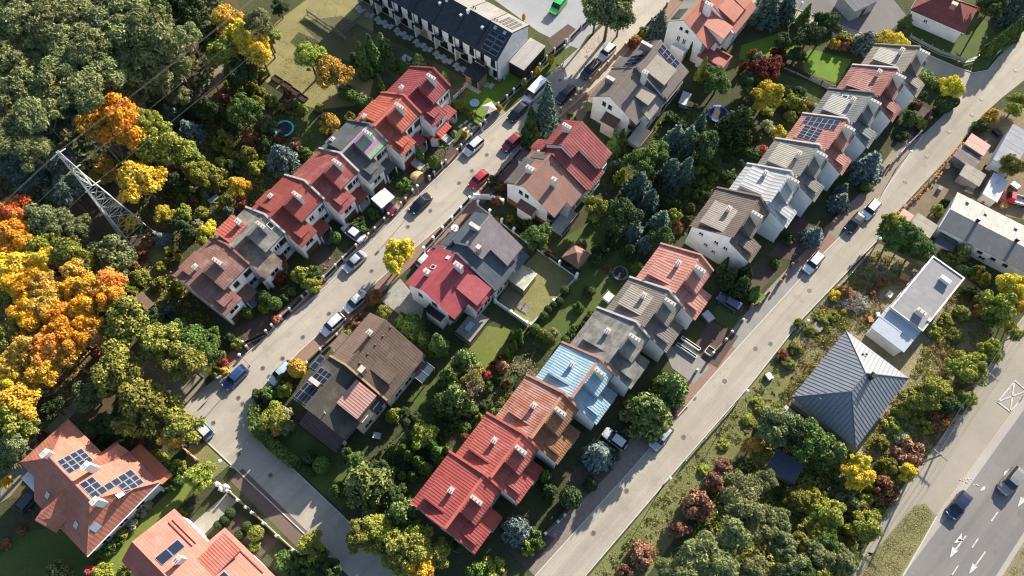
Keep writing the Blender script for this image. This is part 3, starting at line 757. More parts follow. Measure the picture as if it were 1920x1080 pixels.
# row along the second street, lower part
G2 = 'row houses along the second street, lower row'
o, W = ow(2, 0); row_house(o, W, 'red ribbed-metal row house at the bottom end of the lower row', RM['red1'], cop=PRED, yr=6.3, first=True, group=G2, side='', rchim=(3.9, 3.6), porch=RM['red1'])
o, W = ow(2, 1); row_house(o, W, 'lighter red ribbed-metal row house, second from the bottom, with a wire aerial', RM['red2'], cop=PRED, yr=6.3, group=G2, side='', rchim=(3.9, 3.4), porch=RM['red1'])
o, W = ow(2, 2); row_house(o, W, 'row house with rusty brown roof streaked with bare patches', RM['rustd'], rear=RM['rust'], low=RM['rustd'], cop=PORG, yr=6.3, group=G2, side='', rchim=(3.6, 3.6), wall=WALL_SHADE)
o, W = ow(2, 3); row_house(o, W, 'row house with sky-blue metal roof', RM['blue'], cop=PORG, yr=6.3, group=G2, side='', rchim=(3.8, 3.2), wall=WALL_SHADE, porch=RM['blue'])
o, W = ow(2, 4); row_house(o, W, 'row house with blotchy lichen-grey roof beside the sky-blue one', RM['grey'], zl=5.4, cop=PCAP, yr=6.3, group=G2, side='', wall=WALL_SHADE, rchim=(3.8, 3.4), porch=RM['grey'])
o, W = ow(2, 5); row_house(o, W, 'row house with taupe ribbed roof between the lichen-grey and the pink one', RM['taupe'], dm=RM['ltaupe'], zl=5.4, cop=PCAP, yr=6.3, group=G2, side='', wall=WALL_SHADE, rchim=(3.9, 3.4), porch=RM['taupe'])
o, W = ow(2, 6); row_house(o, W, 'faded pink-roofed row house at the top end of the lower row', RM['pink'], cop=RM['pink'], yr=6.3, last=True, group=G2, side='', wall=WALL_SHADE, rchim=(4.2, 4.0), rdorm=(1.2, 4.2), porch=RM['pink'])
# upper row
G3 = 'row houses along the second street, upper row'
o, W = ow(3, 0); row_house(o, W, 'brown ribbed-roof row house whose tall white gable faces the pink roof', RM['brown3'], dm=RM['ltaupe'], zl=5.5, cop=plain('brown trim', (.17, .12, .10), .6), yr=6.6, zr=9.3, first=True, group=G3, side='', rchim=(4.0, 3.4), rdorm=(.6, 5.0), porch='none')
o, W = ow(3, 1); row_house(o, W, 'row house with pale zinc roof', RM['zinc'], zl=5.5, cop=PCAP, yr=6.6, zr=9.3, group=G3, side='', wall=WALL_SHADE, rchim=(4.4, 3.2), rdorm=(1.2, 5.4), porch='none')
o, W = ow(3, 2); row_house(o, W, 'mid-grey row house with a light-sheeted rear dormer, next above the zinc roof', RM['grey3'], dm=RM['ltan'], zl=5.5, cop=PCAP, yr=6.6, zr=9.3, group=G3, side='', wall=WALL_SHADE, rchim=(3.4, 4.4), rdorm=(1.0, 5.2), porch='none')
o, W = ow(3, 3); h = row_house(o, W, 'pinkish-red row house with solar panels on its rear slope', RM['redsol'], zl=5.5, cop=PCAP, yr=6.6, zr=9.3, group=G3, side='', wall=WALL_SHADE, rchim=None, rdorm=None, porch='none')
zz = slope((0, 5.7), (6.6, 9.3))
h.dormer(.8, 3.9, [(1.3, zz(1.3) + .8), (4.6, zz(4.6) + .03)], zz(1.3) - .2, RM['redsol'])
fd = slope((1.3, zz(1.3) + .8), (4.6, zz(4.6) + .03))
h.solar((1.0, 3.8), (1.5, 4.5), lambda x, y: fd(y), 4, 3); h.solar((4.3, 6.6), (.8, 6.0), lambda x, y: zz(y), 2, 6)
o, W = ow(3, 4); row_house(o, W, 'slate-grey row house between two reddish roofs', RM['grey4'], dm=RM['lgrey'], zl=5.5, cop=PDRK, yr=6.6, zr=9.3, group=G3, side='', wall=WALL_SHADE, rchim=(3.9, 4.2), rdorm=(1.0, 4.6), porch='none', skylight=[(5.2, 2.6)])
o, W = ow(3, 5); row_house(o, W, 'maroon-roofed row house with white coping, second from the top end', RM['darkred3'], zl=5.5, cop=PCAP, yr=6.6, zr=9.3, group=G3, side='', wall=WALL_SHADE, rchim=(4.4, 4.2), rdorm=(.6, 4.0), porch='none')
o, W = ow(3, 6); row_house(o, W + .4, 'greige-roofed row house at the top end of the upper row, by the side road', RM['greige'], dm=RM['lgrey'], zl=5.5, cop=RM['greige'], yr=6.6, zr=9.3, last=True, group=G3, side='', wall=WALL_SHADE, rchim=(3.9, 4.2), rdorm=(1.3, 4.2), porch='none')

# ---- pairs of houses between the streets (y < 0 is the street side)
def pair(label, o, name='twin_house'):
    return House(name, label, o, 53.5)
def half(h, x0, x1, dy, rf, zr=8.5, nw=(-3.7, 6.0), se=(7.1, 4.55), mat2=None, notch=None, side=None, wall=None, rear=None):
    """a gabled half between x0 and x1; notch = (xa, xb, y) shortens the garden eave over a loggia"""
    yn, zn = nw[0] + dy, nw[1]; ys, zs = se[0] + dy, se[1]; yr = dy
    fs = slope((yr, zr), (ys, zs)); fn = slope((yn, zn), (yr, zr))
    w = wall or WALL
    segs = [(x0, x1, ys)] if not notch else sorted([(notch[0], notch[1], notch[2] + dy), (notch[1], x1, ys) if notch[0] <= x0 + .1 else (x0, notch[0], ys)])
    for a, b, ye in segs:
        deep = 1.5 if notch and ye != ys else .5
        h.body(a + (.25 if a == side else .02), b - (.25 if b == side else .02), [(yn + .45, 0), (yn + .45, fn(yn + .45) - .16), (yr, zr - .18), (ye - deep, fs(ye - deep) - .16), (ye - deep, 0)], w)
        h.roof(a, b - .004, [(yr, zr), (ye, fs(ye))], rf, 'garden_roof')
        h.gutter(a, b, ye + .06, fs(ye))
    h.roof(x0, x1, [(yn, zn), (yr, zr)], rear or rf, 'street_roof')
    h.gutter(x0, x1, yn - .06, zn)
    h.part('ridge_cap', h.mb().px(x0, x1, [(yr - .2, zr - .02), (yr, zr + .07), (yr + .2, zr - .02)]), rf)
    return fs, fn
def loggia(h, x0, x1, y, z=2.8):
    s = h.part('balcony', h.mb().box(x0, x1, y - 1.3, y + .3, z - .15, z), CONC)
    h.part('balustrade', h.mb().box(x0, x1, y + .24, y + .3, z, z + 1.0), DARKM, s)
    h.part('balustrade', h.mb().box(x0, x0 + .06, y - 1.3, y + .3, z, z + 1.0), DARKM, s)
def garden_wall(h, x0, x1, y, n=3):
    for i in range(n):
        u = lerp(x0, x1, (i + .5) / n)
        h.win('y+', u, 3.5, 1.3, 1.1, y); h.win('y+', u, .9, 1.5, 1.4, y)

# brown twin at the corner
D1B = feltmat('mossy brown shingle', (.062, .055, .046), (.13, .115, .09), .25)
D1A = roofmat('brown tile', (.115, .080, .06), 'tile', .4, (.15, .115, .09), .2)
D1N = roofmat('light brown tile', (.19, .128, .096), 'tile', .4, (.23, .17, .135), .2)
h = House('twin_house', 'brown twin house with one mossy half at the street corner', (-28.79, 27.23), 53.5)
d1 = h
fs, fn = half(h, 8.1, 16.6, .6, D1A, 8.5, (-3.6, 6.0), (7.0, 4.75), side=16.6, rear=D1N)
h.dormer(9.9, 11.6, [(6.4, 6.35), (3.2, fs(3.2) + .03)], fs(6.4) - .1, D1A)
garden_wall(h, 9, 16, 7.1, 3)
h.part('porch_roof', h.mb().slab([(9.3, -5.5, 3.5), (12.2, -5.3, 3.6), (12.2, -2.9, 4.8), (9.3, -2.9, 4.7)], .14), D1N)
for x in (9.5, 12.0): h.box('porch_post', x - .1, x + .1, -5.3, -5.1, 0, 3.4, WALL)
h.chim(13.2, 13.9, .0, .7, 8.0, 9.5, plain('pale brick', (.42, .30, .26), .9, var=.15, scale=4), None, 2)
h.chim(8.35, 9.2, 2.5, 3.2, 7.0, 8.9, plain('pink brick', (.36, .18, .14), .9, var=.15, scale=4))
h.roof(7.8, 8.1, [(-3.3, 6.1), (.5, 8.75), (7.5, 4.95)], plain('tan coping', (.36, .25, .14), .7, var=.15), 'parapet', .5)
h.part('awning', h.mb().slab([(13.9, 6.9, 3.2), (15.9, 6.9, 3.2), (15.9, 7.7, 2.95), (13.9, 7.7, 2.95)], .08), DKRED)
c = h.part('glass_canopy', h.mb().slab([(13.3, 7.72, 2.85), (16.3, 7.72, 2.85), (16.3, 9.3, 2.5), (13.3, 9.3, 2.5)], .06), glass('canopy glass', (.05, .065, .085), .15))
for x in (13.35, 14.8, 16.25): h.part('canopy_bar', h.mb().slab([(x - .04, 7.7, 2.9), (x + .04, 7.7, 2.9), (x + .04, 9.32, 2.55), (x - .04, 9.32, 2.55)], .1), METAL, c)
for x in (13.4, 16.2): h.box('canopy_post', x - .05, x + .05, 9.1, 9.2, 0, 2.48, METAL)
for x in range(9): h.part('vent_tile', h.mb().box(9.4 + x * .85, 9.6 + x * .85, 1.6, 1.85, fs(1.7) - .05, fs(1.7) + .18), BRICK) if x % 2 == 0 else None
# mossy half
fs, fn = half(h, 0, 7.8, 0, D1B, 8.0, (-3.5, 5.7), (7.1, 4.2), notch=(0, 2.5, 6.3), side=0, wall=WALL)
loggia(h, .3, 2.4, 5.6)
h.dormer(3.3, 7.2, [(6.1, 6.55), (2.7, 7.3)], fs(6.1) - .1, roofmat('pink striped sheet', (.36, .20, .17), 'rib', .42, None), None)
h.win('y+', 5.2, 5.25, 2.6, .8, 6.0, sill=False)
garden_wall(h, 2.8, 7.6, 6.6, 2)
zz1 = fn
h.solar((.3, 3.0), (-3.35, -.25), lambda x, y: zz1(y), 2, 4); h.solar((3.9, 5.9), (-3.1, -.25), lambda x, y: zz1(y), 2, 3)
h.chim(3.2, 3.75, -2.2, -.6, 6.4, 8.5, plain('pink brick', (.36, .18, .14), .9, var=.15, scale=4))
h.part('flue', h.mb().tube((1.1, 2.3, fs(2.3) - .2), (1.1, 2.3, fs(2.3) + .8), .06), WHITE)
h.part('side_roof', h.mb().slab([(-2.1, -1.2, 2.8), (.15, -1.2, 3.5), (.15, 5.9, 3.5), (-2.1, 5.9, 2.8)], .12), roofmat('dark plum sheet', (.075, .05, .055), 'rib', .4, None))
h.box('side_wall', -1.8, .1, -.9, 5.5, 0, 2.75, WALL)
h.part('porch_roof', h.mb().slab([(5.0, -5.9, 3.0), (7.7, -5.9, 3.0), (7.7, -3.2, 3.9), (5.0, -3.2, 3.9)], .12), D1B)
h.solar((5.2, 7.5), (-5.7, -4.5), lambda x, y: slope((-5.9, 3.0), (-3.2, 3.9))(y), 2, 1)
h.box('porch_wall', 5.2, 7.5, -5.4, -3.0, 0, 2.85, WALL)

# grey and pink twin
PK = roofmat('raspberry tile sheet', (.303, .059, .072), 'tile', .34, None)
PKl = roofmat('pinker tile sheet', (.328, .080, .090), 'tile', .34, None)
GY = roofmat('graphite tile sheet', (.085, .098, .115), 'tile', .36, None, rough=.4)
GYl = roofmat('mauve grey tile sheet', (.200, .174, .183), 'tile', .36, None, rough=.4)
h = House('twin_house', 'twin house, one half raspberry red and the other graphite, with white garden walls', (-13.21, 44.88), 53.5)
d2 = h
fs, fn = half(h, 0, 7.6, 0, PK, 8.5, (-3.9, 6.0), (7.3, 4.4), notch=(0, 3.3, 5.6), side=0)
loggia(h, .3, 3.2, 4.9)
garden_wall(h, 3.5, 7.4, 6.8, 2)
h.dormer(3.9, 7.1, [(6.9, 5.75), (2.6, fs(2.6) + .03)], fs(6.9) - .1, PKl)
h.part('low_roof', h.mb().slab([(6.2, -5.1, 4.6), (8.4, -5.1, 4.6), (8.4, -2.8, 6.6), (6.2, -2.8, 6.6)], .12), PK)
h.box('porch_wall', 6.4, 8.2, -4.8, -3.2, 0, 4.5, WALL)
h.chim(2.4, 3.0, -1.9, -1.0, 7.0, 8.9, CHIM, None, 1); h.chim(5.9, 6.5, 1.1, 2.5, 7.2, 9.2, CHIM, None, 2)
boxon(h, 'skylight', 3.9, 4.6, -2.1, -1.2, fn, .1, FRAME); boxon(h, 'skylight_pane', 3.98, 4.52, -2.0, -1.3, fn, .12, GLASS)
boxon(h, 'skylight', 6.3, 6.9, -.9, -.2, fn, .1, FRAME)
h.win('x-', -1.2, 4.4, .8, 1.0, .25, FRAMED); h.win('x-', 1.6, 4.6, 1.0, 1.0, .25, FRAMED); h.win('x-', 2.2, 1.4, 1.0, 1.2, .25, FRAMED)
b = h.part('bay', h.mb().box(-1.0, .25, .6, 3.6, 0, 3.2), WALL); h.part('bay_railing', h.mb().box(-1.05, -.98, .6, 3.6, 3.2, 4.1), DARKM, b); h.part('bay_railing', h.mb().box(-1.0, .2, .55, .61, 3.2, 4.1), DARKM, b); h.part('bay_floor', h.mb().box(-.9, .2, .65, 3.55, 3.2, 3.24), DARKM, b)
t = h.part('terrace', h.mb().box(-.5, 4.6, 5.6, 8.8, 0, .6), CONC); h.part('terrace_floor', h.mb().box(-.4, 4.5, 5.7, 8.7, .6, .64), COBB, t); h.part('terrace_rail', h.mb().box(-.5, -.42, 5.6, 8.8, .6, 1.4), FRAMED, t); h.part('terrace_rail', h.mb().box(-.42, 4.6, 8.72, 8.8, .6, 1.4), FRAMED, t)
h.roof(7.6, 7.95, [(-4.8, 5.1), (.4, 8.85), (7.6, 4.8)], plain('graphite coping', (.09, .10, .12), .5), 'parapet', .5)
fs, fn = half(h, 7.95, 12.2, .7, GY, 8.3, (-3.4, 5.6), (7.0, 4.5), wall=WALL)
fsG = fs
garden_wall(h, 8.2, 12.0, 7.2, 2)
def raised(h, xa, xm, xb, dy, zr, rf, rfn, nw, stepy, ye, ze_):
    """the higher half roof: xa..xm only reaches stepy, xm..xb runs to ye"""
    f = slope((dy, zr), (ye, ze_)); g = slope((nw[0], nw[1]), (dy, zr))
    h.roof(xa, xb, [nw, (dy, zr)], rfn, 'raised_street_roof')
    h.roof(xa, xm - .004, [(dy, zr), (stepy, f(stepy))], rf, 'raised_roof')
    h.roof(xm, xb, [(dy, zr), (ye, ze_)], rf, 'raised_roof')
    h.part('ridge_cap', h.mb().px(xa, xb, [(dy - .2, zr - .02), (dy, zr + .07), (dy + .2, zr - .02)]), rf)
    h.body(xm + .2, xb - .25, [(nw[0] + .45, 0), (nw[0] + .45, g(nw[0] + .45) - .16), (dy, zr - .18), (ye - .5, f(ye - .5) - .16), (ye - .5, 0)])
    h.body(xa + .15, xm + .19, [(nw[0] + .45, 0), (nw[0] + .45, g(nw[0] + .45) - .16), (dy, zr - .18), (stepy - .4, f(stepy - .4) - .16), (stepy - .4, 0)])
    h.gutter(xm, xb, ye + .06, ze_); h.gutter(xa, xb, nw[0] - .06, nw[1])
    return f, g
f, g = raised(h, 9.7, 11.8, 15.9, .6, 9.3, GYl, GY, (-2.6, 7.0), 3.6, 6.8, 5.7)
h.chim(12.3, 12.8, -.8, 1.0, 8.4, 10.1, plain('grey brick', (.27, .25, .25), .9, var=.15, scale=4)); h.chim(9.9, 10.5, 2.3, 2.9, 7.4, 9.8, plain('grey brick', (.27, .25, .25), .9, var=.15, scale=4))
h.part('low_roof', h.mb().slab([(9.0, -4.6, 4.4), (11.9, -4.5, 4.4), (11.9, -2.2, 6.4), (9.0, -2.2, 6.4)], .12), GY)
h.box('porch_wall', 9.2, 11.7, -4.2, -2.6, 0, 4.3, WALL)
h.part('eave_roof', h.mb().slab([(12.2, 6.2, 4.9), (15.9, 6.2, 4.9), (15.9, 8.1, 4.0), (12.2, 8.1, 4.0)], .12), GY)
for u in (12.9, 14.8): h.win('y+', u, 1.0, 1.5, 1.4, 6.32, FRAMED)
p = h.part('garden_room', h.mb().box(11.2, 14.5, 7.5, 10.4, 0, 2.6), glass('room glass', (.09, .10, .085), .1)); h.part('garden_room_roof', h.mb().slab([(11.1, 7.4, 2.8), (14.6, 7.4, 2.8), (14.6, 10.5, 2.62), (11.1, 10.5, 2.62)], .1), plain('pale flat roof', (.40, .39, .29), .6, var=.18, scale=1.2), p)
h.part('room_frame', h.mb().box(11.05, 14.65, 10.42, 10.56, 2.4, 2.7), FRAME, p)
h.part('garden_terrace', h.mb().box(8.0, 11.0, 7.6, 10.2, .0, .12), groundmat('worn terrace', ((.24, .21, .13), (.19, .17, .11), (.28, .25, .17)), .8, .9, .02, 4))

# red and brown twin
RD = roofmat('dull red sheet', (.221, .056, .054), 'rib', .5, (.306, .111, .102), .2)
BN = roofmat('pinkish brown tile sheet', (.242, .136, .106), 'tile', .34, None)
FE = feltmat('dark grey felt strip', (.085, .08, .078), (.12, .115, .11), .3)
h = House('twin_house', 'twin house, one half dull red and the other pinkish brown, above the graphite roof', (1.78, 62.95), 53.5)
d3 = h
fs, fn = half(h, 0, 7.6, 0, BN, 8.5, (-3.8, 6.0), (7.2, 4.5), notch=(0, 3.5, 6.2), side=0)
loggia(h, .3, 3.4, 5.5)
garden_wall(h, 3.8, 7.4, 6.7, 2)
boxon(h, 'felt_strip', .1, 5.9, -3.7, -1.9, fn, .05, FE); boxon(h, 'felt_strip', 6.2, 7.4, -3.0, -.4, fn, .05, FE)
h.chim(2.8, 3.4, -1.6, -.3, 7.3, 9.1, CHIM, None, 2); h.chim(3.7, 4.2, 2.8, 3.6, 6.6, 8.7, CHIM, None, 1)
h.win('x-', -.6, 5.4, .7, .9, .25, FRAMED); h.win('x-', .6, 5.4, .7, .9, .25, FRAMED)
b = h.part('entrance_bay', h.mb().box(-1.0, .25, -.4, 2.4, 0, 3.2), WALL); h.part('bay_roof', h.mb().slab([(-1.2, -.6, 3.3), (.25, -.6, 3.9), (.25, 2.6, 3.9), (-1.2, 2.6, 3.3)], .1), DKBRN, b)
h.part('side_plinth', h.mb().box(.2, .26, -3.2, 5.2, 0, 1.6), BRICK)
t = h.part('terrace', h.mb().box(.2, 5.2, 5.4, 8.0, 0, .55), CONC); h.part('terrace_rail', h.mb().box(.2, 5.2, 7.92, 8.0, .55, 1.3), DARKM, t)
h.roof(7.5, 7.8, [(-4.0, 5.8), (.3, 8.75), (7.5, 4.75)], RD, 'parapet', .5)
fs, fn = half(h, 7.8, 12.4, .7, RD, 8.4, (-3.5, 5.6), (7.1, 4.6))
f, g = raised(h, 9.4, 11.4, 15.4, .8, 9.4, RD, RD, (-2.6, 7.1), 3.1, 7.1, 5.9)
garden_wall(h, 8.0, 12.2, 7.3, 2)
h.chim(12.4, 12.9, -1.2, .2, 8.4, 10.1, CHIM, None, 3)
h.part('low_roof', h.mb().slab([(8.8, -5.2, 4.3), (11.2, -5.1, 4.3), (11.2, -2.2, 6.3), (8.8, -2.2, 6.3)], .12), RD); h.box('porch_wall', 9.0, 11.0, -4.8, -2.5, 0, 4.2, WALL)
h.part('porch_roof', h.mb().slab([(6.2, -6.0, 3.3), (8.4, -6.0, 3.3), (8.4, -3.6, 4.4), (6.2, -3.6, 4.4)], .12), FE); h.box('porch_wall', 6.4, 8.2, -5.6, -3.4, 0, 3.2, WALL)
for u in (12.4, 14.4): h.win('y+', u, 1.2, 1.4, 1.4, 6.62)

# brown-grey twin with solar panels
TA = roofmat('brown slate sheet', (.143, .119, .107), 'tile', .4, (.172, .148, .131), .2)
TL = roofmat('weathered tan sheet', (.246, .217, .178), 'tile', .45, (.212, .187, .157), .2)
h = House('twin_house', 'taupe twin house with a plain half and a half carrying solar panels', (16.44, 80.55), 53.5)
d4 = h
fs, fn = half(h, 0, 7.5, 0, TA, 8.5, (-3.6, 5.9), (6.9, 4.75), notch=(0, 2.6, 5.8), side=0)
loggia(h, .3, 2.5, 5.2)
boxon(h, 'light_strip', 2.6, 7.3, 5.0, 6.95, fs, .05, TL)
garden_wall(h, 2.9, 7.3, 6.4, 2)
h.dormer(3.9, 6.3, [(5.4, 6.65), (2.6, fs(2.6) + .03)], fs(5.4) - .1, TL, TA)
h.chim(3.2, 3.8, -2.9, -1.4, 6.2, 8.2, plain('brown brick', (.20, .14, .115), .9, var=.15, scale=4)); h.chim(6.5, 7.2, 2.0, 2.9, 7.0, 9.8, CHIM, None, 2)
for y in (-.9, .3): h.win('x-', y, 5.2, .7, .95, .25, FRAMED)
b = h.part('entrance_bay', h.mb().box(-1.3, .25, -.1, 2.5, 0, 3.4), WALLC); h.part('bay_roof', h.mb().slab([(-1.6, -.3, 3.5), (.25, -.3, 4.1), (.25, 2.7, 4.1), (-1.6, 2.7, 3.5)], .1), DKBRN, b)
t = h.part('terrace', h.mb().box(-.6, 3.6, 5.0, 7.8, 0, .9), WALLC); h.part('terrace_rail', h.mb().box(-.6, 3.6, 7.7, 7.8, .9, 1.5), WOOD, t)
h.roof(7.4, 7.65, [(-4.2, 5.6), (.2, 8.75), (6.9, 5.0)], TA, 'parapet', .4)
fs, fn = half(h, 7.65, 15.1, .6, TA, 9.0, (-3.3, 6.3), (6.5, 5.5), side=15.1)
h.dormer(8.5, 12.3, [(5.6, 7.5), (1.6, fs(1.6) + .03)], fs(5.6) - .1, TL, TA)
h.part('eave_roof', h.mb().slab([(7.7, 5.2, 6.0), (13.0, 5.2, 6.0), (13.0, 7.4, 4.9), (7.7, 7.4, 4.9)], .12), TL)
h.solar((13.2, 14.8), (1.2, 5.3), lambda x, y: fs(y), 2, 4); h.solar((8.3, 11.2), (-2.5, -.0), lambda x, y: fn(y), 3, 2); h.solar((12.9, 15.0), (-2.4, -.6), lambda x, y: fn(y), 2, 2)
h.chim(11.9, 12.4, -1.6, .4, 8.0, 9.8, plain('brown brick', (.20, .14, .115), .9, var=.15, scale=4))
h.part('low_roof', h.mb().slab([(8.6, -4.8, 4.6), (11.3, -4.8, 4.6), (11.3, -2.4, 6.0), (8.6, -2.4, 6.0)], .12), TA); h.box('porch_wall', 8.8, 11.1, -4.4, -2.6, 0, 4.5, WALL)
for u in (8.8, 10.8, 12.6): h.win('y+', u, 3.3, 1.3, 1.2, 6.62, FRAMED); h.win('y+', u, .8, 1.5, 1.4, 6.62, FRAMED)

# red tiled house at the top edge
RT = roofmat('coral tile', (.387, .141, .101), 'tile', .42, (.317, .106, .079), .2)
h = House('gabled_house', 'white gabled house with coral tile roof and a red roof terrace, at the top edge', (30.46, 97.33), 53.5)
fs, fn = half(h, 0, 6.3, 0, RT, 8.5, (-3.2, 6.2), (7.0, 4.4), notch=(0, 2.4, 6.0), side=0, rear=feltmat('grey lead sheet', (.22, .20, .17), (.15, .14, .12), .3))
h.dormer(2.9, 6.1, [(7.0, 6.1), (2.9, fs(2.9) + .03)], fs(6.6) - .3, RT, WALL)
boxon(h, 'roof_window', .6, 3.4, -2.6, -1.0, fn, .08, GLASS)
h.chim(4.3, 4.9, 1.4, 2.8, 7.2, 9.8, WALL, None, 2)
for y in (-.1, 1.1): h.win('x-', y, 5.9, .6, .6, .25, FRAMED); h.win('x-', y, 3.0, .7, 1.3, .25)
b = h.part('bay', h.mb().box(-1.3, .25, -.6, 2.2, 0, 2.4), WALL); h.part('balustrade', h.mb().box(-1.3, -1.2, -.6, 2.2, 2.4, 3.1), WHITE, b)
h.roof(6.2, 6.5, [(-3.0, 6.4), (.7, 8.95), (7.6, 4.7)], plain('white coping', (.6, .57, .53), .7), 'parapet', .5)
fs, fn = half(h, 6.5, 14.5, .9, RT, 9.0, (-3.4, 6.2), (7.0, 4.5), side=14.5)
h.dormer(7.3, 10.6, [(6.6, 6.3), (3.2, fs(3.2) + .03)], fs(6.4) - .2, RT); h.dormer(11.2, 14.0, [(6.6, 6.3), (2.8, fs(2.8) + .03)], fs(6.4) - .2, RT)
t = h.part('garden_annex', h.mb().box(-.3, 2.9, 4.6, 9.7, 0, 2.7), WALL); h.part('annex_deck', h.mb().box(-.1, 2.7, 4.8, 9.5, 2.7, 2.75), plain('red terrace tile', (.30, .085, .065), .7, var=.12, scale=2), t)
for bx in ((-.45, -.15, 4.5, 9.85), (2.75, 3.05, 4.5, 9.85), (-.15, 2.75, 9.55, 9.85)): h.part('annex_parapet', h.mb().box(*bx, 2.65, 3.15), plain('brick red coping', (.26, .07, .055), .8, var=.15), t)
h.win('x-', 7.4, .9, 1.0, 1.1, -.3, FRAMED); garden_wall(h, 6.8, 14, 7.4, 3)

# ---- white terrace of new townhouses (x runs up the row, y towards the yard)
TD = roofmat('anthracite seamed sheet', (.038, .043, .052), 'tile', .38, None, rough=.45)
TE = roofmat('pale seamed sheet', (.215, .205, .19), 'rib', .6, None, rough=.75, spec=.15)
h = House('townhouse_terrace', 'white terrace of new townhouses with anthracite roof, at the top of the photo', (-2.69, 90.09), 144.0, 'terrace')
h.mb = lambda: MB(False)
U, NU = 4.78, 7
fd = slope((0, 6.3), (4.7, 9.0)); fu = slope((4.7, 9.0), (9.9, 6.5))
# here +y points to the gardens and -y to the yard
def yy(prof): return [(-a, b) for a, b in prof]
for i in range(NU):
    a, b = i * U, (i + 1) * U
    h.body(a + .01, b - .01, yy([(.9, 0), (.9, 3.0), (.35, 3.0), (.35, fd(.35) - .2), (4.7, 8.8), (9.5, fu(9.5) - .2), (9.5, 0)]))
    h.roof(a + .04, b - .04, yy([(0, 6.3), (4.7, 9.0)]), TD, 'garden_roof')
    h.roof(a + .04, b - .04, yy([(4.7, 9.0), (9.9, 6.5)]), TE, 'yard_roof')
    h.roof(a - .05, a + .04, yy([(-.05, 6.36), (4.7, 9.1), (9.95, 6.56)]), DARKM, 'seam', .2)
    h.win('y+', a + 1.1, 3.6, .9, 2.1, -.35, FRAMED, panes=1); h.win('y+', a + 3.5, 3.6, .8, 2.1, -.35, FRAMED, panes=1)
    k = h.part('balcony', h.mb().box(a + 2.7, b - .3, -.35, .25, 3.1, 3.25), CONC); h.part('railing', h.mb().box(a + 2.7, b - .3, .2, .25, 3.25, 4.3), DARKM, k)
    h.part('french_rail', h.mb().box(a + .6, a + 1.6, -.28, -.22, 3.6, 4.6), DARKM)
    h.win('y+', a + 1.1, .3, .9, 2.2, -.9, FRAMED, panes=1, sill=False); h.part('patio_door', h.mb().box(a + 2.6, b - .4, -.92, -.86, .2, 2.6), WOOD if i in (3,) else GLASS)
    h.part('party_fin', h.mb().box(b - .12, b + .12, -.9, .15, 0, 3.0), WALL)
    for q in range(5): h.part('terrace_slab', h.mb().box(a + .3 + q * .85, a + 1.08 + q * .85, .35 + (q % 2) * .35, 1.55 + (q % 2) * .35, 0, .08 + .03 * (q % 3)), plain('terrace slab', (.36, .37, .38), .85, var=.1))
    h.chim(b - .45, b - .05, -4.6, -3.9, 8.3, 9.3, WHITE) if i else None
    if i: h.part('roof_hatch', h.mb().box(a + .4, a + .9, -3.4, -2.9, fd(3.1) - .05, fd(3.1) + .4), METAL)
    for q in range(2): h.part('vent_pipe', h.mb().tube((b - .3 - q * .5, -5.6, fu(5.6) - .1), (b - .3 - q * .5, -5.6, fu(5.6) + .5), .09), DARKM)
    h.gutter(a, b, .05, 6.3); h.pipe(a + .15, -.28, 6.2)
h.solar((.4, 3.8), (-3.6, -.4), lambda x, y: fd(-y), 2, 4, .05); h.solar((.6, 3.9), (-9.0, -5.6), lambda x, y: fu(-y), 4, 4, .1)
for x in (1.0, 3.0): h.part('skylight', h.mb().slab([(x, -4.4, fd(4.4) + .1), (x + .6, -4.4, fd(4.4) + .1), (x + .6, -3.9, fd(3.9) + .1), (x, -3.9, fd(3.9) + .1)], .1), glass('sky pane', (.25, .32, .40), .08))
b = h.part('side_annex', h.mb().box(-3.4, -.2, -10.2, -3.5, 0, 2.85), DARKM); h.part('annex_roof', h.mb().box(-3.5, -.05, -10.3, -3.4, 2.85, 3.0), roofmat('grey seamed sheet', (.33, .315, .30), 'rib', .5, None), b)
for i in range(12): h.part('board_batten', h.mb().box(-3.46, -3.4, -10.1 + i * .56, -9.9 + i * .56, .05, 2.8), FRAMED, b)
p = h.part('garden_pavilion', h.mb().box(2.0, 5.0, .5, 3.0, 0, 2.45), WOOD); h.part('pavilion_roof', h.mb().slab([(1.7, -.2, 2.95), (5.2, -.2, 2.95), (5.2, 3.3, 2.6), (1.7, 3.3, 2.6)], .14), DARKM, p); h.part('pavilion_glass', h.mb().box(2.3, 3.6, 2.98, 3.05, .1, 2.3), GLASS, p); h.part('pavilion_deck', h.mb().box(1.4, 5.0, 3.05, 3.9, 0, .1), CONC, p)
h.part('wall_lamp', h.mb().box(-.1, .02, -6.3, -6.0, 4.2, 4.6), WHITE)

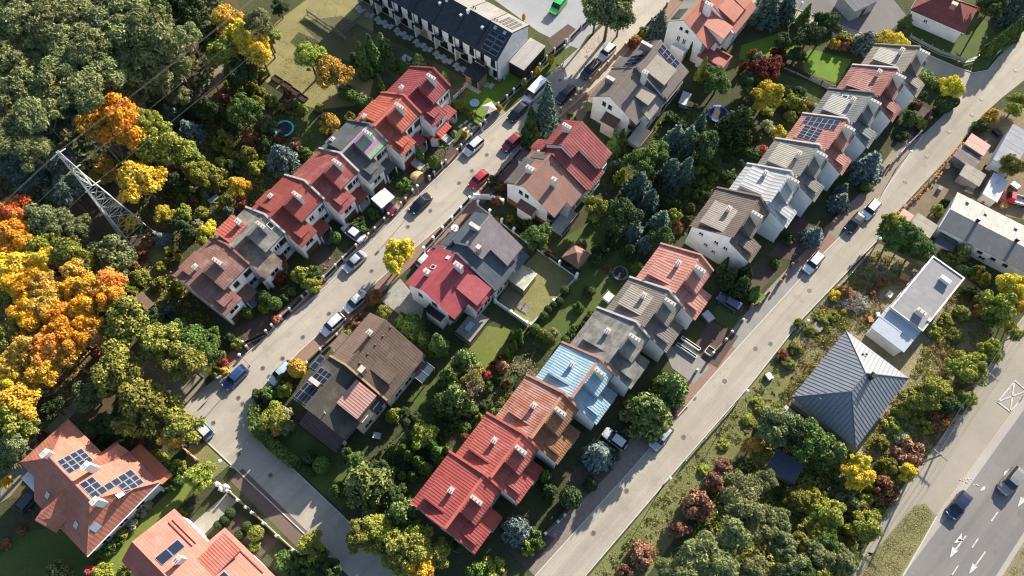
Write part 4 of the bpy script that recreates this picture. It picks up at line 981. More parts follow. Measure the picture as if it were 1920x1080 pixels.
# ---- hip-roofed bungalow, seam by seam
h = House('bungalow', 'new bungalow with dark blue-grey standing-seam hip roof', (50.49, 32.68), 46.5)
SEAM = plain('slate blue sheet', (.15, .165, .19), .42, 0, var=.06, scale=.8, spec=.6)
SEAMR = plain('slate blue rib', (.085, .095, .115), .5, 0, var=.05)
x0, x1, y0, y1, zE, zR = -8.2, 6.2, -5.0, 6.0, 3.0, 6.7
ra, rb, ry = -3.4, .35, .4
h.box('wall', x0 + .7, x1 - .7, y0 + .7, y1 - .7, 0, 2.9, WALLG)
h.part('soffit', h.mb().box(x0 + .1, x1 - .1, y0 + .1, y1 - .1, 2.86, 2.97), FRAMED)
def plane(p, q, r):
    n = (Vector(q) - Vector(p)).cross(Vector(r) - Vector(p))
    return lambda x, y: p[2] - (n.x * (x - p[0]) + n.y * (y - p[1])) / n.z
def hip_face(A, B, C, D, axis, n):
    """eave A-B, ridge D-C (D may equal C); strips run up the slope"""
    pf = plane(A, B, C); eps = .012
    k = 0 if axis == 'x' else 1
    lo, hi = sorted((A[k], B[k]))
    def top(u):
        e, f = (A, B) if A[k] < B[k] else (B, A)
        c, d = (D, C) if D[k] <= C[k] else (C, D)
        o_ = 1 - k
        if u <= c[k]: t = (u - e[k]) / (c[k] - e[k] + 1e-9); return e[o_] + (c[o_] - e[o_]) * t
        if u >= d[k]: t = (u - d[k]) / (f[k] - d[k] + 1e-9); return d[o_] + (f[o_] - d[o_]) * t
        return c[o_]
    ev = A[1 - k]
    for i in range(n):
        u, v = lerp(lo, hi, i / n) + eps, lerp(lo, hi, (i + 1) / n) - eps
        cuts = sorted({u, v} | {w for w in (C[k], D[k]) if u < w < v})
        lower = [(w, ev) for w in cuts]; upper = [(w, top(w)) for w in reversed(cuts)]
        P = [((a, b) if k == 0 else (b, a)) for a, b in lower + upper]
        s = h.part('roof_panel', h.mb().slab([(a, b, pf(a, b)) for a, b in P], .06), SEAM)
        w = v + eps
        if i < n - 1 and abs(top(w) - ev) > .1:
            q = [(w - .03, ev), (w + .03, ev), (w + .03, top(w)), (w - .03, top(w))]
            q = [((a, b) if k == 0 else (b, a)) for a, b in q]
            h.part('seam', h.mb().slab([(a, b, pf(a, b) + .055) for a, b in q], .11), SEAMR, s)
hip_face((x0, y0, zE), (x1, y0, zE), (rb, ry, zR), (ra, ry, zR), 'x', 24)
hip_face((x0, y1, zE), (x1, y1, zE), (rb, ry, zR), (ra, ry, zR), 'x', 24)
hip_face((x0, y0, zE), (x0, y1, zE), (ra, ry, zR), (ra, ry, zR), 'y', 18)
hip_face((x1, y0, zE), (x1, y1, zE), (rb, ry, zR), (rb, ry, zR), 'y', 18)
for a, b in (((x0, y0, zE), (ra, ry, zR)), ((x0, y1, zE), (ra, ry, zR)), ((x1, y0, zE), (rb, ry, zR)), ((x1, y1, zE), (rb, ry, zR)), ((ra, ry, zR), (rb, ry, zR))):
    h.part('hip_cap', h.mb().tube(Vector(a) + Vector((0, 0, .02)), Vector(b) + Vector((0, 0, .02)), .09, n=6), SEAMR)
h.chim(.2, .8, .9, 1.6, 5.5, 7.3, DARKM, DARKM); h.part('flue', h.mb().tube((.5, 1.0, 7.3), (.5, 1.0, 8.0), .09), DARKM); h.part('roof_vent', h.mb().lathe((-6.2, -2.0, 4.2), [(.12, 0), (.12, .35), (.16, .38)], 8), WHITE)
for i, x in enumerate((3.6, 3.95)): h.part('roof_vent', h.mb().box(x, x + .2, -1.4 + i * .4, -1.1 + i * .4, 4.6, 4.85), DARKM)
for i in range(5): h.part('stacked_slab', h.mb().box(x0 - .9, x0 - .3, y0 + .3 + i * 2.1, y0 + 2.2 + i * 2.1, 0, .25 + .1 * (i % 2)), CONC)

# ---- flat-roofed house
h = House('flat_roofed_house', 'long low house with grey felt flat roof and a lower metal-roofed end', (58.93, 37.39), 46.0, wall=WALL)
FR = feltmat('grey roofing felt', (.21, .21, .215), (.26, .255, .25), .3, bands=1.1)
h.box('wall', 4.3, 16.4, -5.0, .3, 0, 3.85, WALL); h.box('wall', .2, 4.29, -5.1, .1, 0, 3.0, WALL)
h.box('flat_roof', 4.2, 16.6, -5.2, .5, 3.86, 3.98, FR)
for q in ((4.2, 16.6, -5.2, -4.95), (4.2, 16.6, .25, .5), (16.35, 16.6, -4.95, .25), (4.2, 4.4, -4.95, .25)): h.part('roof_edge', h.mb().box(*q, 3.98, 4.12), METAL)
h.part('metal_roof', h.mb().slab([(-.1, -5.5, 3.15), (4.18, -5.5, 3.5), (4.18, .4, 3.5), (-.1, .4, 3.15)], .12), feltmat('bluish zinc sheet', (.38, .42, .47), (.33, .36, .40), .3, .6))
for x in (2.2, 3.4): h.part('roof_rib', h.mb().slab([(x, -5.5, 3.36 + (x - 2.2) * .08), (x + .08, -5.5, 3.37 + (x - 2.2) * .08), (x + .08, .4, 3.37 + (x - 2.2) * .08), (x, .4, 3.36 + (x - 2.2) * .08)], .06), METAL)
h.chim(13.6, 14.1, -2.4, -.9, 3.9, 4.7, WALL, WHITE); h.chim(6.0, 6.5, -2.2, -.8, 3.9, 5.1, CHIM, CONC, 2); h.part('roof_hatch', h.mb().box(6.2, 6.8, .0, .45, 3.98, 4.3), WHITE)
for u in (6, 9, 12, 15): h.win('y-', u, 1.2, 1.3, 1.2, -5.0)
for u in (7, 11, 14): h.win('y+', u, 1.2, 1.3, 1.2, .3)

# ---- long white house at the right edge (x runs down its length)
h = House('long_low_house', 'long white bungalow with grey felt roof, at the right edge', (69.52, 58.6), 55.6)
FA = feltmat('dark corrugated felt', (.15, .15, .155), (.19, .19, .19), .3, bands=0); FB = feltmat('pale corrugated felt', (.34, .33, .31), (.26, .255, .24), .35)
h.part('wall', h.mb().prism([(.2, .2, 0), (7.6, .2, 0), (7.6, .2, 3.1), (3.4, .2, 3.9), (.2, .2, 3.0)], [(.2, 15, 0), (7.6, 15, 0), (7.6, 15, 3.1), (3.4, 15, 3.9), (.2, 15, 3.0)]), WALL)
for i in range(16):
    y = i * .95
    h.part('roof_sheet', h.mb().slab([(-.15, y, 3.1 + .02 * (i % 2)), (3.4, y, 4.05 + .02 * (i % 2)), (3.4, y + .94, 4.05 + .02 * (i % 2)), (-.15, y + .94, 3.1 + .02 * (i % 2))], .08), FA)
    h.part('roof_sheet', h.mb().slab([(3.4, y, 4.05 + .02 * (i % 2)), (7.9, y, 3.25 + .02 * (i % 2)), (7.9, y + .94, 3.25 + .02 * (i % 2)), (3.4, y + .94, 4.05 + .02 * (i % 2))], .08), FB)
for x, y in ((3.5, 4.2), (3.5, 10.6)): h.chim(x, x + .45, y, y + .5, 3.7, 4.9, DARKM, METAL)
for x, y in ((6.5, 1.8), (6.0, 5.0), (6.2, 10.0)): h.part('roof_vent', h.mb().box(x, x + .5, y, y + .5, 3.4, 3.85), METAL)
for u in (7.4, 9.6, 11.6): h.win('x-', u, 1.7, .8, .6, .2, FRAMED)
h.win('x-', 8.3, .6, 1.1, .8, .2)
h.part('gable_band', h.mb().slab([(-.2, -.15, 3.3), (3.4, -.15, 4.25), (3.4, .0, 4.25), (-.2, .0, 3.3)], .4), WHITE)

# ---- hip-roofed house top right
h = House('hip_roofed_house', 'white house with maroon hip roof at the top right', (83.46, 99.32), 57.0)
MR = roofmat('maroon tile', (.20, .06, .055), 'tile', .4, None)
x0, x1, y0, y1, zE, zR = 0, 7.4, -10.3, .2, 3.2, 5.9
h.box('wall', .45, x1 - .45, y0 + .45, y1 - .45, 0, 3.1, WALL)
a, b = (3.7, y0 + 3.7, zR), (3.7, y1 - 3.7, zR)
for pl in ([(x0, y0, zE), (x0, y1, zE), b, a], [(x1, y0, zE), (x1, y1, zE), b, a], [(x0, y0, zE), (x1, y0, zE), a], [(x0, y1, zE), (x1, y1, zE), b]): h.part('roof', h.mb().slab(pl, .12), MR)
for p in ((x0, y0), (x1, y0)): h.part('hip_cap', h.mb().tube((*p, zE + .03), a, .1), MR)
for p in ((x0, y1), (x1, y1)): h.part('hip_cap', h.mb().tube((*p, zE + .03), b, .1), MR)
h.part('fascia', h.mb().box(x0 - .02, x1 + .02, y0 - .02, y1 + .02, 2.98, 3.1), WHITE)
h.chim(2.2, 2.9, -4.6, -3.6, 4.6, 6.0, plain('pink brick', (.36, .18, .14), .9)); h.chim(3.0, 3.5, -7.2, -6.6, 5.2, 6.6, plain('pink brick', (.36, .18, .14), .9))
h.win('x-', -6.8, 1.6, .7, .7, .45)

# ---- villa with hipped red tiles, lower left
VT = roofmat('terracotta tile', (.40, .155, .105), 'tile', .45, (.34, .115, .08), .2)
h = House('tiled_villa', 'villa with hipped terracotta roof, solar panels and white chimneys, lower left', (-57.22, 7.99), 51.0)
zE, zR = 3.5, 8.0
rN, rS = (6.1, -12.0, zR), (6.0, -3.3, zR)
h.box('wall', .6, 12.0, -7.5, -.6, 0, 3.45, WALL); h.box('wall', .7, 9.7, -15.6, -7.51, 0, 3.45, WALL)
sN = plane((12.6, 0, zE), (12.6, -8, zE), rS); sW = plane((0, 0, zE), (0, -11.6, zE), rS)
h.part('roof', h.mb().slab([rN, rS, (12.6, 0, zE), (12.6, -8.0, zE), (10.4, -8.05, sN(10.4, 0)), (10.4, -16.4, sN(10.4, 0))], .16), VT)
h.part('roof', h.mb().slab([rS, (0, 0, zE), (12.6, 0, zE)], .16), roofmat('terracotta barrel tile', (.42, .165, .11), 'tile', .55, (.30, .09, .065), .3))
h.part('roof', h.mb().slab([rN, (2.4, -16.4, sW(2.4, 0)), (2.4, -13.2, sW(2.4, 0)), (0, -11.6, zE), (0, 0, zE), rS], .16), VT)
h.part('roof', h.mb().slab([rN, (10.4, -16.4, sN(10.4, 0)), (2.4, -16.4, sW(2.4, 0))], .16), VT)
for a, b in ((rN, rS), (rS, (0, 0, zE)), (rS, (12.6, 0, zE)), (rN, (10.4, -16.4, sN(10.4, 0))), (rN, (2.4, -16.4, sW(2.4, 0)))): h.part('ridge_tile', h.mb().tube(Vector(a) + Vector((0, 0, .03)), Vector(b) + Vector((0, 0, .03)), .11), VT)
w0, w1, wr = -9.4, -5.5, -7.5
g = h.part('wing_wall', h.mb().prism([(-.1, w0 + .3, 0), (-.1, w1 - .3, 0), (-.1, w1 - .3, 4.0), (-.1, wr, 6.6), (-.1, w0 + .3, 4.0)], [(4.0, w0 + .3, 0), (4.0, w1 - .3, 0), (4.0, w1 - .3, 4.0), (4.0, wr, 6.6), (4.0, w0 + .3, 4.0)]), WALL)
for s_ in (w0, w1): h.part('wing_roof', h.mb().slab([(-.6, s_, 3.95), (2.2 if s_ == w1 else 1.2, s_, 3.95 + .9), (4.9, wr, 7.0), (-.6, wr, 6.8)], .14), VT)
h.part('dormer_gable', h.mb().prism([(8.6, -8.9, 4.6), (8.6, -6.6, 4.6), (8.6, -7.75, 6.5)], [(12.3, -8.9, 4.2), (12.3, -6.6, 4.2), (12.3, -7.75, 5.1)]), VT)
for y in (-8.95, -6.55): h.part('dormer_gable_roof', h.mb().slab([(8.4, y, 5.5), (12.7, y, 4.05), (12.7, -7.75, 5.3), (8.4, -7.75, 6.7)], .12), VT)
h.part('porch_roof', h.mb().slab([(12.5, -6.8, 3.2), (14.3, -6.8, 2.7), (14.3, .3, 2.7), (12.5, .3, 3.2)], .12), plain('orange terrace tile', (.42, .13, .065), .8, var=.1, scale=2))
h.box('porch_wall', 12.4, 13.9, -6.4, -.1, 0, 2.65, WALLC)
h.solar((6.3, 9.2), (-11.0, -8.3), lambda x, y: sN(x, y), 4, 3); h.solar((6.3, 11.4), (-4.1, -3.0), lambda x, y: sN(x, y), 6, 1); h.solar((6.3, 7.9), (-6.2, -4.13), lambda x, y: sN(x, y), 2, 2); h.solar((9.1, 11.4), (-2.97, -1.2), lambda x, y: sN(x, y), 3, 2)
for i, (x, y, l) in enumerate(((8.1, -7.2, 1.9), (6.0, -2.6, 1.7), (5.7, -12.8, 1.9))): h.chim(x, x + l * .55, y, y + .6, 6.0, 9.0, WHITE, WHITE, 2)
for x, y in ((2.0, -10.2), (2.0, -4.0)): h.part('skylight', h.mb().slab([(x - .4, y, sW(x - .4, y) + .12), (x + .4, y, sW(x + .4, y) + .12), (x + .4, y + .7, sW(x + .4, y) + .12), (x - .4, y + .7, sW(x - .4, y) + .12)], .12), glass('sky pane'))
fS = slope((0, zE), (-3.3, zR)); h.part('skylight', h.mb().slab([(3.0, -1.6, fS(-1.6) + .12), (4.0, -1.6, fS(-1.6) + .12), (4.0, -.9, fS(-.9) + .12), (3.0, -.9, fS(-.9) + .12)], .12), glass('sky pane'))
h.part('skylight', h.mb().slab([(8.2, -1.9, sN(8.2, 0) + .12), (9.0, -1.9, sN(9.0, 0) + .12), (9.0, -1.2, sN(9.0, 0) + .12), (8.2, -1.2, sN(8.2, 0) + .12)], .1), FRAME)
h.part('gutter', h.mb().tube((0, .08, zE - .05), (12.6, .08, zE - .05), .09), WHITE)
for u in (2.5, 5.5, 8.5): h.win('y+', u, 1.0, 1.4, 1.3, -.6)
h.part('balcony_post', h.mb().box(11.5, 12.1, -.7, -.1, 0, 3.2), WHITE)

# ---- pink-red house cut by the bottom edge
ET = roofmat('salmon tile sheet', (.414, .161, .120), 'tile', .34, None)
h = House('gabled_house', 'house with smooth salmon-red roof cut by the bottom edge', (-47.51, 7.79), 51.0)
fN = slope((0, 7.5), (8.3, 3.9)); fW = slope((-2.9, 5.6), (0, 7.5))
def ys(prof): return prof
h.part('wall', h.mb().prism([(-2.4, -2.2, 0), (5.3, -2.2, 0), (5.3, -2.2, fN(5.3) - .2), (0, -2.2, 7.3), (-2.4, -2.2, fW(-2.4) - .2)], [(-2.4, 15, 0), (5.3, 15, 0), (5.3, 15, fN(5.3) - .2), (0, 15, 7.3), (-2.4, 15, fW(-2.4) - .2)]), WALL)
h.part('wall', h.mb().box(5.3, 7.8, 4.6, 14, 0, 3.7), WALL)
h.part('roof', h.mb().slab([(0, -2.7, 7.5), (5.8, -2.7, fN(5.8)), (5.8, 15.4, fN(5.8)), (0, 15.4, 7.5)], .16), ET)
h.part('roof', h.mb().slab([(5.81, 4.1, fN(5.8)), (8.3, 4.1, 3.9), (8.3, 15.4, 3.9), (5.81, 15.4, fN(5.8))], .16), ET)
h.part('roof', h.mb().slab([(-2.9, -2.7, 5.6), (0, -2.7, 7.5), (0, 15.4, 7.5), (-2.9, 15.4, 5.6)], .16), roofmat('shaded salmon tile sheet', (.36, .11, .085), 'tile', .34, None))  # slope away from the sun: its shade is painted as a darker salmon
h.part('dormer', h.mb().prism([(4.2, 5.2, fN(4.2) - .1), (7.7, 5.2, fN(7.7) - .1), (7.7, 5.2, 5.2)], [(4.2, 8.2, fN(4.2) - .1), (7.7, 8.2, fN(7.7) - .1), (7.7, 8.2, 5.2)]), ET)
h.part('dormer_roof', h.mb().slab([(3.6, 5.0, fN(3.6) + .05), (8.0, 5.0, 5.35), (8.0, 8.4, 5.35), (3.6, 8.4, fN(3.6) + .05)], .1), roofmat('brick red lined sheet', (.40, .12, .085), 'rib', .36, (.36, .16, .12), .3))
h.solar((.5, 3.7), (1.1, 2.6), lambda x, y: fN(x), 2, 1); h.solar((2.2, 4.8), (8.7, 10.4), lambda x, y: fN(x), 2, 1)
h.chim(1.9, 2.9, 3.5, 4.1, 5.8, 8.1, CHIM, None, 2)
for k, x in enumerate((4.2, 4.7)): h.part('snow_guard', h.mb().slab([(x, -1.6, fN(x) + .12), (x + .1, -1.6, fN(x) + .12), (x + .1, 3.2, fN(x) + .12), (x, 3.2, fN(x) + .12)], .1), plain('dark red rail', (.16, .04, .035), .6))
h.part('snow_guard', h.mb().slab([(7.6, 4.6, fN(7.6) + .14), (7.7, 4.6, fN(7.7) + .14), (7.7, 12.5, fN(7.7) + .14), (7.6, 12.5, fN(7.6) + .14)], .1), plain('dark red rail'  , (.16, .04, .035), .6))

# ------------------------------------------------------------------ sheds and garden buildings
def shed(name, label, roofpx, z, mat, wall=GREYW, dz=.0, cat='shed', over=.2, slope_dir=0):
    """a small building from the four roof corners seen in the photograph, at roof height z"""
    P = [at(x, y, z) for x, y in roofpx]
    c = sum(P, Vector()) / 4
    u = ((P[1] - P[0]) + (P[2] - P[3])) / 4; v = ((P[3] - P[0]) + (P[2] - P[1])) / 4
    ang = math.atan2(u.y, u.x)
    v = v - u * (v.dot(u) / u.dot(u))
    a, b = u.length, v.length; sg = 1 if u.cross(v).z > 0 else -1
    t = thing(name, label, cat, (c.x, c.y, 0), ang)
    zl = z - dz
    w = MB().prism([(-a + over, -b + over, 0), (a - over, -b + over, 0), (a - over, b - over, 0), (-a + over, b - over, 0)], [(-a + over, -b + over, zl - .1), (a - over, -b + over, zl - .1), (a - over, b - over, z - .1), (-a + over, b - over, z - .1)])
    w.build('wall', wall, t)
    n = max(1, int(2 * a / 1.0))
    for i in range(n):
        x0, x1 = -a + 2 * a * i / n + .008, -a + 2 * a * (i + 1) / n - .008
        e = .012 * (i % 3)
        MB().slab([(x0, -b, zl + e), (x1, -b, zl + e), (x1, b, z + e), (x0, b, z + e)], .08).build('roof_sheet', mat, t)
    MB().box(-.45, .45, -b + over - .05, -b + over, 0, min(1.9, zl - .3)).build('door', BROWNP, t)
    return t
k8 = crop(1740, 200, 5.4)
shed('shed', 'pink-roofed shed behind the creeper fence on the right', [k8(*p) for p in ((370, 365), (440, 275), (650, 375), (570, 500))], 2.6, feltmat('pinkish felt', (.44, .29, .25), (.36, .22, .19), .3), dz=.3)
shed('shed', 'dark patched shed roof just below the pink-roofed shed', [k8(*p) for p in ((235, 515), (325, 410), (560, 505), (490, 610))], 2.2, feltmat('patched dark felt', (.15, .12, .12), (.30, .27, .25), .3), dz=.3)
shed('shed', 'weathered plank-roofed shed, the lowest of the three by the creeper fence', [k8(*p) for p in ((300, 705), (385, 580), (600, 670), (540, 785))], 2.1, feltmat('grey plank roof', (.27, .25, .21), (.17, .155, .13), .35), dz=.2)
shed('garage', 'long grey-blue roofed outbuilding at the right edge', [k8(*p) for p in ((655, 535), (855, 185), (1080, 270), (880, 640))], 3.0, feltmat('grey blue sheet', (.24, .25, .27), (.34, .34, .35), .3), WALL_SHADE, .3, 'outbuilding')
shed('lean_to', 'lean-to with half brown, half pale blue roof beside the red pickup', [k8(*p) for p in ((545, 905), (660, 665), (830, 745), (715, 940))], 2.2, feltmat('blue white tarp', (.50, .53, .54), (.30, .20, .16), .28), WALLG, .2)
shed('lean_to', 'low mossy lean-to against the long white bungalow', [crop(1620, 180, 3.6)(*p) for p in ((300, 880), (355, 795), (515, 865), (450, 950))], 2.1, feltmat('mossy lean-to felt', (.30, .28, .23), (.20, .19, .13), .35), WALLG, .1)
shed('shed', 'small pink-capped brick shed beside the mossy lean-to', [crop(1620, 180, 3.6)(*p) for p in ((225, 815), (265, 765), (345, 800), (300, 860))], 1.9, feltmat('pink slab', (.50, .31, .26), (.42, .25, .2), .2), BRICK, .05)
shed('lean_to', 'dark flat lean-to below the wall of the long white bungalow', [crop(1280, 360, 3)(*p) for p in ((1420, 285), (1455, 215), (1560, 265), (1520, 335))], 2.0, feltmat('charcoal felt', (.075, .08, .085), (.12, .12, .125), .3), WALLG, .1)
shed('shed', 'small red-roofed garden shed among the yellow trees near the pylon', [c3(1, *p) for p in ((945, 945), (975, 885), (1035, 905), (1000, 990))], 2.4, roofmat('dark red tile'  , (.30, .065, .05)), BROWNP, .3)
shed('shed', 'brown flat-roofed shed at the edge of the autumn wood', [c3(4, *p) for p in ((745, 600), (790, 565), (875, 620), (825, 665))], 2.2, plain('brown felt', (.17, .115, .085), .9, var=.12), BROWNP, .15)
shed('cold_frame', 'glazed cold frame in the garden behind the grey-roofed row house', [c3(4, *p) for p in ((1165, 45), (1215, 10), (1235, 25), (1180, 65))], .5, glass('frame glass', (.16, .19, .22), .15), WOOD, .15, 'cold frame', .05)
shed('shed', 'small grey garden hut on the townhouse lawn', [crop(680, 0, 4.695)(*p) for p in ((325, 525), (370, 475), (440, 505), (400, 555))], 1.8, plain('grey sheet', (.30, .31, .33), .6), GREYW, .1)
shed('garage', 'dark red tiled annexe roof in front of the crimson row house', [crop(440, 120, 3.176)(*p) for p in ((1150, 470), (1160, 440), (1215, 415), (1220, 430))], 2.4, DKRED, WALL, .1, 'annexe')
shed('carport', 'white translucent canopy in front of the charcoal row house', [crop(440, 120, 3.176)(*p) for p in ((815, 800), (895, 730), (950, 795), (870, 860))], 2.4, plain('pale canopy sheet', (.58, .57, .55), .5, var=.1, scale=2), METAL, .1, 'canopy')
shed('garage', 'dark blue flat-roofed garage sunk among the pines below the bungalow', [crop(1420, 740, 4.91)(*p) for p in ((130, 640), (190, 450), (440, 690), (300, 845))], 2.4, feltmat('dark blue sheet', (.06, .07, .10), (.085, .09, .11), .3), GREYW, .05, 'garage')
shed('garden_chest', 'white garden chest on a terrace right of the taupe twin house', [crop(1080, 60, 4.5)(*p) for p in ((870, 590), (905, 490), (980, 525), (930, 630))], 1.3, plain('pale grey deck', (.44, .45, .46), .7, var=.08), WALLG, .1, 'shed')
shed('lean_to', 'brick-red flat canopy in front of the weathered grey row house', [crop(300, 360, 3.6)(*p) for p in ((665, 595), (770, 510), (790, 525), (690, 610))], 3.4, DKRED, WALL, .05, 'canopy')
shed('shed', 'long grey shed roof at the top edge beside the asphalt yard', [c3(3, *p) for p in ((860, -30), (1020, -90), (1110, -10), (990, 60))], 3.0, feltmat('dark slate felt', (.10, .105, .115), (.15, .15, .16), .3), WALLG, .2)
# gazebo with a four-sided roof
g0 = at(1078, 490, 0)
g = thing('gazebo', 'garden gazebo with brown pyramid roof below the brown twin house', 'gazebo', (g0.x, g0.y, 0), R(53))
GZ = plain('brown shingle', (.21, .115, .085), .85, var=.12)
for i in range(4):
    q = [(-1.7, -1.7, 2.1), (1.7, -1.7, 2.1), (1.7, 1.7, 2.1), (-1.7, 1.7, 2.1)]
    MB().slab([q[i], q[(i + 1) % 4], (0, 0, 3.3)], .08).build('roof_face', GZ, g)
    MB().box(q[i][0] * .8 - .07, q[i][0] * .8 + .07, q[i][1] * .8 - .07, q[i][1] * .8 + .07, 0, 2.25).build('post', BROWNP, g)
MB().box(-1.5, 1.5, -1.5, 1.5, 0, .1).build('floor', GREYW, g)

# ------------------------------------------------------------------ fences
CAPM = plain('pillar cap concrete', (.52, .50, .47), .85, var=.15, scale=3)
def fence(name, label, px, z=1.4, pil=.34, pm=CHIM, cap=CAPM, panel=DARKM, ph=1.15, base=CONC, skip=(), gate=(), cat='fence', pt=.06, pillar=True, group=None):
    P = [at(x, y, z) for x, y in px]
    o = thing(name, label, cat, (P[0].x, P[0].y, 0), 0, group)
    Q = [p - P[0] for p in P]
    for i, p in enumerate(Q):
        n = Q[min(i + 1, len(Q) - 1)] - Q[max(0, i - 1)]; a = math.atan2(n.y, n.x)
        if pillar:
            M = Matrix.Rotation(a, 4, 'Z')
            def rot(m): m.v = [tuple(M @ Vector(v) + Vector((p.x, p.y, 0))) for v in m.v]; return m
            b = rot(MB().box(-pil / 2, pil / 2, -pil / 2, pil / 2, 0, z)).build('pillar', pm, o)
            rot(MB().prism([(sx * (pil / 2 + .03), sy * (pil / 2 + .03), z) for sx, sy in ((-1, -1), (1, -1), (1, 1), (-1, 1))], [(sx * .08, sy * .08, z + .16) for sx, sy in ((-1, -1), (1, -1), (1, 1), (-1, 1))])).build('pillar_cap', cap, b)
        if i < len(Q) - 1 and i not in skip:
            q = Q[i + 1]; d = Vector((q.x - p.x, q.y - p.y, 0)); L = d.length
            if L < pil + .15: continue
            d.normalize(); s, e = Vector((p.x, p.y, 0)) + d * (pil / 2 + .01 if pillar else .01), Vector((q.x, q.y, 0)) - d * (pil / 2 + .01 if pillar else .01)
            nn = Vector((-d.y, d.x, 0))
            def bar(z0, z1, t): return MB().prism([s - nn * t, e - nn * t, e + nn * t, s + nn * t], [v + Vector((0, 0, z1)) for v in (s - nn * t, e - nn * t, e + nn * t, s + nn * t)]) if z0 == 0 else MB().prism([v + Vector((0, 0, z0)) for v in (s - nn * t, e - nn * t, e + nn * t, s + nn * t)], [v + Vector((0, 0, z1)) for v in (s - nn * t, e - nn * t, e + nn * t, s + nn * t)])
            if base and i not in gate: bar(0, .35, .11).build('plinth', base, o)
            nb = 5
            pn = bar(.36 if base and i not in gate else .1, .42 if base else .16, .03).build('gate_panel' if i in gate else 'fence_panel', panel, o)
            for k in range(1, nb + 1):
                zz = .42 + (ph - .45) * k / nb
                bar(zz - (ph - .45) / nb * .8, zz, pt / 2).build('slat', panel, pn)
    return o
kA = crop(300, 360, 3.6); kB = crop(700, 200, 4.5)
PB = plain('beige pillar', (.40, .36, .31), .9, var=.12, scale=3); BRP = plain('orange brick', (.40, .17, .10), .9, var=.2, scale=6)
fence('street_fence', 'low fence with white-capped pillars before the brown-red end row house', [kA(*p) for p in ((580, 1040), (555, 1010), (710, 935), (750, 895))], pm=PB, gate=(1,), group='garden fences on the first street')
fence('street_fence', 'fence with white posts and shrubs before the weathered grey row house', [kA(*p) for p in ((810, 840), (870, 785), (955, 700), (990, 665))], pm=PB, gate=(0,), group='garden fences on the first street')
fence('street_fence', 'fence with pale pillars before the dark red row house', [kA(*p) for p in ((1100, 570), (1180, 490), (1230, 440), (1320, 355))], pm=PB, gate=(1,), group='garden fences on the first street')
fence('street_fence', 'brown fence with brick pillars beside the hedge of the faded red row house', [kA(1405, 280)] + [kB(*p) for p in ((10, 1020), (90, 940), (125, 900))], pm=BRICK, panel=BROWNP, group='garden fences on the first street')
fence('street_fence', 'fence with brick-coloured pillars before the charcoal row house', [kB(*p) for p in ((230, 810), (270, 770), (330, 700))], pm=PB, panel=BROWNP, gate=(0,), group='garden fences on the first street')
fence('street_fence', 'fence with grey pillars before the orange-red row house', [kB(*p) for p in ((470, 585), (510, 545), (575, 480), (610, 450))], pm=PB, gate=(0,), group='garden fences on the first street')
fence('street_fence', 'fence with stone pillars before the crimson row house', [kB(*p) for p in ((705, 360), (740, 320), (825, 230), (905, 150), (940, 110))], pm=PB, cap=CHIM, gate=(0,), group='garden fences on the first street')
fence('street_fence', 'fence with orange brick pillars before the red and brown twin house', [kB(*p) for p in ((905, 700), (980, 635), (1050, 560), (1090, 520), (1165, 440))] + [c3(2, 1010, 830)], pm=BRICK, cap=BRP, group='garden fences on the first street')
fence('street_fence', 'orange brick fence with many pillars before the taupe twin house', [c3(2, *p) for p in ((1235, 605), (1290, 560), (1320, 530), (1350, 500), (1400, 440), (1450, 395), (1500, 345), (1540, 303), (1600, 240))], pm=BRP, cap=WHITE, panel=WOOD, group='garden fences on the first street')
fence('street_fence', 'white-capped fence before the coral-roofed house at the top', [c3(2, *p) for p in ((1640, 205), (1700, 150), (1750, 98), (1800, 55), (1835, 12))], pm=PB, group='garden fences on the first street')
fence('street_fence', 'fence with two white-topped pillars beside the solar-panelled corner house', [crop(330, 600, 4.155)(*p) for p in ((1015, 330), (1120, 225), (1250, 110))], pm=PB, group='garden fences on the first street')
# white masonry walls of the graphite half
def wl(a): return d2.root.matrix_basis @ Vector((a[0], -a[1], 0))
def wallrun(label, pts, h=1.1, t=.22, mat=WHITE, pil=None, step=3.2, ph=1.6, panel=None, group=None, name='garden_wall'):
    P = [wl(p) for p in pts]
    o = thing(name, label, 'wall', (P[0].x, P[0].y, 0), 0, group)
    for a, b in zip(P, P[1:]):
        a, b = a - P[0], b - P[0]
        d = (b - a); L = d.length; d.normalize(); n = Vector((-d.y, d.x, 0))
        k = max(1, round(L / step))
        for i in range(k):
            s, e = a + d * (L * i / k + .2), a + d * (L * (i + 1) / k - .2)
            m = MB().prism([s - n * t / 2, e - n * t / 2, e + n * t / 2, s + n * t / 2], [v + Vector((0, 0, h)) for v in (s - n * t / 2, e - n * t / 2, e + n * t / 2, s + n * t / 2)])
            w = m.build('wall_panel', mat if not panel else mat, o)
            if panel:
                m = MB().prism([v + Vector((0, 0, h)) for v in (s - n * .04, e - n * .04, e + n * .04, s + n * .04)], [v + Vector((0, 0, ph - .1)) for v in (s - n * .04, e - n * .04, e + n * .04, s + n * .04)])
                m.build('fence_panel', panel, w)
        for i in range(k + 1):
            c = a + d * (L * i / k)
            m = MB().prism([c - n * .2 - d * .19, c + n * .2 - d * .19, c + n * .2 + d * .19, c - n * .2 + d * .19], [v + Vector((0, 0, ph)) for v in (c - n * .2 - d * .19, c + n * .2 - d * .19, c + n * .2 + d * .19, c - n * .2 + d * .19)])
            m.build('pillar', pil or mat, o)
    return o
wallrun('white wall with dark panels between the street and the graphite roof', [(8.0, -7.4), (20.0, -7.2)], .5, panel=DARKM, step=2.6, group=None)
wallrun('white pillared garden wall between the graphite house and the brown gable', [(20.2, -5.6), (19.4, 5.0), (19.0, 15.4)], .35, panel=DARKM, step=3.0)
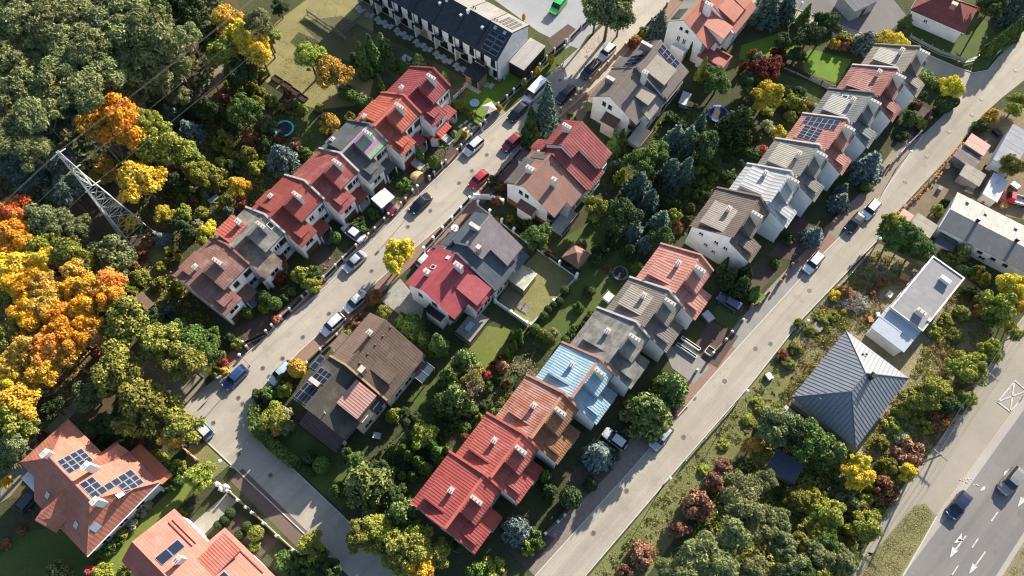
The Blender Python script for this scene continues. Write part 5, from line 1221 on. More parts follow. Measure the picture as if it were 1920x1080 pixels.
wallrun('white garden wall closing the lawn of the graphite house at its far end', [(18.6, 15.5), (7.7, 14.4)], .8, step=5.4, ph=1.3, mat=WALLG, pil=WHITE)
wallrun('white garden wall between the raspberry and graphite gardens', [(7.6, 13.8), (7.6, 7.5)], 1.0, ph=1.25, step=3.1)
wallrun('white gatepost wall at the upper street corner of the graphite house', [(20.9, -6.9), (22.4, -4.6), (22.9, -2.4)], 1.5, ph=1.55, step=9)
# fences on the second street
k5 = crop(1130, 480, 4.5)
fence('street_fence', 'low fence with two white posts before the red end house on the second street', [c3(8, *p) for p in ((1150, 840), (1220, 773), (1258, 735), (1330, 660))], pm=PB, panel=DARKM, group='garden fences on the second street')
fence('street_fence', 'fence before the yard with white planters beside the taupe row house', [k5(*p) for p in ((800, 960), (935, 815), (1045, 700), (1095, 635), (1190, 535))], pm=PB, cap=CHIM, skip=(0,), group='garden fences on the second street')
fence('street_fence', 'brick-pillared fence beside the conifers of the pink row house', [c3(6, *p) for p in ((395, 632), (435, 622), (490, 562))], pm=BRP, cap=BRP, group='garden fences on the second street')
fence('street_fence', 'orange brick fence before the brown row house with the white gable', [c3(6, *p) for p in ((555, 495), (580, 465), (620, 402), (660, 380))], pm=BRP, cap=BRP, gate=(0,), group='garden fences on the second street')
fence('street_fence', 'orange brick fence with four pillars opposite the parked black car', [c3(6, *p) for p in ((850, 165), (862, 150), (905, 95), (935, 75))], pm=BRP, cap=BRP, group='garden fences on the second street')
fence('street_fence', 'orange-pillared fence below the blue spruce of the upper row', [c3(3, *p) for p in ((1070, 1025), (1120, 965), (1165, 925))], pm=BRP, cap=BRP, group='garden fences on the second street')
fence('street_fence', 'mesh fence with white posts before the slate-grey row house', [c3(3, *p) for p in ((1205, 885), (1230, 857), (1275, 805), (1340, 740))], pm=WHITE, panel=METAL, pil=.2, pt=.02, group='garden fences on the second street')
fence('street_fence', 'brick fence along the paved yard of the greige end house', [c3(3, *p) for p in ((1345, 735), (1400, 660), (1420, 600))], pm=BRICK, panel=BROWNP, group='garden fences on the second street')
# fence of the terrace and the play lawn
kT = crop(680, 0, 4.695)
fence('street_fence', 'dark fence with pale pillars between the townhouse play lawn and the street', [kT(*p) for p in ((1065, 1030), (1120, 975), (1195, 905), (1270, 838), (1330, 780), (1430, 695), (1490, 635), (1560, 560), (1620, 490), (1690, 425), (1790, 345))], pm=plain('pale grey pillar', (.55, .56, .57), .8), cap=plain('pale grey pillar', (.5, .5, .5)), panel=DARKM, ph=1.3)
fence('street_fence', 'dark fence with grey pillars along the townhouse yard by the tall tree', [c3(2, *p) for p in ((1285, 205), (1350, 140), (1420, 75))], pm=WALLG, cap=CONC, panel=DARKM)
fence('picket_fence', 'white picket fence at the corner of the play lawn', [kT(*p) for p in ((800, 848), (850, 795), (915, 735))], z=1.0, pil=.08, pm=WHITE, cap=WHITE, panel=WHITE, ph=.95, base=None)
fence('picket_fence', 'brown picket fence between the play lawn and the crimson house garden', [kT(*p) for p in ((800, 890), (900, 950), (1000, 1005), (1060, 1040))], z=1.0, pil=.12, pm=BROWNP, cap=BROWNP, panel=BROWNP, ph=1.0, base=None)
fence('street_fence', 'brown fence with white pillars along the side street before the salmon-roofed house', [c3(7, *p) for p in ((1275, 600), (1333, 652), (1380, 692), (1413, 722), (1478, 783), (1552, 852), (1645, 935), (1720, 1000))], pm=WHITE, panel=BROWNP, gate=(2,))
fence('gate', 'white gate piers at the head of the concrete drive by the villa', [c3(7, *p) for p in ((1215, 560), (1240, 590), (1262, 575))], pil=.55, pm=WHITE, panel=WALLG, cat='gate')
fence('brick_wall', 'orange brick garden wall under the amber tree by the side street', [c3(7, *p) for p in ((1010, 345), (1055, 385), (1100, 425))], z=1.1, pil=.3, pm=BRP, cap=BRP, panel=BRP, ph=1.05, cat='wall')
fence('creeper_fence', 'leaning fence overgrown with red creeper beside the second street', [crop(1620, 180, 3.6)(*p) for p in ((240, 790), (340, 690), (440, 590), (560, 450), (650, 350), (720, 270))], z=1.2, pil=.12, pm=GREYW, cap=GREYW, panel=BRICK, ph=1.1, base=None)
fence('wire_fence', 'sagging wire fence between the second street and the waste ground', [crop(1380, 440, 3.856)(*p) for p in ((740, 370), (840, 275), (930, 170), (1030, 60))], z=1.3, pil=.09, pm=METAL, cap=METAL, panel=METAL, pt=.015, base=None)
fence('wire_fence', 'low wire fence along the green verge of the second street', [c3(9, *p) for p in ((20, 430), (130, 305), (240, 180), (330, 75))], z=1.0, pil=.09, pm=METAL, cap=METAL, panel=METAL, pt=.015, base=None)
fence('wire_fence', 'thin wire fence below the white wall of the maroon hip-roofed house', [crop(1380, 0, 3.556)(*p) for p in ((1170, 225), (1240, 265), (1310, 300), (1380, 335), (1460, 360), (1540, 390), (1620, 370))], z=1.3, pil=.09, pm=METAL, cap=METAL, panel=METAL, pt=.015, base=None)
fence('rail_fence', 'dark slatted boundary fence between two lawns of the upper row', [c3(3, *p) for p in ((580, 355), (650, 385), (720, 418), (790, 452), (855, 485))], z=1.3, pil=.16, pm=DARKM, cap=DARKM, panel=FRAMED, ph=1.3)
fence('wooden_fence', 'thin paling fence along the meadow behind the townhouse terrace', [crop(480, 0, 7.2)(*p) for p in ((680, 130), (800, 210), (930, 300), (1060, 380), (1200, 490))], z=1.1, pil=.12, pm=GREYW, cap=GREYW, panel=GREYW, base=None)
fence('wooden_fence', 'garden fence up the dark line towards the end of the terrace', [crop(480, 0, 7.2)(*p) for p in ((1170, 395), (1300, 290), (1440, 170), (1580, 60))], z=1.1, pil=.08, pm=GREYW, cap=GREYW, panel=GREYW, base=None)

# ------------------------------------------------------------------ street lamps
def lamp(x, y, label, hgt=5.2, arm=0):
    p = at(x, y, hgt)
    t = thing('street_lamp', label, 'street lamp', (p.x, p.y, 0), 0, 'street lamps')
    MB().lathe((0, 0, 0), [(.11, 0), (.09, .8), (.055, .85), (.05, hgt - .25)], 8).build('pole', METAL, t)
    MB().lathe((0, 0, hgt - .25), [(.08, 0), (.2, .08), (.25, .22), (.2, .38), (.06, .45)], 12).build('globe', plain('opal globe', (.82, .83, .83), .3, var=.02), t, smooth=True)
for a in ((448, 665, 'globe lamp beside the coral-red bush at the wood end of the first street'), (412, 864, 'globe lamp on the grass corner opposite the solar-panelled corner house'), (782, 348, 'globe lamp beside the black car on the first street'), (1401.7, 733, 'globe lamp on the verge opposite the row with the sky-blue roof'), (1650, 447, 'globe lamp in front of the waste ground near the two parked cars'), (1257, 897, 'globe lamp on the verge at the foot of the second street'), (1515.7, 601.7, 'globe lamp by the waste ground near the pile of pale branches'), (1707.7, 284, 'globe lamp before the mesh fence of the upper row'), (1059, 85, 'globe lamp on the grass strip by the dark townhouse annexe'), (1504, 5, 'globe lamp on the asphalt yard at the top edge')):
    lamp(*a)
def signpost(x, y, label, mat, z=2.4):
    p = at(x, y, z); t = thing('road_sign', label, 'road sign', (p.x, p.y, 0), R(40))
    MB().tube((0, 0, 0), (0, 0, z), .035, n=6).build('post', METAL, t)
    MB().pz([(-.35, -.03), (.35, -.03), (.35, .03), (-.35, .03)], z - .6, z).build('sign_plate', mat, t)
signpost(*crop(330, 600, 4.155)(330, 440), 'small road sign post beside the parked blue hatchback', WHITE)
signpost(*c3(3, 1785, 285), 'small white road sign at the top right street corner', WHITE)

# ------------------------------------------------------------------ vehicles
TYRE = plain('tyre', (.02, .02, .02), .9, var=.1); RIM = plain('rim', (.45, .46, .47), .35, .7, var=.05)
HEADL = glass('headlight lens', (.55, .57, .58), .1); TAILL = plain('tail light', (.35, .02, .02), .3, var=.05); PLATE = plain('number plate', (.7, .7, .68), .5, var=.03)
def car(label, px, ang, colr, L=4.35, Wd=1.78, Hh=1.47, kind='hatch', roofc=None, cat='car', group='cars parked in the streets', rails=False):
    p = at(px[0], px[1], .7)
    t = thing('parked_car' if cat == 'car' else cat, label, cat, (p.x, p.y, 0), R(ang), group)
    pm = paint('car paint ' + '%.2f %.2f %.2f' % colr, colr)
    a = L / 2; w = Wd / 2
    # lower body: stations (x, half width, z bottom, z shoulder, z top centre)
    hood = {'hatch': .93, 'sedan': .9, 'suv': 1.05, 'van': 1.15}[kind]; belt = hood + .06
    st = [(-a, w * .78, .38, .62, .66), (-a + .08, w * .9, .26, .78, .84 if kind != 'sedan' else .90), (-a + .35, w * .98, .2, belt - .04, belt), (-a + .9, w, .19, belt, belt + .02), (0, w, .19, belt - .02, belt), (a - 1.45, w, .19, belt - .05, belt), (a - 1.1, w * .99, .19, hood - .06, hood + .02), (a - .45, w * .95, .21, hood - .14, hood - .08), (a - .12, w * .85, .28, .66, .72), (a, w * .7, .38, .52, .55)]
    pts, fc = [], []
    for x, hw, zb, zs, zt in st:
        prof = [(-hw * .9, zb), (-hw, zb + .12), (-hw, zs - .12), (-hw * .93, zs), (-hw * .45, zt), (hw * .45, zt), (hw * .93, zs), (hw, zs - .12), (hw, zb + .12), (hw * .9, zb)]
        pts += [(x, y, z) for y, z in prof]
    n = 10
    for i in range(len(st) - 1):
        for j in range(n):
            fc.append((i * n + j, i * n + (j + 1) % n, (i + 1) * n + (j + 1) % n, (i + 1) * n + j))
    fc += [tuple(range(n))[::-1], tuple(range((len(st) - 1) * n, len(st) * n))]
    MB().add(pts, fc).build('body', pm, t, smooth=False)
    # cabin
    if kind == 'hatch': cb = [(-a + .12, -a + .55), (a - 1.75, a - 1.12)]
    elif kind == 'sedan': cb = [(-a + .62, -a + 1.35), (a - 1.85, a - 1.15)]
    elif kind == 'suv': cb = [(-a + .12, -a + .42), (a - 1.8, a - 1.2)]
    else: cb = [(-a + .06, -a + .16), (a - 1.55, a - .85)]
    (xr0, xr1), (xf1, xf0) = cb
    z0, z1 = belt - .02, Hh - .06; wb, wt = w * .93, w * .74 if kind != 'van' else w * .86
    B = [(xr0, -wb, z0), (xf0, -wb, z0), (xf0, wb, z0), (xr0, wb, z0)]; T = [(xr1, -wt, z1), (xf1, -wt, z1), (xf1, wt, z1), (xr1, wt, z1)]
    MB().prism(B, T).build('pillar_frame', paint('black trim', (.012, .012, .014), 0), t)
    rm = pm if not roofc else paint('car paint %.2f %.2f %.2f' % roofc, roofc)
    rp = []
    xs = [xr1 - .06, lerp(xr1, xf1, .2), lerp(xr1, xf1, .7), xf1 + .05]
    zt = [z1 - .01, z1 + .065, z1 + .07, z1]
    pts, fc = [], []
    for x, z in zip(xs, zt):
        pts += [(x, -wt - .02, z1 - .04), (x, -wt * .85, z), (x, 0, z + .015), (x, wt * .85, z), (x, wt + .02, z1 - .04)]
    for i in range(3):
        for j in range(5): fc.append((i * 5 + j, i * 5 + (j + 1) % 5, i * 5 + 5 + (j + 1) % 5, i * 5 + 5 + j))
    fc += [(4, 3, 2, 1, 0), (15, 16, 17, 18, 19)]
    roof = MB().add(pts, fc).build('roof', rm, t)
    if rails or kind == 'suv':
        for s in (-1, 1): MB().box(xr1 + .15, xf1 - .15, s * wt * .88 - .02, s * wt * .88 + .02, z1 + .05, z1 + .12).build('roof_rail', METAL, roof)
    def pane(q, name, off):
        q = [Vector(v) for v in q]; c = sum(q, Vector()) / 4
        q = [c + (v - c) * .9 for v in q]
        MB().prism([v + off * .005 for v in q], [v + off * .018 for v in q]).build(name, GLASS, t)
    pane((B[1], B[2], T[2], T[1]), 'windscreen', Vector((1, 0, .5))); pane((B[0], B[3], T[3], T[0]), 'rear_window', Vector((-1, 0, .3)))
    for s, (i, j) in ((-1, (0, 1)), (1, (3, 2))):
        b0, b1, t0, t1 = Vector(B[i]), Vector(B[j]), Vector(T[i]), Vector(T[j])
        for q0, q1 in ((.04, .5), (.53, .97)):
            pane((b0.lerp(b1, q0), b0.lerp(b1, q1), t0.lerp(t1, q1), t0.lerp(t1, q0)), 'side_window', Vector((0, s, .2)))
    for sx in (-a + .78, a - .82):
        for s in (-1, 1):
            m = MB().tube((sx, s * (w - .2), .31), (sx, s * (w + .005), .31), .315, n=14)
            wh = m.build('wheel', TYRE, t)
            MB().tube((sx, s * (w - .05), .31), (sx, s * (w + .012), .31), .2, n=10).build('rim', RIM, wh)
    for s in (-1, 1):
        MB().box(a - .3, a - .1, s * w * .62 - .16, s * w * .62 + .16, .58, .72).build('headlight', HEADL, t)
        MB().box(-a + .0, -a + .12, s * w * .66 - .14, s * w * .66 + .14, .66, .84).build('tail_light', TAILL, t)
        MB().box(a - 1.62, a - 1.48, s * (w + .02) - .09, s * (w + .02) + .09, belt - .02, belt + .12).build('mirror', pm, t)
    trim = paint('black trim', (.012, .012, .014), 0)
    MB().box(a - .10, a + .02, -w * .42, w * .42, .44, .56).build('grille', trim, t); MB().box(a - .16, a + .005, -w * .66, w * .66, .24, .34).build('front_bumper', trim, t); MB().box(-a - .015, -a + .12, -w * .74, w * .74, .28, .42).build('rear_bumper', trim, t)
    for s in (-1, 1):
        MB().box(-a + 1.15, a - 1.2, s * w * .985 - .025, s * w * .985 + .025, .2, .3).build('side_sill', trim, t)
        for xd in (-a + 1.25, -.05, a - 1.55): MB().box(xd - .012, xd + .012, s * (w + .001) - .004, s * (w + .001) + .004, .34, belt - .12).build('door_gap', trim, t)
        for xd in (.12 - a * .45, .55): MB().box(xd, xd + .16, s * (w + .012) - .012, s * (w + .012) + .012, belt - .17, belt - .13).build('door_handle', pm, t)
    MB().box(a - 1.2, a - 1.06, -w * .6, w * .6, belt - .01, belt + .03).build('wiper_panel', trim, t)
    MB().box(-a - .02, -a + .04, -.26, .26, .48, .6).build('number_plate', PLATE, t); MB().box(a - .05, a + .01, -.26, .26, .36, .46).build('number_plate', PLATE, t)
    return t
S1, S2 = 47.5, 46.0
WHT, SIL, BLK = (.62, .63, .64), (.36, .38, .40), (.012, .013, .016)
car('blue hatchback parked by the wood end of the first street', crop(330, 600, 4.155)(460, 447), S1 + 182, (.035, .075, .23))
car('light blue city car with white roof half under the amber tree', crop(330, 600, 4.155)(203, 842), 180 - 42, (.14, .36, .52), 3.9, 1.72, 1.5, roofc=(.62, .63, .64))
car('pale blue car half hidden behind the round amber tree', crop(330, 600, 4.155)(820, 412), S1 + 180, (.42, .53, .60))
car('white hatchback parked before the corner twin house', kA(1165, 893), S1 + 180, WHT)
car('silver-white sedan parked by the rust-brown hedge', kA(1322, 738), S1 + 180, (.46, .48, .50), 4.5, kind='sedan')
car('silver sedan on the far side of the first street near the weathered grey house', kA(1312, 470), S1 + 180, SIL, 4.5, kind='sedan')
car('white coupe with black roof glass in the hedged driveway', kA(1303, 272), -38 + 180, WHT, 4.6, 1.85, 1.35, 'sedan')
car('black car under the globe lamp on the first street', kB(397, 815), S1 + 180, BLK, 4.5, kind='sedan')
car('bright red hatchback on the first street', kB(887, 613), S1 + 180, (.42, .022, .04), 4.1)
car('white estate car before the crimson row house', kB(845, 332), S1 + 180, WHT, 4.4, kind='hatch')
car('dark red estate car facing the bright red hatchback', c3(2, 958, 800), S1 + 180, (.20, .018, .035), 4.3)
car('black estate car behind the white van', c3(2, 990, 630), S1 + 183, BLK, 4.5)
car('white passenger van on the first street', c3(2, 1088, 518), S1 + 184, WHT, 5.6, 1.98, 2.3, 'van', cat='van')
car('black car by the orange brick fence beside the tall spruce', c3(2, 1260, 530), S1 + 182, BLK, 4.6, kind='suv', Hh=1.6)
car('near-black car before the taupe twin house', c3(2, 1402, 390), S1 + 182, (.02, .018, .024), 4.6, kind='suv', Hh=1.62)
car('white hatchback, the uppermost car on the first street', c3(2, 1492, 292), S1 + 182, WHT, 4.3)
car('bright green van in the townhouse yard', c3(2, 1222, 28), 238, (.03, .48, .09), 4.6, 1.85, 1.9, 'van', cat='van')
car('white car, the upper of the two parked nose to tail on the second street', c3(6, 1058, 97), S2 + 180, WHT, 4.3)
car('black car parked behind the white one on the second street', c3(6, 968, 172), S2 + 180, BLK, 4.3)
car('white car with dark windscreen alone on the second street', c3(6, 737, 397), S2 + 180, WHT, 4.4)
car('dark blue estate in the grassy driveway by the conifers', c3(6, 265, 622), -36 + 180, (.05, .07, .13), 4.4)
car('silver car half under the dark fir on the second street', c3(8, 1800, 300), S2 + 182, SIL, 4.3)
car('white car behind the thin blue spruce in a front yard', c3(8, 1540, 308), -38 + 180, (.50, .52, .52), 4.0)
car('dark blue car driving on the main road', c3(9, 1555, 680), 43.5 + 180, (.012, .022, .07), 4.5, group='cars on the main road')
car('silver off-roader driving on the main road, at the right edge', c3(9, 1850, 545), 42 + 180, (.20, .20, .185), 4.7, 1.88, 1.75, 'suv', group='cars on the main road')
car('white car half under the raspberry porch roof', crop(740, 360, 3.376)(203, 420), S1, WHT, 4.0)
car('dark red car under the white canopy', crop(440, 120, 3.176)(905, 850), -38, (.16, .012, .025), 4.0)
car('dark car beside the villa, at the left edge', crop(40, 760, 3.374)(58, 585), 58, (.03, .035, .045), 4.3)
# red pickup: cab and bed
pk = at(1900, 372, .7)
t = thing('pickup_truck', 'red pickup with an open bed among the sheds at the right edge', 'pickup', (pk.x, pk.y, 0), R(160))
rp = paint('car paint pickup red', (.5, .03, .03))
MB().prism([(-.2, -.85, .35), (2.3, -.85, .35), (2.3, .85, .35), (-.2, .85, .35)], [(-.2, -.85, .95), (2.3, -.8, .8), (2.3, .8, .8), (-.2, .85, .95)]).build('body', rp, t)
MB().prism([(-.1, -.8, .95), (1.2, -.8, .92), (1.2, .8, .92), (-.1, .8, .95)], [(.0, -.68, 1.6), (.65, -.68, 1.6), (.65, .68, 1.6), (.0, .68, 1.6)]).build('cab', rp, t)
MB().prism([(.72, -.6, 1.56), (1.16, -.7, .98), (1.16, .7, .98), (.72, .6, 1.56)], [(.76, -.6, 1.59), (1.2, -.7, 1.0), (1.2, .7, 1.0), (.76, .6, 1.59)]).build('windscreen', GLASS, t)
for q in ((-2.6, -.2, -.85, -.78), (-2.6, -.2, .78, .85), (-2.6, -2.53, -.78, .78)): MB().box(*q, .5, 1.0).build('bed_side', METAL, t)
MB().box(-2.53, -.2, -.78, .78, .45, .55).build('bed_floor', METAL, t)
for sx in (-1.7, 1.6):
    for s in (-1, 1): MB().tube((sx, s * .65, .33), (sx, s * .86, .33), .33, n=12).build('wheel', TYRE, t)

# ------------------------------------------------------------------ pylon and lines
STEEL = plain('galvanised steel', (.42, .43, .41), .6, 0, var=.15, scale=2)
pb = at(258, 440, 0)
py = thing('pylon', 'grey steel lattice pylon between the pine wood and the gardens', 'pylon', (pb.x, pb.y, 0), R(50))
HP = 24.0
def hw(z): return 2.1 - 1.55 * min(1, z / 17.0) if z < 17 else .55 - .4 * (z - 17) / 7.0
def corner(i, z): return Vector((hw(z) * (1, -1, -1, 1)[i], hw(z) * (1, 1, -1, -1)[i], z))
LV = [0, 3.6, 6.6, 9.2, 11.4, 13.4, 15.2, 17, 18.4, 19.8, 21.2, 22.6, 24]
def bar(name, a, b, r): return MB().tube(a, b, r, n=4).build(name, STEEL, py)
for i in range(4):
    MB().box(corner(i, 0).x - .3, corner(i, 0).x + .3, corner(i, 0).y - .3, corner(i, 0).y + .3, 0, .3).build('footing', CONC, py)
    for a, b in ((0, 17), (17, 24)): bar('leg', corner(i, a), corner(i, b), .085 if a == 0 else .07)
    j = (i + 1) % 4
    for a, b in zip(LV, LV[1:]):
        bar('brace', corner(i, a), corner(j, b), .042); bar('brace', corner(j, a), corner(i, b), .042)
        bar('brace', corner(i, b), corner(j, b), .042)
        if a < 11: m = (corner(i, a) + corner(j, b)) / 2; bar('brace', (corner(i, a) + corner(i, b)) / 2, (corner(j, a) + corner(j, b)) / 2, .025)
ARMS = [(21.0, 2.4, 1), (18.6, 2.8, -1), (16.2, 2.8, 1)]
INS = plain('insulator', (.55, .56, .55), .3, var=.05)
tips = [Vector((0, 0, HP))]
for z, l, s in ARMS:
    tip = Vector((0, s * (hw(z) + l), z))
    tips.append(tip)
    for dx in (-1, 1):
        bar('cross_arm', Vector((dx * hw(z), s * hw(z), z - .25)), tip, .05); bar('cross_arm', Vector((dx * hw(z + .9), s * hw(z + .9), z + .9)), tip, .045)
    for k in range(1, 4): bar('arm_brace', Vector((hw(z), s * hw(z), z - .25)).lerp(tip, k / 4), Vector((-hw(z), s * hw(z), z - .25)).lerp(tip, (k + .5) / 4), .025)
    for dx in (-1, 1):
        m = MB()
        for k in range(7): m.tube(tip + Vector((dx * (.15 + k * .17), 0, -.02 * k)), tip + Vector((dx * (.27 + k * .17), 0, -.02 * k)), .11, .07, 8)
        m.build('insulator', INS, py)
CAB = plain('line cable', (.13, .13, .128), .7, 0, var=.1)
def cable(label, a, b, sag, r=.04, n=24, mat=None, name='power_cable', group='overhead cables of the pylon'):
    mb = MB(); prev = None
    for k in range(n + 1):
        t_ = k / n; p = a.lerp(b, t_); p.z -= sag * 4 * t_ * (1 - t_)
        if prev is not None: mb.tube(prev, p, r, n=4)
        prev = p
    tag(mb.build(name, mat or CAB, None), label, 'cable', group)
M = Matrix.Translation((pb.x, pb.y, 0)) @ Matrix.Rotation(R(50), 4, 'Z')
D = at(437, 0, 24.5) - at(108, 285, 24); D.z = 0; D.normalize()
nm = ['earth wire from the pylon top', 'cable from the upper right arm of the pylon', 'cable from the left arm of the pylon', 'cable from the lower right arm of the pylon']
for k, tp in enumerate(tips):
    w = M @ tp
    off = 0 if k == 0 else 1.3
    e1 = w + D * 130; e1.z = w.z + 1; e2 = w - D * 90; e2.z = w.z
    cable(nm[k] + ' towards the upper right', w + D * off, e1, 2.5, .022 if k else .02)
    cable(nm[k] + ' towards the lower left', w - D * off, e2, 1.5, .022 if k else .02)
# wooden pole line beside the main road
WP = plain('grey pole wood', (.22, .19, .16), .9, var=.2, scale=3)
def upole(base, top, z, label):
    p = at(*base); q = at(*top, z)
    t = thing('utility_pole', label, 'utility pole', (p.x, p.y, 0), R(43), 'utility poles by the main road')
    MB().lathe((0, 0, 0), [(.16, 0), (.11, z)], 10).build('pole', WP, t)
    a = MB().box(-.06, .06, -1.1, 1.1, z - .35, z - .22).build('crossarm', WP, t)
    for y in (-1.0, -.35, .35, 1.0): MB().lathe((0, y, z - .22), [(.05, 0), (.07, .08), (.04, .16)], 8).build('insulator', INS, a)
    return p
def hsolve(base, top):
    b = at(*base); best = None
    for k in range(20, 140):
        z = k * .1; v = Vector((b.x, b.y, z - CAM_H)); u = v.y * SP + v.z * CP; w = v.y * CP - v.z * SP
        e = math.hypot(960 + F_PX * v.x / w - top[0], 540 - F_PX * u / w - top[1])
        if best is None or e < best[0]: best = (e, z)
    return max(6.0, best[1])
z1 = 7.4
p1 = upole((1808, 731), (1841, 720), z1, 'wooden utility pole with crossarm above the yellow-green shrubs by the pavement')
p2 = upole((1716, 872), (1745, 860), z1, 'utility pole by the small bright yellow tree at the pavement edge')
dv = (p2 - p1)
for k, y in enumerate((-1.0, -.35, .35, 1.0)):
    n_ = Vector((-math.sin(R(43)), math.cos(R(43)), 0)) * y
    for lab, a, b in (('between the two poles', p1, p2), ('running down from the lower pole', p2, p2 + dv * 1.9), ('running up from the upper pole', p1, p1 - dv * 2.2)):
        A, B = a + n_ + Vector((0, 0, z1)), b + n_ + Vector((0, 0, z1))
        cable(('%s of the thin roadside wires ' % ('first', 'second', 'third', 'fourth')[k]) + lab, A, B, .5, .018, 10, None, 'roadside_wire', 'thin wires beside the main road')

# ------------------------------------------------------------------ person on the pavement
def person():
    p = at(1626, 1040, 0)
    t = thing('person', 'person in dark clothes walking on the pavement by the grass verge', 'person', (p.x, p.y, 0), R(-130))
    V = [(0, 0, .95), (0, 0, 1.15), (0, 0, 1.38), (0, 0, 1.5), (.02, 0, 1.62), (.02, 0, 1.72), (0, .19, 1.40), (.04, .24, 1.12), (.14, .24, .90), (0, -.19, 1.40), (-.06, -.24, 1.12), (.02, -.25, .88), (.0, .10, .90), (.18, .10, .50), (.16, .10, .10), (.28, .10, .05), (0, -.10, .90), (-.06, -.10, .50), (-.26, -.10, .14), (-.16, -.10, .05)]
    E = [(0, 1), (1, 2), (2, 3), (3, 4), (4, 5), (2, 6), (6, 7), (7, 8), (2, 9), (9, 10), (10, 11), (0, 12), (12, 13), (13, 14), (14, 15), (0, 16), (16, 17), (17, 18), (18, 19)]
    rad = [.15, .14, .16, .06, .10, .08, .075, .055, .045, .075, .055, .045, .10, .075, .05, .045, .10, .075, .05, .045]
    me = bpy.data.meshes.new('body'); me.from_pydata(V, E, [])
    o = link('body', me, t); me.materials.append(plain('dark clothes', (.02, .02, .025), .8, var=.1))
    sk = o.modifiers.new('skin', 'SKIN'); 
    for i, r in enumerate(rad): me.skin_vertices[0].data[i].radius = (r, r)
    me.skin_vertices[0].data[0].use_root = True
    ss = o.modifiers.new('sub', 'SUBSURF'); ss.levels = ss.render_levels = 1
    MB().lathe((.01, 0, 1.60), [(.10, 0), (.115, .08), (.09, .16), (.03, .2)], 10).build('hair', plain('dark hair', (.03, .02, .015), .7), t, smooth=True)
person()

# ------------------------------------------------------------------ garden things
def trampoline(x, y, r, ring, label):
    p = at(x, y, .8); t = thing('trampoline', label, 'trampoline', (p.x, p.y, 0))
    MB().lathe((0, 0, 0), [(r * .8, .78), (r * .8, .8)], 24).build('mat', plain('black mat', (.02, .022, .028), .8), t)
    pts, fc, n = [], [], 24
    for rr, z in ((r * .8, .8), (r, .78), (r, .84), (r * .8, .86)):
        for i in range(n): pts.append((rr * math.cos(2 * math.pi * i / n), rr * math.sin(2 * math.pi * i / n), z))
    for k in range(4):
        for i in range(n): fc.append((k * n + i, k * n + (i + 1) % n, ((k + 1) % 4) * n + (i + 1) % n, ((k + 1) % 4) * n + i))
    MB().add(pts, fc).build('padding', ring, t)
    for i in range(6): q = math.pi / 3 * i; MB().tube((r * .93 * math.cos(q), r * .93 * math.sin(q), 0), (r * .93 * math.cos(q), r * .93 * math.sin(q), .8), .04).build('leg', METAL, t)
trampoline(533, 241, 1.75, plain('teal padding', (.04, .42, .42), .5), 'round trampoline with teal rim in the garden behind the charcoal roof')
trampoline(1347, 213, 1.9, plain('blue padding', (.04, .10, .40), .5), 'round trampoline with blue rim below the taupe twin house')
trampoline(1163, 512, 1.3, plain('grey padding', (.10, .11, .12), .5), 'small round dark trampoline on the lawn left of the pink roof')
for i, (x, y) in enumerate(((1560, 452), (1612, 485), (1657, 520), (1702, 555))):
    p = at(*c3(1, x, y)); t = thing('raised_bed', ('first', 'second', 'third', 'fourth')[i] + ' from the left of four dark raised beds on the dry lawn', 'raised bed', (p.x, p.y, 0), R(-36), 'raised beds on the dry lawn')
    for q in ((-1.0, 1.0, -.6, -.55), (-1.0, 1.0, .55, .6), (-1.0, -.95, -.55, .55), (.95, 1.0, -.55, .55)): MB().box(*q, 0, .45).build('board', BROWNP, t)
    MB().box(-.95, .95, -.55, .55, 0, .32).build('soil', plain('dark soil', (.03, .024, .018), .95), t)
# play lawn
p = at(*kT(985, 905), .3); t = thing('paddling_pool', 'round inflatable paddling pool with coloured rim on the play lawn', 'paddling pool', (p.x, p.y, 0))
n = 24; pts, fc = [], []
for rr, z in ((.62, .05), (.85, .05), (.88, .3), (.74, .36), (.62, .3)):
    for i in range(n): pts.append((rr * math.cos(2 * math.pi * i / n), rr * math.sin(2 * math.pi * i / n), z))
for k in range(5):
    for i in range(n): fc.append((k * n + i, k * n + (i + 1) % n, ((k + 1) % 5) * n + (i + 1) % n, ((k + 1) % 5) * n + i))
MB().add(pts, fc, 0).build('rim', plain('pink vinyl', (.62, .32, .30), .4, var=.2, scale=3, dirt=(.2, .5, .6)), t, smooth=True); MB().lathe((0, 0, .05), [(.66, 0), (.66, .12)], 24).build('water', glass('pool water', (.22, .45, .55), .1), t)
p = at(*kT(1115, 940), 2.2); t = thing('parasol', 'beige parasol on the play lawn by the dark fence', 'parasol', (p.x, p.y, 0), R(30))
MB().tube((0, 0, 0), (0, 0, 2.3), .03).build('pole', METAL, t)
for i in range(4):
    q = [(-1, -1, 1.95), (1, -1, 1.95), (1, 1, 1.95), (-1, 1, 1.95)]; MB().slab([q[i], q[(i + 1) % 4], (0, 0, 2.35)], .02).build('canopy_panel', plain('beige canvas', (.50, .45, .37), .8), t)
p = at(*kT(895, 830), .8); t = thing('swing_frame', 'red wooden swing frame on the play lawn', 'swing', (p.x, p.y, 0), R(-30))
RW = plain('red wood', (.25, .05, .03), .7)
for x in (-1.0, 1.0):
    for s in (-1, 1): MB().tube((x, s * .6, 0), (x, 0, 1.6), .05).build('leg', RW, t)
MB().tube((-1.1, 0, 1.6), (1.1, 0, 1.6), .05).build('top_bar', RW, t); MB().box(-.3, .3, -.12, .12, .45, .5).build('seat', RW, t)
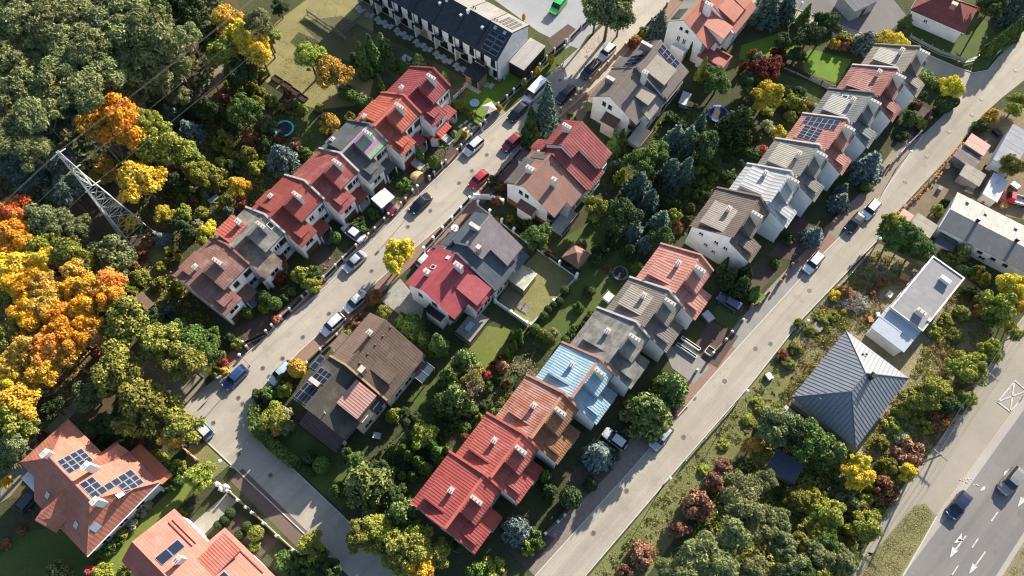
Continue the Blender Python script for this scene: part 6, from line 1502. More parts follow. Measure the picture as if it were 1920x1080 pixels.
for i in range(4):
    for j in range(2):
        p = at(*c3(2, 672 + i * 22 + j * 28, 708 + i * 15 - j * 20)); t = tag(MB().box(-.45, .45, -.2, .2, 0, .05).build('stepping_stone', plain('pale slab', (.50, .48, .44), .85, var=.08)), 'pale stepping slab in the two rows on the lawn below the crimson house', 'stepping stone', 'stepping slabs below the crimson house'); t.location = p; t.rotation_euler.z = R(48)
for i, (x, y, c, lab) in enumerate(((1180, 700, (.72, .72, .74), 'small white toy'), (1212, 708, (.65, .12, .35), 'pink toy ride-on'), (1240, 690, (.08, .45, .50), 'teal toy ride-on'))):
    p = at(*kT(x, y)); t = thing('toy', lab + ' outside the townhouse side wall', 'toy', (p.x, p.y, 0), i)
    MB().prism([(-.45, -.2, .15), (.45, -.2, .15), (.45, .2, .15), (-.45, .2, .15)], [(-.35, -.16, .5), (.2, -.16, .45), (.2, .16, .45), (-.35, .16, .5)]).build('body', plain('toy paint %d' % i, c, .4), t)
    for sx in (-.3, .3): MB().tube((sx, -.24, .14), (sx, .24, .14), .14, n=10).build('wheel', TYRE, t)
# table and chairs, planters, pile
def table(x, y, label, mat, z=.75):
    p = at(x, y, z); t = thing('garden_table', label, 'table', (p.x, p.y, 0), R(53))
    MB().box(-.8, .8, -.45, .45, z - .05, z).build('table_top', mat, t)
    for sx in (-.7, .7):
        for sy in (-.38, .38): MB().box(sx - .03, sx + .03, sy - .03, sy + .03, 0, z - .05).build('leg', mat, t)
        MB().box(sx * .5 - .35, sx * .5 + .35, .6, .9, .38, .44).build('bench_board', mat, t)
table(*crop(740, 360, 3.376)(475, 850), 'small blue-topped table on the raspberry house terrace', plain('light blue table', (.22, .36, .52), .5), 1.35)
for i, (x, y) in enumerate(((800, 715), (830, 735))):
    p = at(*crop(740, 360, 3.376)(x, y), .3); t = thing('pallet', ('left' if i == 0 else 'right') + ' grey wooden pallet on the graphite house lawn', 'pallet', (p.x, p.y, 0), R(50 + i * 8))
    for k in range(6): MB().box(-.75, .75, -.55 + k * .2, -.4 + k * .2, .12, .16).build('board', GREYW, t)
    for k in (-.6, 0, .6): MB().box(k - .05, k + .05, -.55, .6, 0, .12).build('bearer', GREYW, t)
p = at(*crop(740, 360, 3.376)(383, 228), .5); t = thing('planter', 'round white plant bowl in the yard before the graphite house', 'planter', (p.x, p.y, 0))
MB().lathe((0, 0, 0), [(.45, 0), (.3, .1), (.35, .4), (.65, .6), (.66, .66), (.5, .6), (.3, .55)], 16).build('bowl', WHITE, t); MB().lathe((0, 0, .55), [(.15, 0), (.18, .3), (.05, .5)], 10).build('figure', CHIM, t)
for i, (x, y, l, a) in enumerate(((710, 795, 3.6, -38), (745, 735, 3.4, -38), (905, 800, 1.3, 52))):
    p = at(*k5(x, y), .4); t = thing('planter', ('long white trough nearest the tree in the grey yard', 'long white trough against the taupe house yard', 'square white planter by the street in the grey yard')[i], 'planter', (p.x, p.y, 0), R(a))
    w_ = .22 if i < 2 else .6
    for q in ((-l / 2, l / 2, -w_, -w_ + .06), (-l / 2, l / 2, w_ - .06, w_), (-l / 2, -l / 2 + .06, -w_ + .06, w_ - .06), (l / 2 - .06, l / 2, -w_ + .06, w_ - .06)): MB().box(*q, 0, .5).build('side', WHITE, t)
    MB().box(-l / 2 + .06, l / 2 - .06, -w_ + .06, w_ - .06, 0, .38).build('soil', plain('dark soil'), t)
def junk(x, y, label, mat, s=.8, cat='box'):
    p = at(x, y, .3); t = thing(cat.replace(' ', '_'), label, cat, (p.x, p.y, 0), rnd.uniform(0, 3))
    for k in range(4): MB().box(-s, s, -s * .7 + k * s * .38, -s * .7 + k * s * .38 + s * .3, .0, .45 + .06 * (k % 2)).build('board', mat, t)
    MB().box(-s * .9, s * .9, -s * .7, s * .8, .52, .58).build('lid', mat, t)
kW = crop(1380, 440, 3.856)
junk(*kW(590, 670), 'pale broken crate in the weeds at the end of the waste ground', GREYW, .75, 'crate')
junk(*kW(240, 1025), 'white crate in the weeds beside the second street verge', WHITE, .55, 'crate')
junk(*kW(1110, 435), 'pale sack heap beside the flat-roofed house', CHIM, .6, 'sack')
junk(*kW(970, 615), 'terracotta box by the corner of the flat-roofed house', BRP, .5, 'box')
junk(*kW(1025, 580), 'small white box by the corner of the flat-roofed house', WHITE, .35, 'box')
junk(*kW(1220, 310), 'wooden pallet leaning on the flat-roofed house', WOOD, .8, 'pallet')
junk(*k5(890, 510), 'grey garden lounger beside the pink house porch', METAL, .9, 'lounger')
junk(*k5(50, 350), 'white garden bench on the lawn behind the taupe row house', WHITE, .8, 'bench')
junk(*c3(8, 200, 930 - 640 + 0), 'grey concrete block by the corner twin house', CONC, .6, 'block')
for i, (x, y, lab) in enumerate(((500, 620, 'grey stone slab ramp before the orange-red row house'), (1215, 435, 'grey ramp before the crimson row house'))):
    p = at(*(crop(440, 120, 3.176)(1080, 595) if i == 0 else crop(440, 120, 3.176)(1255, 445))); t = thing('steps', lab, 'steps', (p.x, p.y, 0), R(-37))
    for k in range(6): MB().box(-1.5 + k * .5, -1.02 + k * .5, -.7, .7, 0, .9 - k * .14).build('step', CONC, t)
p = at(*crop(440, 120, 3.176)(1085, 680)); t = thing('sand_heap', 'heap of orange-brown sand in the driveway of the orange-red row house', 'sand heap', (p.x, p.y, 0))
MB().lathe((0, 0, 0), [(1.5, 0), (1.2, .25), (.7, .5), (.2, .66), (.05, .68)], 18).build('heap', plain('brown sand', (.42, .27, .13), .95, var=.15, scale=2), t, smooth=True)

# heap of pale cut branches on the waste ground
p = at(*c3(6, 965, 615), .4); t = thing('brush_pile', 'heap of pale cut branches on the waste ground', 'brush pile', (p.x, p.y, 0))
rb_ = random.Random(3)
m = MB()
for k in range(420):
    a_, r_ = rb_.uniform(0, 6.283), math.sqrt(rb_.uniform(0, 1))
    x_, y_ = 3.0 * r_ * math.cos(a_), 2.1 * r_ * math.sin(a_); z_ = 1.1 * (1 - r_ * r_) * rb_.uniform(.5, 1.1) + .05
    d_ = Vector((rb_.gauss(0, 1), rb_.gauss(0, 1), rb_.gauss(0, .25))).normalized() * rb_.uniform(.25, .7)
    m.tube(Vector((x_, y_, z_)) - d_, Vector((x_, y_, z_)) + d_, .035, .015, 3)
m.build('branches', plain('pale dead wood', (.42, .38, .33), .9, var=.25, scale=2), t, kind='stuff', fix=False)
MB().lathe((0, 0, 0), [(2.4, 0), (1.7, .35), (.9, .6), (.1, .75)], 16).build('heap_core', plain('dark mulch', (.07, .06, .045), .95), t)

for i_, (x_, y_, lab_, mt_, sz_, ct_) in enumerate(((250, 560, 'blue tarpaulin bundle beside the patched dark shed', plain('blue tarp', (.05, .10, .34), .5), .6, 'bundle'), (200, 600, 'white plastic tub beside the patched dark shed', WHITE, .4, 'tub'), (500, 700, 'stack of white buckets on the plank-roofed shed yard', WHITE, .4, 'buckets'), (620, 600, 'dark scrap box between the sheds on the right', DARKM, .6, 'box'), (660, 650, 'rust-coloured drum stack between the sheds on the right', BRICK, .6, 'drums'), (590, 940, 'heap of rusty scrap below the pale blue lean-to', plain('rust scrap', (.22, .09, .045), .9, var=.3, scale=4), .9, 'scrap heap'), (680, 960, 'brown timber stack below the pale blue lean-to', BROWNP, .8, 'timber'), (880, 800, 'grey metal frame beside the red pickup', METAL, .7, 'frame'), (760, 980, 'orange-brown planks beside the long white bungalow', WOOD, .8, 'planks'), (420, 840, 'grey plank pile in front of the plank-roofed shed', GREYW, .7, 'planks'), (120, 830, 'weathered box near the creeper fence', GREYW, .5, 'box'), (700, 260, 'dark compost box below the yellow shrub on the right', DARKM, .7, 'compost box'))):
    junk(*k8(x_, y_), lab_, mt_, sz_, ct_)

# ------------------------------------------------------------------ vegetation
vr = np.random.RandomState(11)
def unit(n):
    v = vr.normal(size=(n, 3)); return v / np.linalg.norm(v, axis=1, keepdims=True)
def leaves(P, Nn, size, asp=1.0, jit=.6):
    """one quad per point, roughly facing Nn"""
    n = len(P)
    nn = Nn + vr.normal(size=(n, 3)) * jit; nn /= np.linalg.norm(nn, axis=1, keepdims=True)
    a = np.cross(nn, unit(n)); a /= np.linalg.norm(a, axis=1, keepdims=True) + 1e-9
    b = np.cross(nn, a)
    s = (size * vr.uniform(.6, 1.3, n))[:, None] * .5
    a, b = a * s * asp, b * s / max(asp, 1) ** .5
    k = nn * s * .25
    q = np.stack([P - a - b, P + a - b * .7 + k, P + a + b, P - a * .8 + b - k], 1)
    return q.reshape(-1, 3)
def leafmesh(name, q):
    me = bpy.data.meshes.new(name)
    n = len(q) // 4
    me.vertices.add(4 * n); me.vertices.foreach_set('co', q.astype(np.float32).ravel())
    me.loops.add(4 * n); me.loops.foreach_set('vertex_index', np.arange(4 * n, dtype=np.int32))
    me.polygons.add(n); me.polygons.foreach_set('loop_start', np.arange(0, 4 * n, 4, dtype=np.int32))
    me.update(calc_edges=True)
    me.materials.append(None)
    return me
def clumps(C, rc, per, size, flat=1.0, asp=1.0, up=.35):
    Q = []
    for c, r in zip(C, rc):
        n = int(per * (r / np.mean(rc)) ** 2) + 8
        d = unit(n); d[:, 2] = np.where(d[:, 2] < -.3, -d[:, 2], d[:, 2])
        p = c + d * r * (vr.uniform(.3, 1.15, n) ** .8)[:, None] * np.array([1, 1, flat])
        nrm = d * .9 + np.array([0, 0, up * .7])
        Q.append(leaves(p, nrm, size, asp))
    return np.concatenate(Q)
def tubes(segs, n=5):
    mb = MB()
    for a, b, r0, r1 in segs: mb.tube(a, b, r0, r1, n)
    return mb
# every prototype has crown radius 1 in x, y; height given per kind; base at z = 0
def p_broad(seed, hh=2.1, K=64, size=.072):
    vr.seed(seed)
    d = unit(K); d[:, 2] = np.abs(d[:, 2]) * 1.15 - .45
    lob = 1 + .22 * np.sin(3 * np.arctan2(d[:, 1], d[:, 0]) + seed) + .12 * np.sin(5 * np.arctan2(d[:, 1], d[:, 0]) + 2 * seed)
    C = d * (vr.uniform(.42, .86, K) * lob)[:, None]
    C[:, 2] = C[:, 2] * .85 + hh - .85
    q = clumps(C, vr.uniform(.12, .31, K), 165, size)
    segs = [((0, 0, 0), (0, 0, hh * .55), .075, .05)]
    for c in C[::4]: segs.append(((0, 0, hh * .45), tuple(c * np.array([.85, .85, 1]) - (0, 0, .08)), .035, .012))
    return leafmesh('crown', q), tubes(segs).mesh('trunk', [None]), hh, .62
def p_pine(seed, hh=3.0):
    vr.seed(seed)
    K = 20
    ang = vr.uniform(0, 6.283, K); rr = np.sqrt(vr.uniform(.02, 1, K)) * .8
    C = np.stack([rr * np.cos(ang), rr * np.sin(ang), hh - .28 - .55 * rr ** 1.5 - vr.uniform(0, .42, K)], 1)
    q = clumps(C, vr.uniform(.17, .40, K), 280, .07, .6, 2.4, .5)
    segs = [((0, 0, 0), (.03, .02, hh * .9), .06, .022)]
    for c in C[::2]: segs.append(((.02, .02, c[2] - .25 - vr.uniform(0, .25)), tuple(c - (0, 0, .04)), .022, .008))
    return leafmesh('crown', q), tubes(segs).mesh('trunk', [None]), hh, .78
def p_spruce(seed, hh=3.4, droop=.25, wid=.16):
    vr.seed(seed)
    Q = []; Lv = 19
    for l in range(Lv):
        t = (l + .4) / Lv; z = hh * (.05 + .95 * t); R_ = (1 - t) ** .85 * (1 + .12 * vr.normal()) + .02
        nb = max(4, int(13 * (1 - t) + 4)); a0 = vr.uniform(0, 6.28)
        for b in range(nb):
            a = a0 + 6.283 * b / nb + vr.normal() * .12; rl = R_ * vr.uniform(.78, 1.1)
            k = max(3, int(11 * rl) + 3); s = np.linspace(.15, 1, k)
            w = vr.normal(size=k) * .05 * rl
            px = np.cos(a) * s * rl - np.sin(a) * w; py = np.sin(a) * s * rl + np.cos(a) * w
            pz = z - droop * rl * s ** 1.6 + .05 * vr.normal(size=k)
            P = np.stack([px, py, pz], 1)
            P = np.concatenate([P, P + vr.normal(size=P.shape) * .05])
            Q.append(leaves(P, np.tile([np.cos(a) * .35, np.sin(a) * .35, .9], (len(P), 1)), wid, 1.5, .45))
    return leafmesh('crown', np.concatenate(Q)), tubes([((0, 0, 0), (0, 0, hh * .96), .055, .01)]).mesh('trunk', [None]), hh, .42
def p_fir(seed, hh=2.4):
    """broad, shaggy conifer with upswept tufts"""
    vr.seed(seed)
    C, rc = [], []
    for l in range(8):
        t = l / 8; R_ = (1 - t) ** .75 * .86; nb = int(9 * (1 - t) + 3); a0 = vr.uniform(0, 6.28)
        for b in range(nb):
            a = a0 + 6.283 * b / nb + vr.normal() * .15
            for f in (.5, .95):
                C.append((np.cos(a) * R_ * f, np.sin(a) * R_ * f, hh * (.18 + .78 * t) - .12 * f + vr.normal() * .05)); rc.append(.11 + .09 * (1 - t))
    q = clumps(np.array(C), np.array(rc), 24, .115, .6, 2.0, .5)
    return leafmesh('crown', q), tubes([((0, 0, 0), (0, 0, hh * .95), .06, .012)]).mesh('trunk', [None]), hh, .45
def p_thuja(seed, hh=4.0):
    vr.seed(seed)
    n = 1500
    t = vr.uniform(0, 1, n) ** 1.1; a = vr.uniform(0, 6.283, n)
    r = np.sin(np.clip((1 - t) * 1.25 + .05, 0, 1.57)) * (1 + .14 * np.sin(4 * a + 9 * t + seed)) * vr.uniform(.82, 1.02, n)
    P = np.stack([r * np.cos(a), r * np.sin(a), .1 + t * hh], 1)
    Nn = np.stack([np.cos(a), np.sin(a), np.full(n, .45)], 1)
    return leafmesh('crown', leaves(P, Nn, .26, 1.3, .5)), tubes([((0, 0, 0), (0, 0, hh * .7), .1, .03)]).mesh('trunk', [None]), hh, .45
def p_bush(seed, hh=1.35, K=26):
    vr.seed(seed)
    d = unit(K); d[:, 2] = np.abs(d[:, 2])
    C = d * vr.uniform(.45, .74, K)[:, None] * np.array([1, 1, hh * .9]) + np.array([0, 0, .12])
    q = clumps(C, vr.uniform(.16, .36, K), 120, .10)
    segs = [((0, 0, 0), tuple(c * .8), .025, .008) for c in C[::3]]
    return leafmesh('crown', q), tubes(segs).mesh('stems', [None]), hh, .45
def p_ball(seed, hh=1.75):
    vr.seed(seed)
    n = 1700; d = unit(n); P = d * vr.uniform(.9, 1.0, n)[:, None] * np.array([1, 1, .88]) + np.array([0, 0, .87])
    return leafmesh('crown', leaves(P, d, .15, 1, .45)), tubes([((0, 0, 0), (0, 0, .9), .06, .03)]).mesh('stems', [None]), hh, .5
def p_bare(seed, hh=2.0):
    vr.seed(seed); rr_ = random.Random(seed); segs = []
    def grow(p, d, l, r, dep):
        q = p + d * l; segs.append((tuple(p), tuple(q), r, r * .6))
        if dep == 0: return
        for _ in range(3 if dep > 2 else 3):
            e = (d + Vector((rr_.gauss(0, .5), rr_.gauss(0, .5), rr_.gauss(.08, .3)))).normalized(); grow(q, e, l * rr_.uniform(.62, .82), r * .6, dep - 1)
    for _ in range(4): grow(Vector((0, 0, .05)), Vector((rr_.gauss(0, .45), rr_.gauss(0, .45), 1)).normalized(), hh * .3, .03, 5)
    me = tubes(segs, 3).mesh('branches', [None], fix=False)
    P = np.array([s[1] for s in segs[::9]]); q = leaves(P, np.tile([0, 0, 1.], (len(P), 1)), .06)
    return leafmesh('crown', q), me, hh, .55
PROTO = {}
for nm_, fn_, sd in (('broad', p_broad, (1, 2, 3, 4)), ('pine', p_pine, (5, 6, 7, 8)), ('spruce', p_spruce, (9, 10, 11)), ('fir', p_fir, (12, 13)), ('thuja', p_thuja, (14, 15)), ('bush', p_bush, (16, 17, 18, 19)), ('ball', p_ball, (20,)), ('bare', p_bare, (21, 22))):
    PROTO[nm_] = [fn_(s) for s in sd]
LM = dict(
    pn=leafmat('pine needles', ((.135, .16, .062), (.215, .24, .095), (.31, .325, .145)), amt=.4),
    wg=leafmat('grey green leaves', ((.125, .155, .062), (.19, .22, .092), (.27, .29, .14)), amt=.4),
    dg=leafmat('dark green leaves', ((0.039, 0.069, 0.028), (0.069, 0.110, 0.039), (0.117, 0.159, 0.055))),
    gr=leafmat('green leaves', ((0.076, 0.138, 0.033), (0.124, 0.200, 0.048), (0.207, 0.276, 0.076))),
    ol=leafmat('olive leaves', ((0.158, 0.166, 0.037), (0.259, 0.252, 0.052), (0.374, 0.338, 0.072))),
    yg=leafmat('yellow green leaves', ((0.193, 0.235, 0.041), (0.317, 0.345, 0.057), (0.483, 0.455, 0.083))),
    ye=leafmat('bright yellow leaves', ((0.552, 0.432, 0.036), (0.72, 0.576, 0.054), (0.8, 0.696, 0.108)), alt=(.28, .28, .06), amt=.7),
    go=leafmat('golden leaves', ((0.618, 0.363, 0.034), (0.780, 0.511, 0.047), (0.780, 0.645, 0.094)), alt=(.36, .29, .06), amt=.5),
    am=leafmat('amber leaves', ((0.432, 0.245, 0.043), (0.605, 0.360, 0.065), (0.778, 0.490, 0.108)), alt=(.24, .20, .05)),
    orr=leafmat('orange leaves', ((0.635, 0.235, 0.021), (0.780, 0.345, 0.030), (0.780, 0.497, 0.062)), alt=(.44, .35, .06), amt=.75),
    rd=leafmat('red orange leaves', ((0.564, 0.134, 0.038), (0.753, 0.208, 0.054), (0.780, 0.323, 0.081)), alt=(.46, .33, .06), amt=.75),
    ru=leafmat('rust leaves', ((0.18, 0.078, 0.042), (0.264, 0.12, 0.06), (0.36, 0.18, 0.09))),
    cr=leafmat('coral brown leaves', ((.30, .16, .095), (.40, .215, .125), (.48, .29, .18))),
    mr=leafmat('maroon leaves', ((0.144, 0.036, 0.03), (0.228, 0.06, 0.042), (0.336, 0.108, 0.072))),
    co=leafmat('coral red leaves', ((0.504, 0.108, 0.072), (0.624, 0.156, 0.108), (0.72, 0.264, 0.192))),
    pa=leafmat('pale leaves', ((0.317, 0.343, 0.172), (0.449, 0.462, 0.251), (0.594, 0.581, 0.383))),
    sb=leafmat('blue spruce needles', ((0.102, 0.144, 0.138), (0.162, 0.21, 0.198), (0.24, 0.288, 0.258)), trans=.1),
    sd=leafmat('blue green needles', ((0.068, 0.112, 0.088), (0.112, 0.165, 0.128), (0.173, 0.225, 0.173)), trans=.1),
    sg=leafmat('green needles', ((0.101, 0.148, 0.048), (0.176, 0.235, 0.070), (0.286, 0.328, 0.109)), trans=.12),
    th=leafmat('thuja scales', ((0.070, 0.127, 0.031), (0.115, 0.187, 0.046), (0.187, 0.252, 0.072)), trans=.1),
    st=leafmat('straw grass', ((.26, .235, .10), (.35, .31, .145), (.44, .39, .21))),
    vg=leafmat('verge grass', ((.15, .185, .05), (.23, .255, .075), (.35, .33, .14))),
    tw=leafmat('dry twigs', ((0.264, 0.192, 0.12), (0.36, 0.264, 0.168), (0.432, 0.336, 0.228))))
# kind: prototype, leaf material, bark, description, category, name
KD = dict(
    pn=('pine', 'pn', BARKP, 'grey-green pine', 'tree', 'pine_tree'), pd=('pine', 'sd', BARKP, 'dark blue-green pine', 'tree', 'pine_tree'), pg=('pine', 'sg', BARKP, 'green pine', 'tree', 'pine_tree'),
    wg=('broad', 'wg', BARK, 'grey-green tree', 'tree', 'leafy_tree'), dg=('broad', 'dg', BARK, 'dark green tree', 'tree', 'leafy_tree'), gr=('broad', 'gr', BARK, 'green tree', 'tree', 'leafy_tree'), ol=('broad', 'ol', BARK, 'olive-yellow tree', 'tree', 'leafy_tree'),
    yg=('broad', 'yg', BARK, 'yellow-green tree', 'tree', 'leafy_tree'), ye=('broad', 'ye', BARK, 'bright yellow tree', 'tree', 'autumn_tree'), go=('broad', 'go', BARK, 'golden autumn tree', 'tree', 'autumn_tree'), am=('broad', 'am', BARKW, 'amber autumn tree', 'tree', 'autumn_tree'),
    orr=('broad', 'orr', BARK, 'orange autumn tree', 'tree', 'autumn_tree'), rd=('broad', 'rd', BARK, 'red-orange autumn tree', 'tree', 'autumn_tree'), mr=('broad', 'mr', BARK, 'red-brown leaved tree', 'tree', 'autumn_tree'),
    sb=('spruce', 'sb', BARK, 'silvery blue spruce', 'tree', 'spruce_tree'), sd=('spruce', 'sd', BARK, 'dark blue-green spruce', 'tree', 'spruce_tree'), sg=('spruce', 'sg', BARK, 'green spruce', 'tree', 'spruce_tree'), fi=('fir', 'sg', BARK, 'shaggy green conifer', 'tree', 'conifer'), fd=('fir', 'dg', BARK, 'dark shaggy conifer', 'tree', 'conifer'), fb=('fir', 'sb', BARK, 'rounded blue-grey conifer', 'tree', 'conifer'),
    th=('thuja', 'th', BARK, 'columnar green thuja', 'shrub', 'columnar_shrub'), fs=('fir', 'sd', BARK, 'dark blue-green conifer', 'tree', 'conifer'), td=('thuja', 'dg', BARK, 'dark columnar cypress', 'tree', 'columnar_tree'), ty=('thuja', 'yg', BARK, 'yellow-tipped thuja', 'shrub', 'columnar_shrub'),
    bu=('bush', 'gr', BARK, 'green bush', 'bush', 'bush'), bd=('bush', 'dg', BARK, 'dark green bush', 'bush', 'bush'), by=('bush', 'yg', BARK, 'yellow-green bush', 'bush', 'bush'), bo=('bush', 'ol', BARK, 'olive bush', 'bush', 'bush'), bg=('bush', 'go', BARK, 'golden bush', 'bush', 'bush'), bY=('bush', 'ye', BARK, 'bright yellow bush', 'bush', 'bush'), ba=('bush', 'am', BARK, 'amber bush', 'bush', 'bush'),
    ru=('bush', 'ru', BARK, 'rust-brown bush', 'bush', 'bush'), cr=('bush', 'cr', BARK, 'coral-brown bush', 'bush', 'bush'), co=('bush', 'co', BARK, 'coral-red bush', 'bush', 'bush'), bm=('bush', 'mr', BARK, 'maroon bush', 'bush', 'bush'), pa=('bush', 'pa', BARK, 'pale green bush', 'bush', 'bush'), bb=('bush', 'sd', BARK, 'blue-green bush', 'bush', 'bush'), bw=('bush', 'wg', BARK, 'grey-green bush', 'bush', 'bush'),
    kg=('ball', 'gr', BARK, 'clipped round green shrub', 'shrub', 'clipped_shrub'), kd=('ball', 'dg', BARK, 'clipped dark round shrub', 'shrub', 'clipped_shrub'), ky=('ball', 'ol', BARK, 'clipped round olive shrub', 'shrub', 'clipped_shrub'), ka=('ball', 'am', BARK, 'clipped round amber tree', 'tree', 'clipped_tree'),
    br=('bare', 'tw', plain('bare twigs', (.27, .205, .15), .9, var=.2), 'leafless twiggy tree', 'tree', 'bare_tree'), bt=('bare', 'tw', plain('bare twigs'), 'leafless twiggy shrub', 'shrub', 'bare_shrub'))
ANCH = [(200, 370, 'the pylon'), (120, 120, 'the pine wood'), (420, 520, 'the brown-red end row house'), (480, 440, 'the weathered grey roof'), (545, 380, 'the dark red row house'), (620, 320, 'the faded red row house'), (680, 270, 'the charcoal row house'), (735, 220, 'the orange-red row house'), (790, 180, 'the crimson row house'), (850, 60, 'the townhouse terrace'), (930, 185, 'the play lawn'), (670, 730, 'the brown corner twin house'), (840, 530, 'the raspberry roof'), (910, 455, 'the graphite roof'), (1020, 350, 'the pinkish-brown roof'), (1080, 270, 'the dull red roof'), (1160, 190, 'the plain taupe roof'), (1240, 110, 'the solar-panelled taupe roof'), (1310, 50, 'the coral-roofed house'), (850, 940, 'the red bottom-end row house'), (920, 850, 'the lighter red row house'), (1000, 770, 'the rusty roof'), (1080, 700, 'the sky-blue roof'), (1140, 640, 'the lichen-grey roof'), (1200, 580, 'the taupe ribbed roof'), (1270, 510, 'the pink roof'), (1370, 430, 'the white gable'), (1430, 360, 'the zinc roof'), (1480, 310, 'the mid-grey roof'), (1530, 260, 'the red roof with solar panels'), (1580, 220, 'the slate-grey roof'), (1635, 160, 'the maroon row roof'), (1680, 110, 'the greige end roof'), (1770, 35, 'the maroon hip roof'), (1590, 730, 'the blue-grey bungalow'), (1720, 570, 'the flat-roofed house'), (1840, 430, 'the long white bungalow'), (1820, 300, 'the pink-roofed shed'), (180, 910, 'the terracotta villa'), (350, 1030, 'the salmon-roofed house'), (533, 241, 'the teal trampoline'), (1078, 485, 'the brown gazebo'), (1163, 512, 'the small dark trampoline'), (1347, 213, 'the blue trampoline'), (1000, 560, 'the white garden walls'), (590, 140, 'the raised beds'), (330, 315, 'the red-roofed shed'), (270, 565, 'the brown flat-roofed shed'), (1485, 870, 'the dark blue garage roof'), (1680, 1000, 'the mown verge'), (1870, 745, 'the painted bay'), (530, 700, 'the hidden pale blue car'), (378, 803, 'the light blue city car'), (1550, 110, 'the bright green lawn')]
PLANTS = []
def veg(c, items):
    for it in items:
        x, y, r, k = it[:4]
        px, py_ = c3(c, x, y) if isinstance(c, int) else c(x, y)
        PLANTS.append((px, py_, r / 3.0 if isinstance(c, int) else r / c.s, k, it[4] if len(it) > 4 else None))
veg(1, [(50, 90, 125, 'pn'), (230, 60, 145, 'pn'), (420, 80, 135, 'pn'), (60, 330, 120, 'pn'), (200, 260, 130, 'pn'), (480, 230, 105, 'pn'), (360, 320, 125, 'pn'), (720, 200, 165, 'pn', 18), (880, 190, 150, 'pn', 18), (970, 270, 120, 'pn', 13), (790, 330, 160, 'pn', 15), (640, 140, 130, 'pn'), (690, 50, 120, 'pn'), (900, 400, 110, 'pn', 11), (1010, 350, 80, 'pn', 9), (550, 400, 130, 'pn'), (640, 470, 120, 'pn', 13), (440, 490, 120, 'pn'), (300, 430, 115, 'pn'), (90, 440, 125, 'pn'), (60, 570, 125, 'pn'), (180, 610, 105, 'pn'), (60, 740, 125, 'pn'), (150, 830, 100, 'pn'), (560, 530, 110, 'pn', 13), (710, 510, 100, 'pn', 11), (1040, 170, 65, 'pn'), (330, 200, 115, 'pn'), (130, 170, 115, 'pn'), (820, 90, 110, 'pn'), (30, 880, 100, 'pd', 11), (300, 900, 100, 'pd', 11), (260, 700, 100, 'pd', 11), (420, 640, 90, 'pd', 11), (130, 960, 110, 'pd', 11), (330, 1040, 100, 'pd', 11), (560, 130, 100, 'pd'),
    (930, 30, 110, 'dg', 12), (1060, 60, 100, 'dg', 12), (1120, 200, 80, 'dg', 9), (1450, 90, 85, 'pn', 12), (1570, 40, 50, 'dg'), (1260, 90, 80, 'am', 10), (1230, 190, 45, 'ru'), (1330, 180, 68, 'ye', 10), (1445, 262, 84, 'go', 10), (1255, 280, 80, 'yg', 9), (1345, 265, 42, 'sd', 8), (1340, 390, 85, 'dg', 8), (1510, 205, 60, 'yg', 6), (1735, 305, 85, 'yg', 9), (1865, 395, 95, 'am', 9), (330, 480, 80, 'am', 9), (250, 800, 70, 'am', 8),
    (655, 655, 118, 'orr', 16), (745, 740, 80, 'go', 13), (815, 655, 66, 'yg', 13), (500, 705, 74, 'am', 13), (640, 850, 115, 'br', 11), (775, 1000, 115, 'go', 12), (590, 950, 80, 'am', 8), (905, 800, 118, 'yg', 12), (820, 850, 75, 'ol', 8), (1050, 870, 75, 'yg', 6), (1110, 955, 75, 'yg', 6), (1010, 530, 58, 'pn', 6), (1065, 735, 75, 'sb', 6.5), (960, 640, 55, 'sd', 6), (1240, 560, 55, 'ru', 4), (1365, 610, 90, 'gr', 7), (1180, 600, 60, 'dg', 6), (1300, 700, 60, 'bd', 4), (1250, 790, 65, 'bo', 4), (1390, 860, 55, 'bo', 4), (1500, 690, 55, 'bw', 4), (1580, 880, 95, 'fb', 6.5), (1440, 935, 50, 'by', 3), (1200, 1000, 80, 'bo', 4), (1335, 1040, 55, 'go', 4), (1660, 805, 45, 'cr', 3), (1850, 690, 65, 'ba', 3.5), (1620, 578, 30, 'cr', 2), (1660, 585, 30, 'bu', 2), (1440, 570, 36, 'by', 3), (1120, 905, 40, 'sd', 7), (1700, 610, 30, 'by', 2), (1580, 600, 26, 'by', 2), (980, 1010, 55, 'dg', 5), (1300, 940, 50, 'bd', 3), (1400, 760, 50, 'ru', 3), (1120, 620, 55, 'bd', 4), (1060, 610, 40, 'bd', 4), (1420, 480, 40, 'bo', 3), (1350, 510, 28, 'by', 2), (1300, 620, 45, 'bo', 3), (1480, 800, 45, 'bd', 3), (1520, 560, 40, 'bo', 2.5), (860, 960, 50, 'bg', 4), (900, 900, 50, 'dg', 5)])
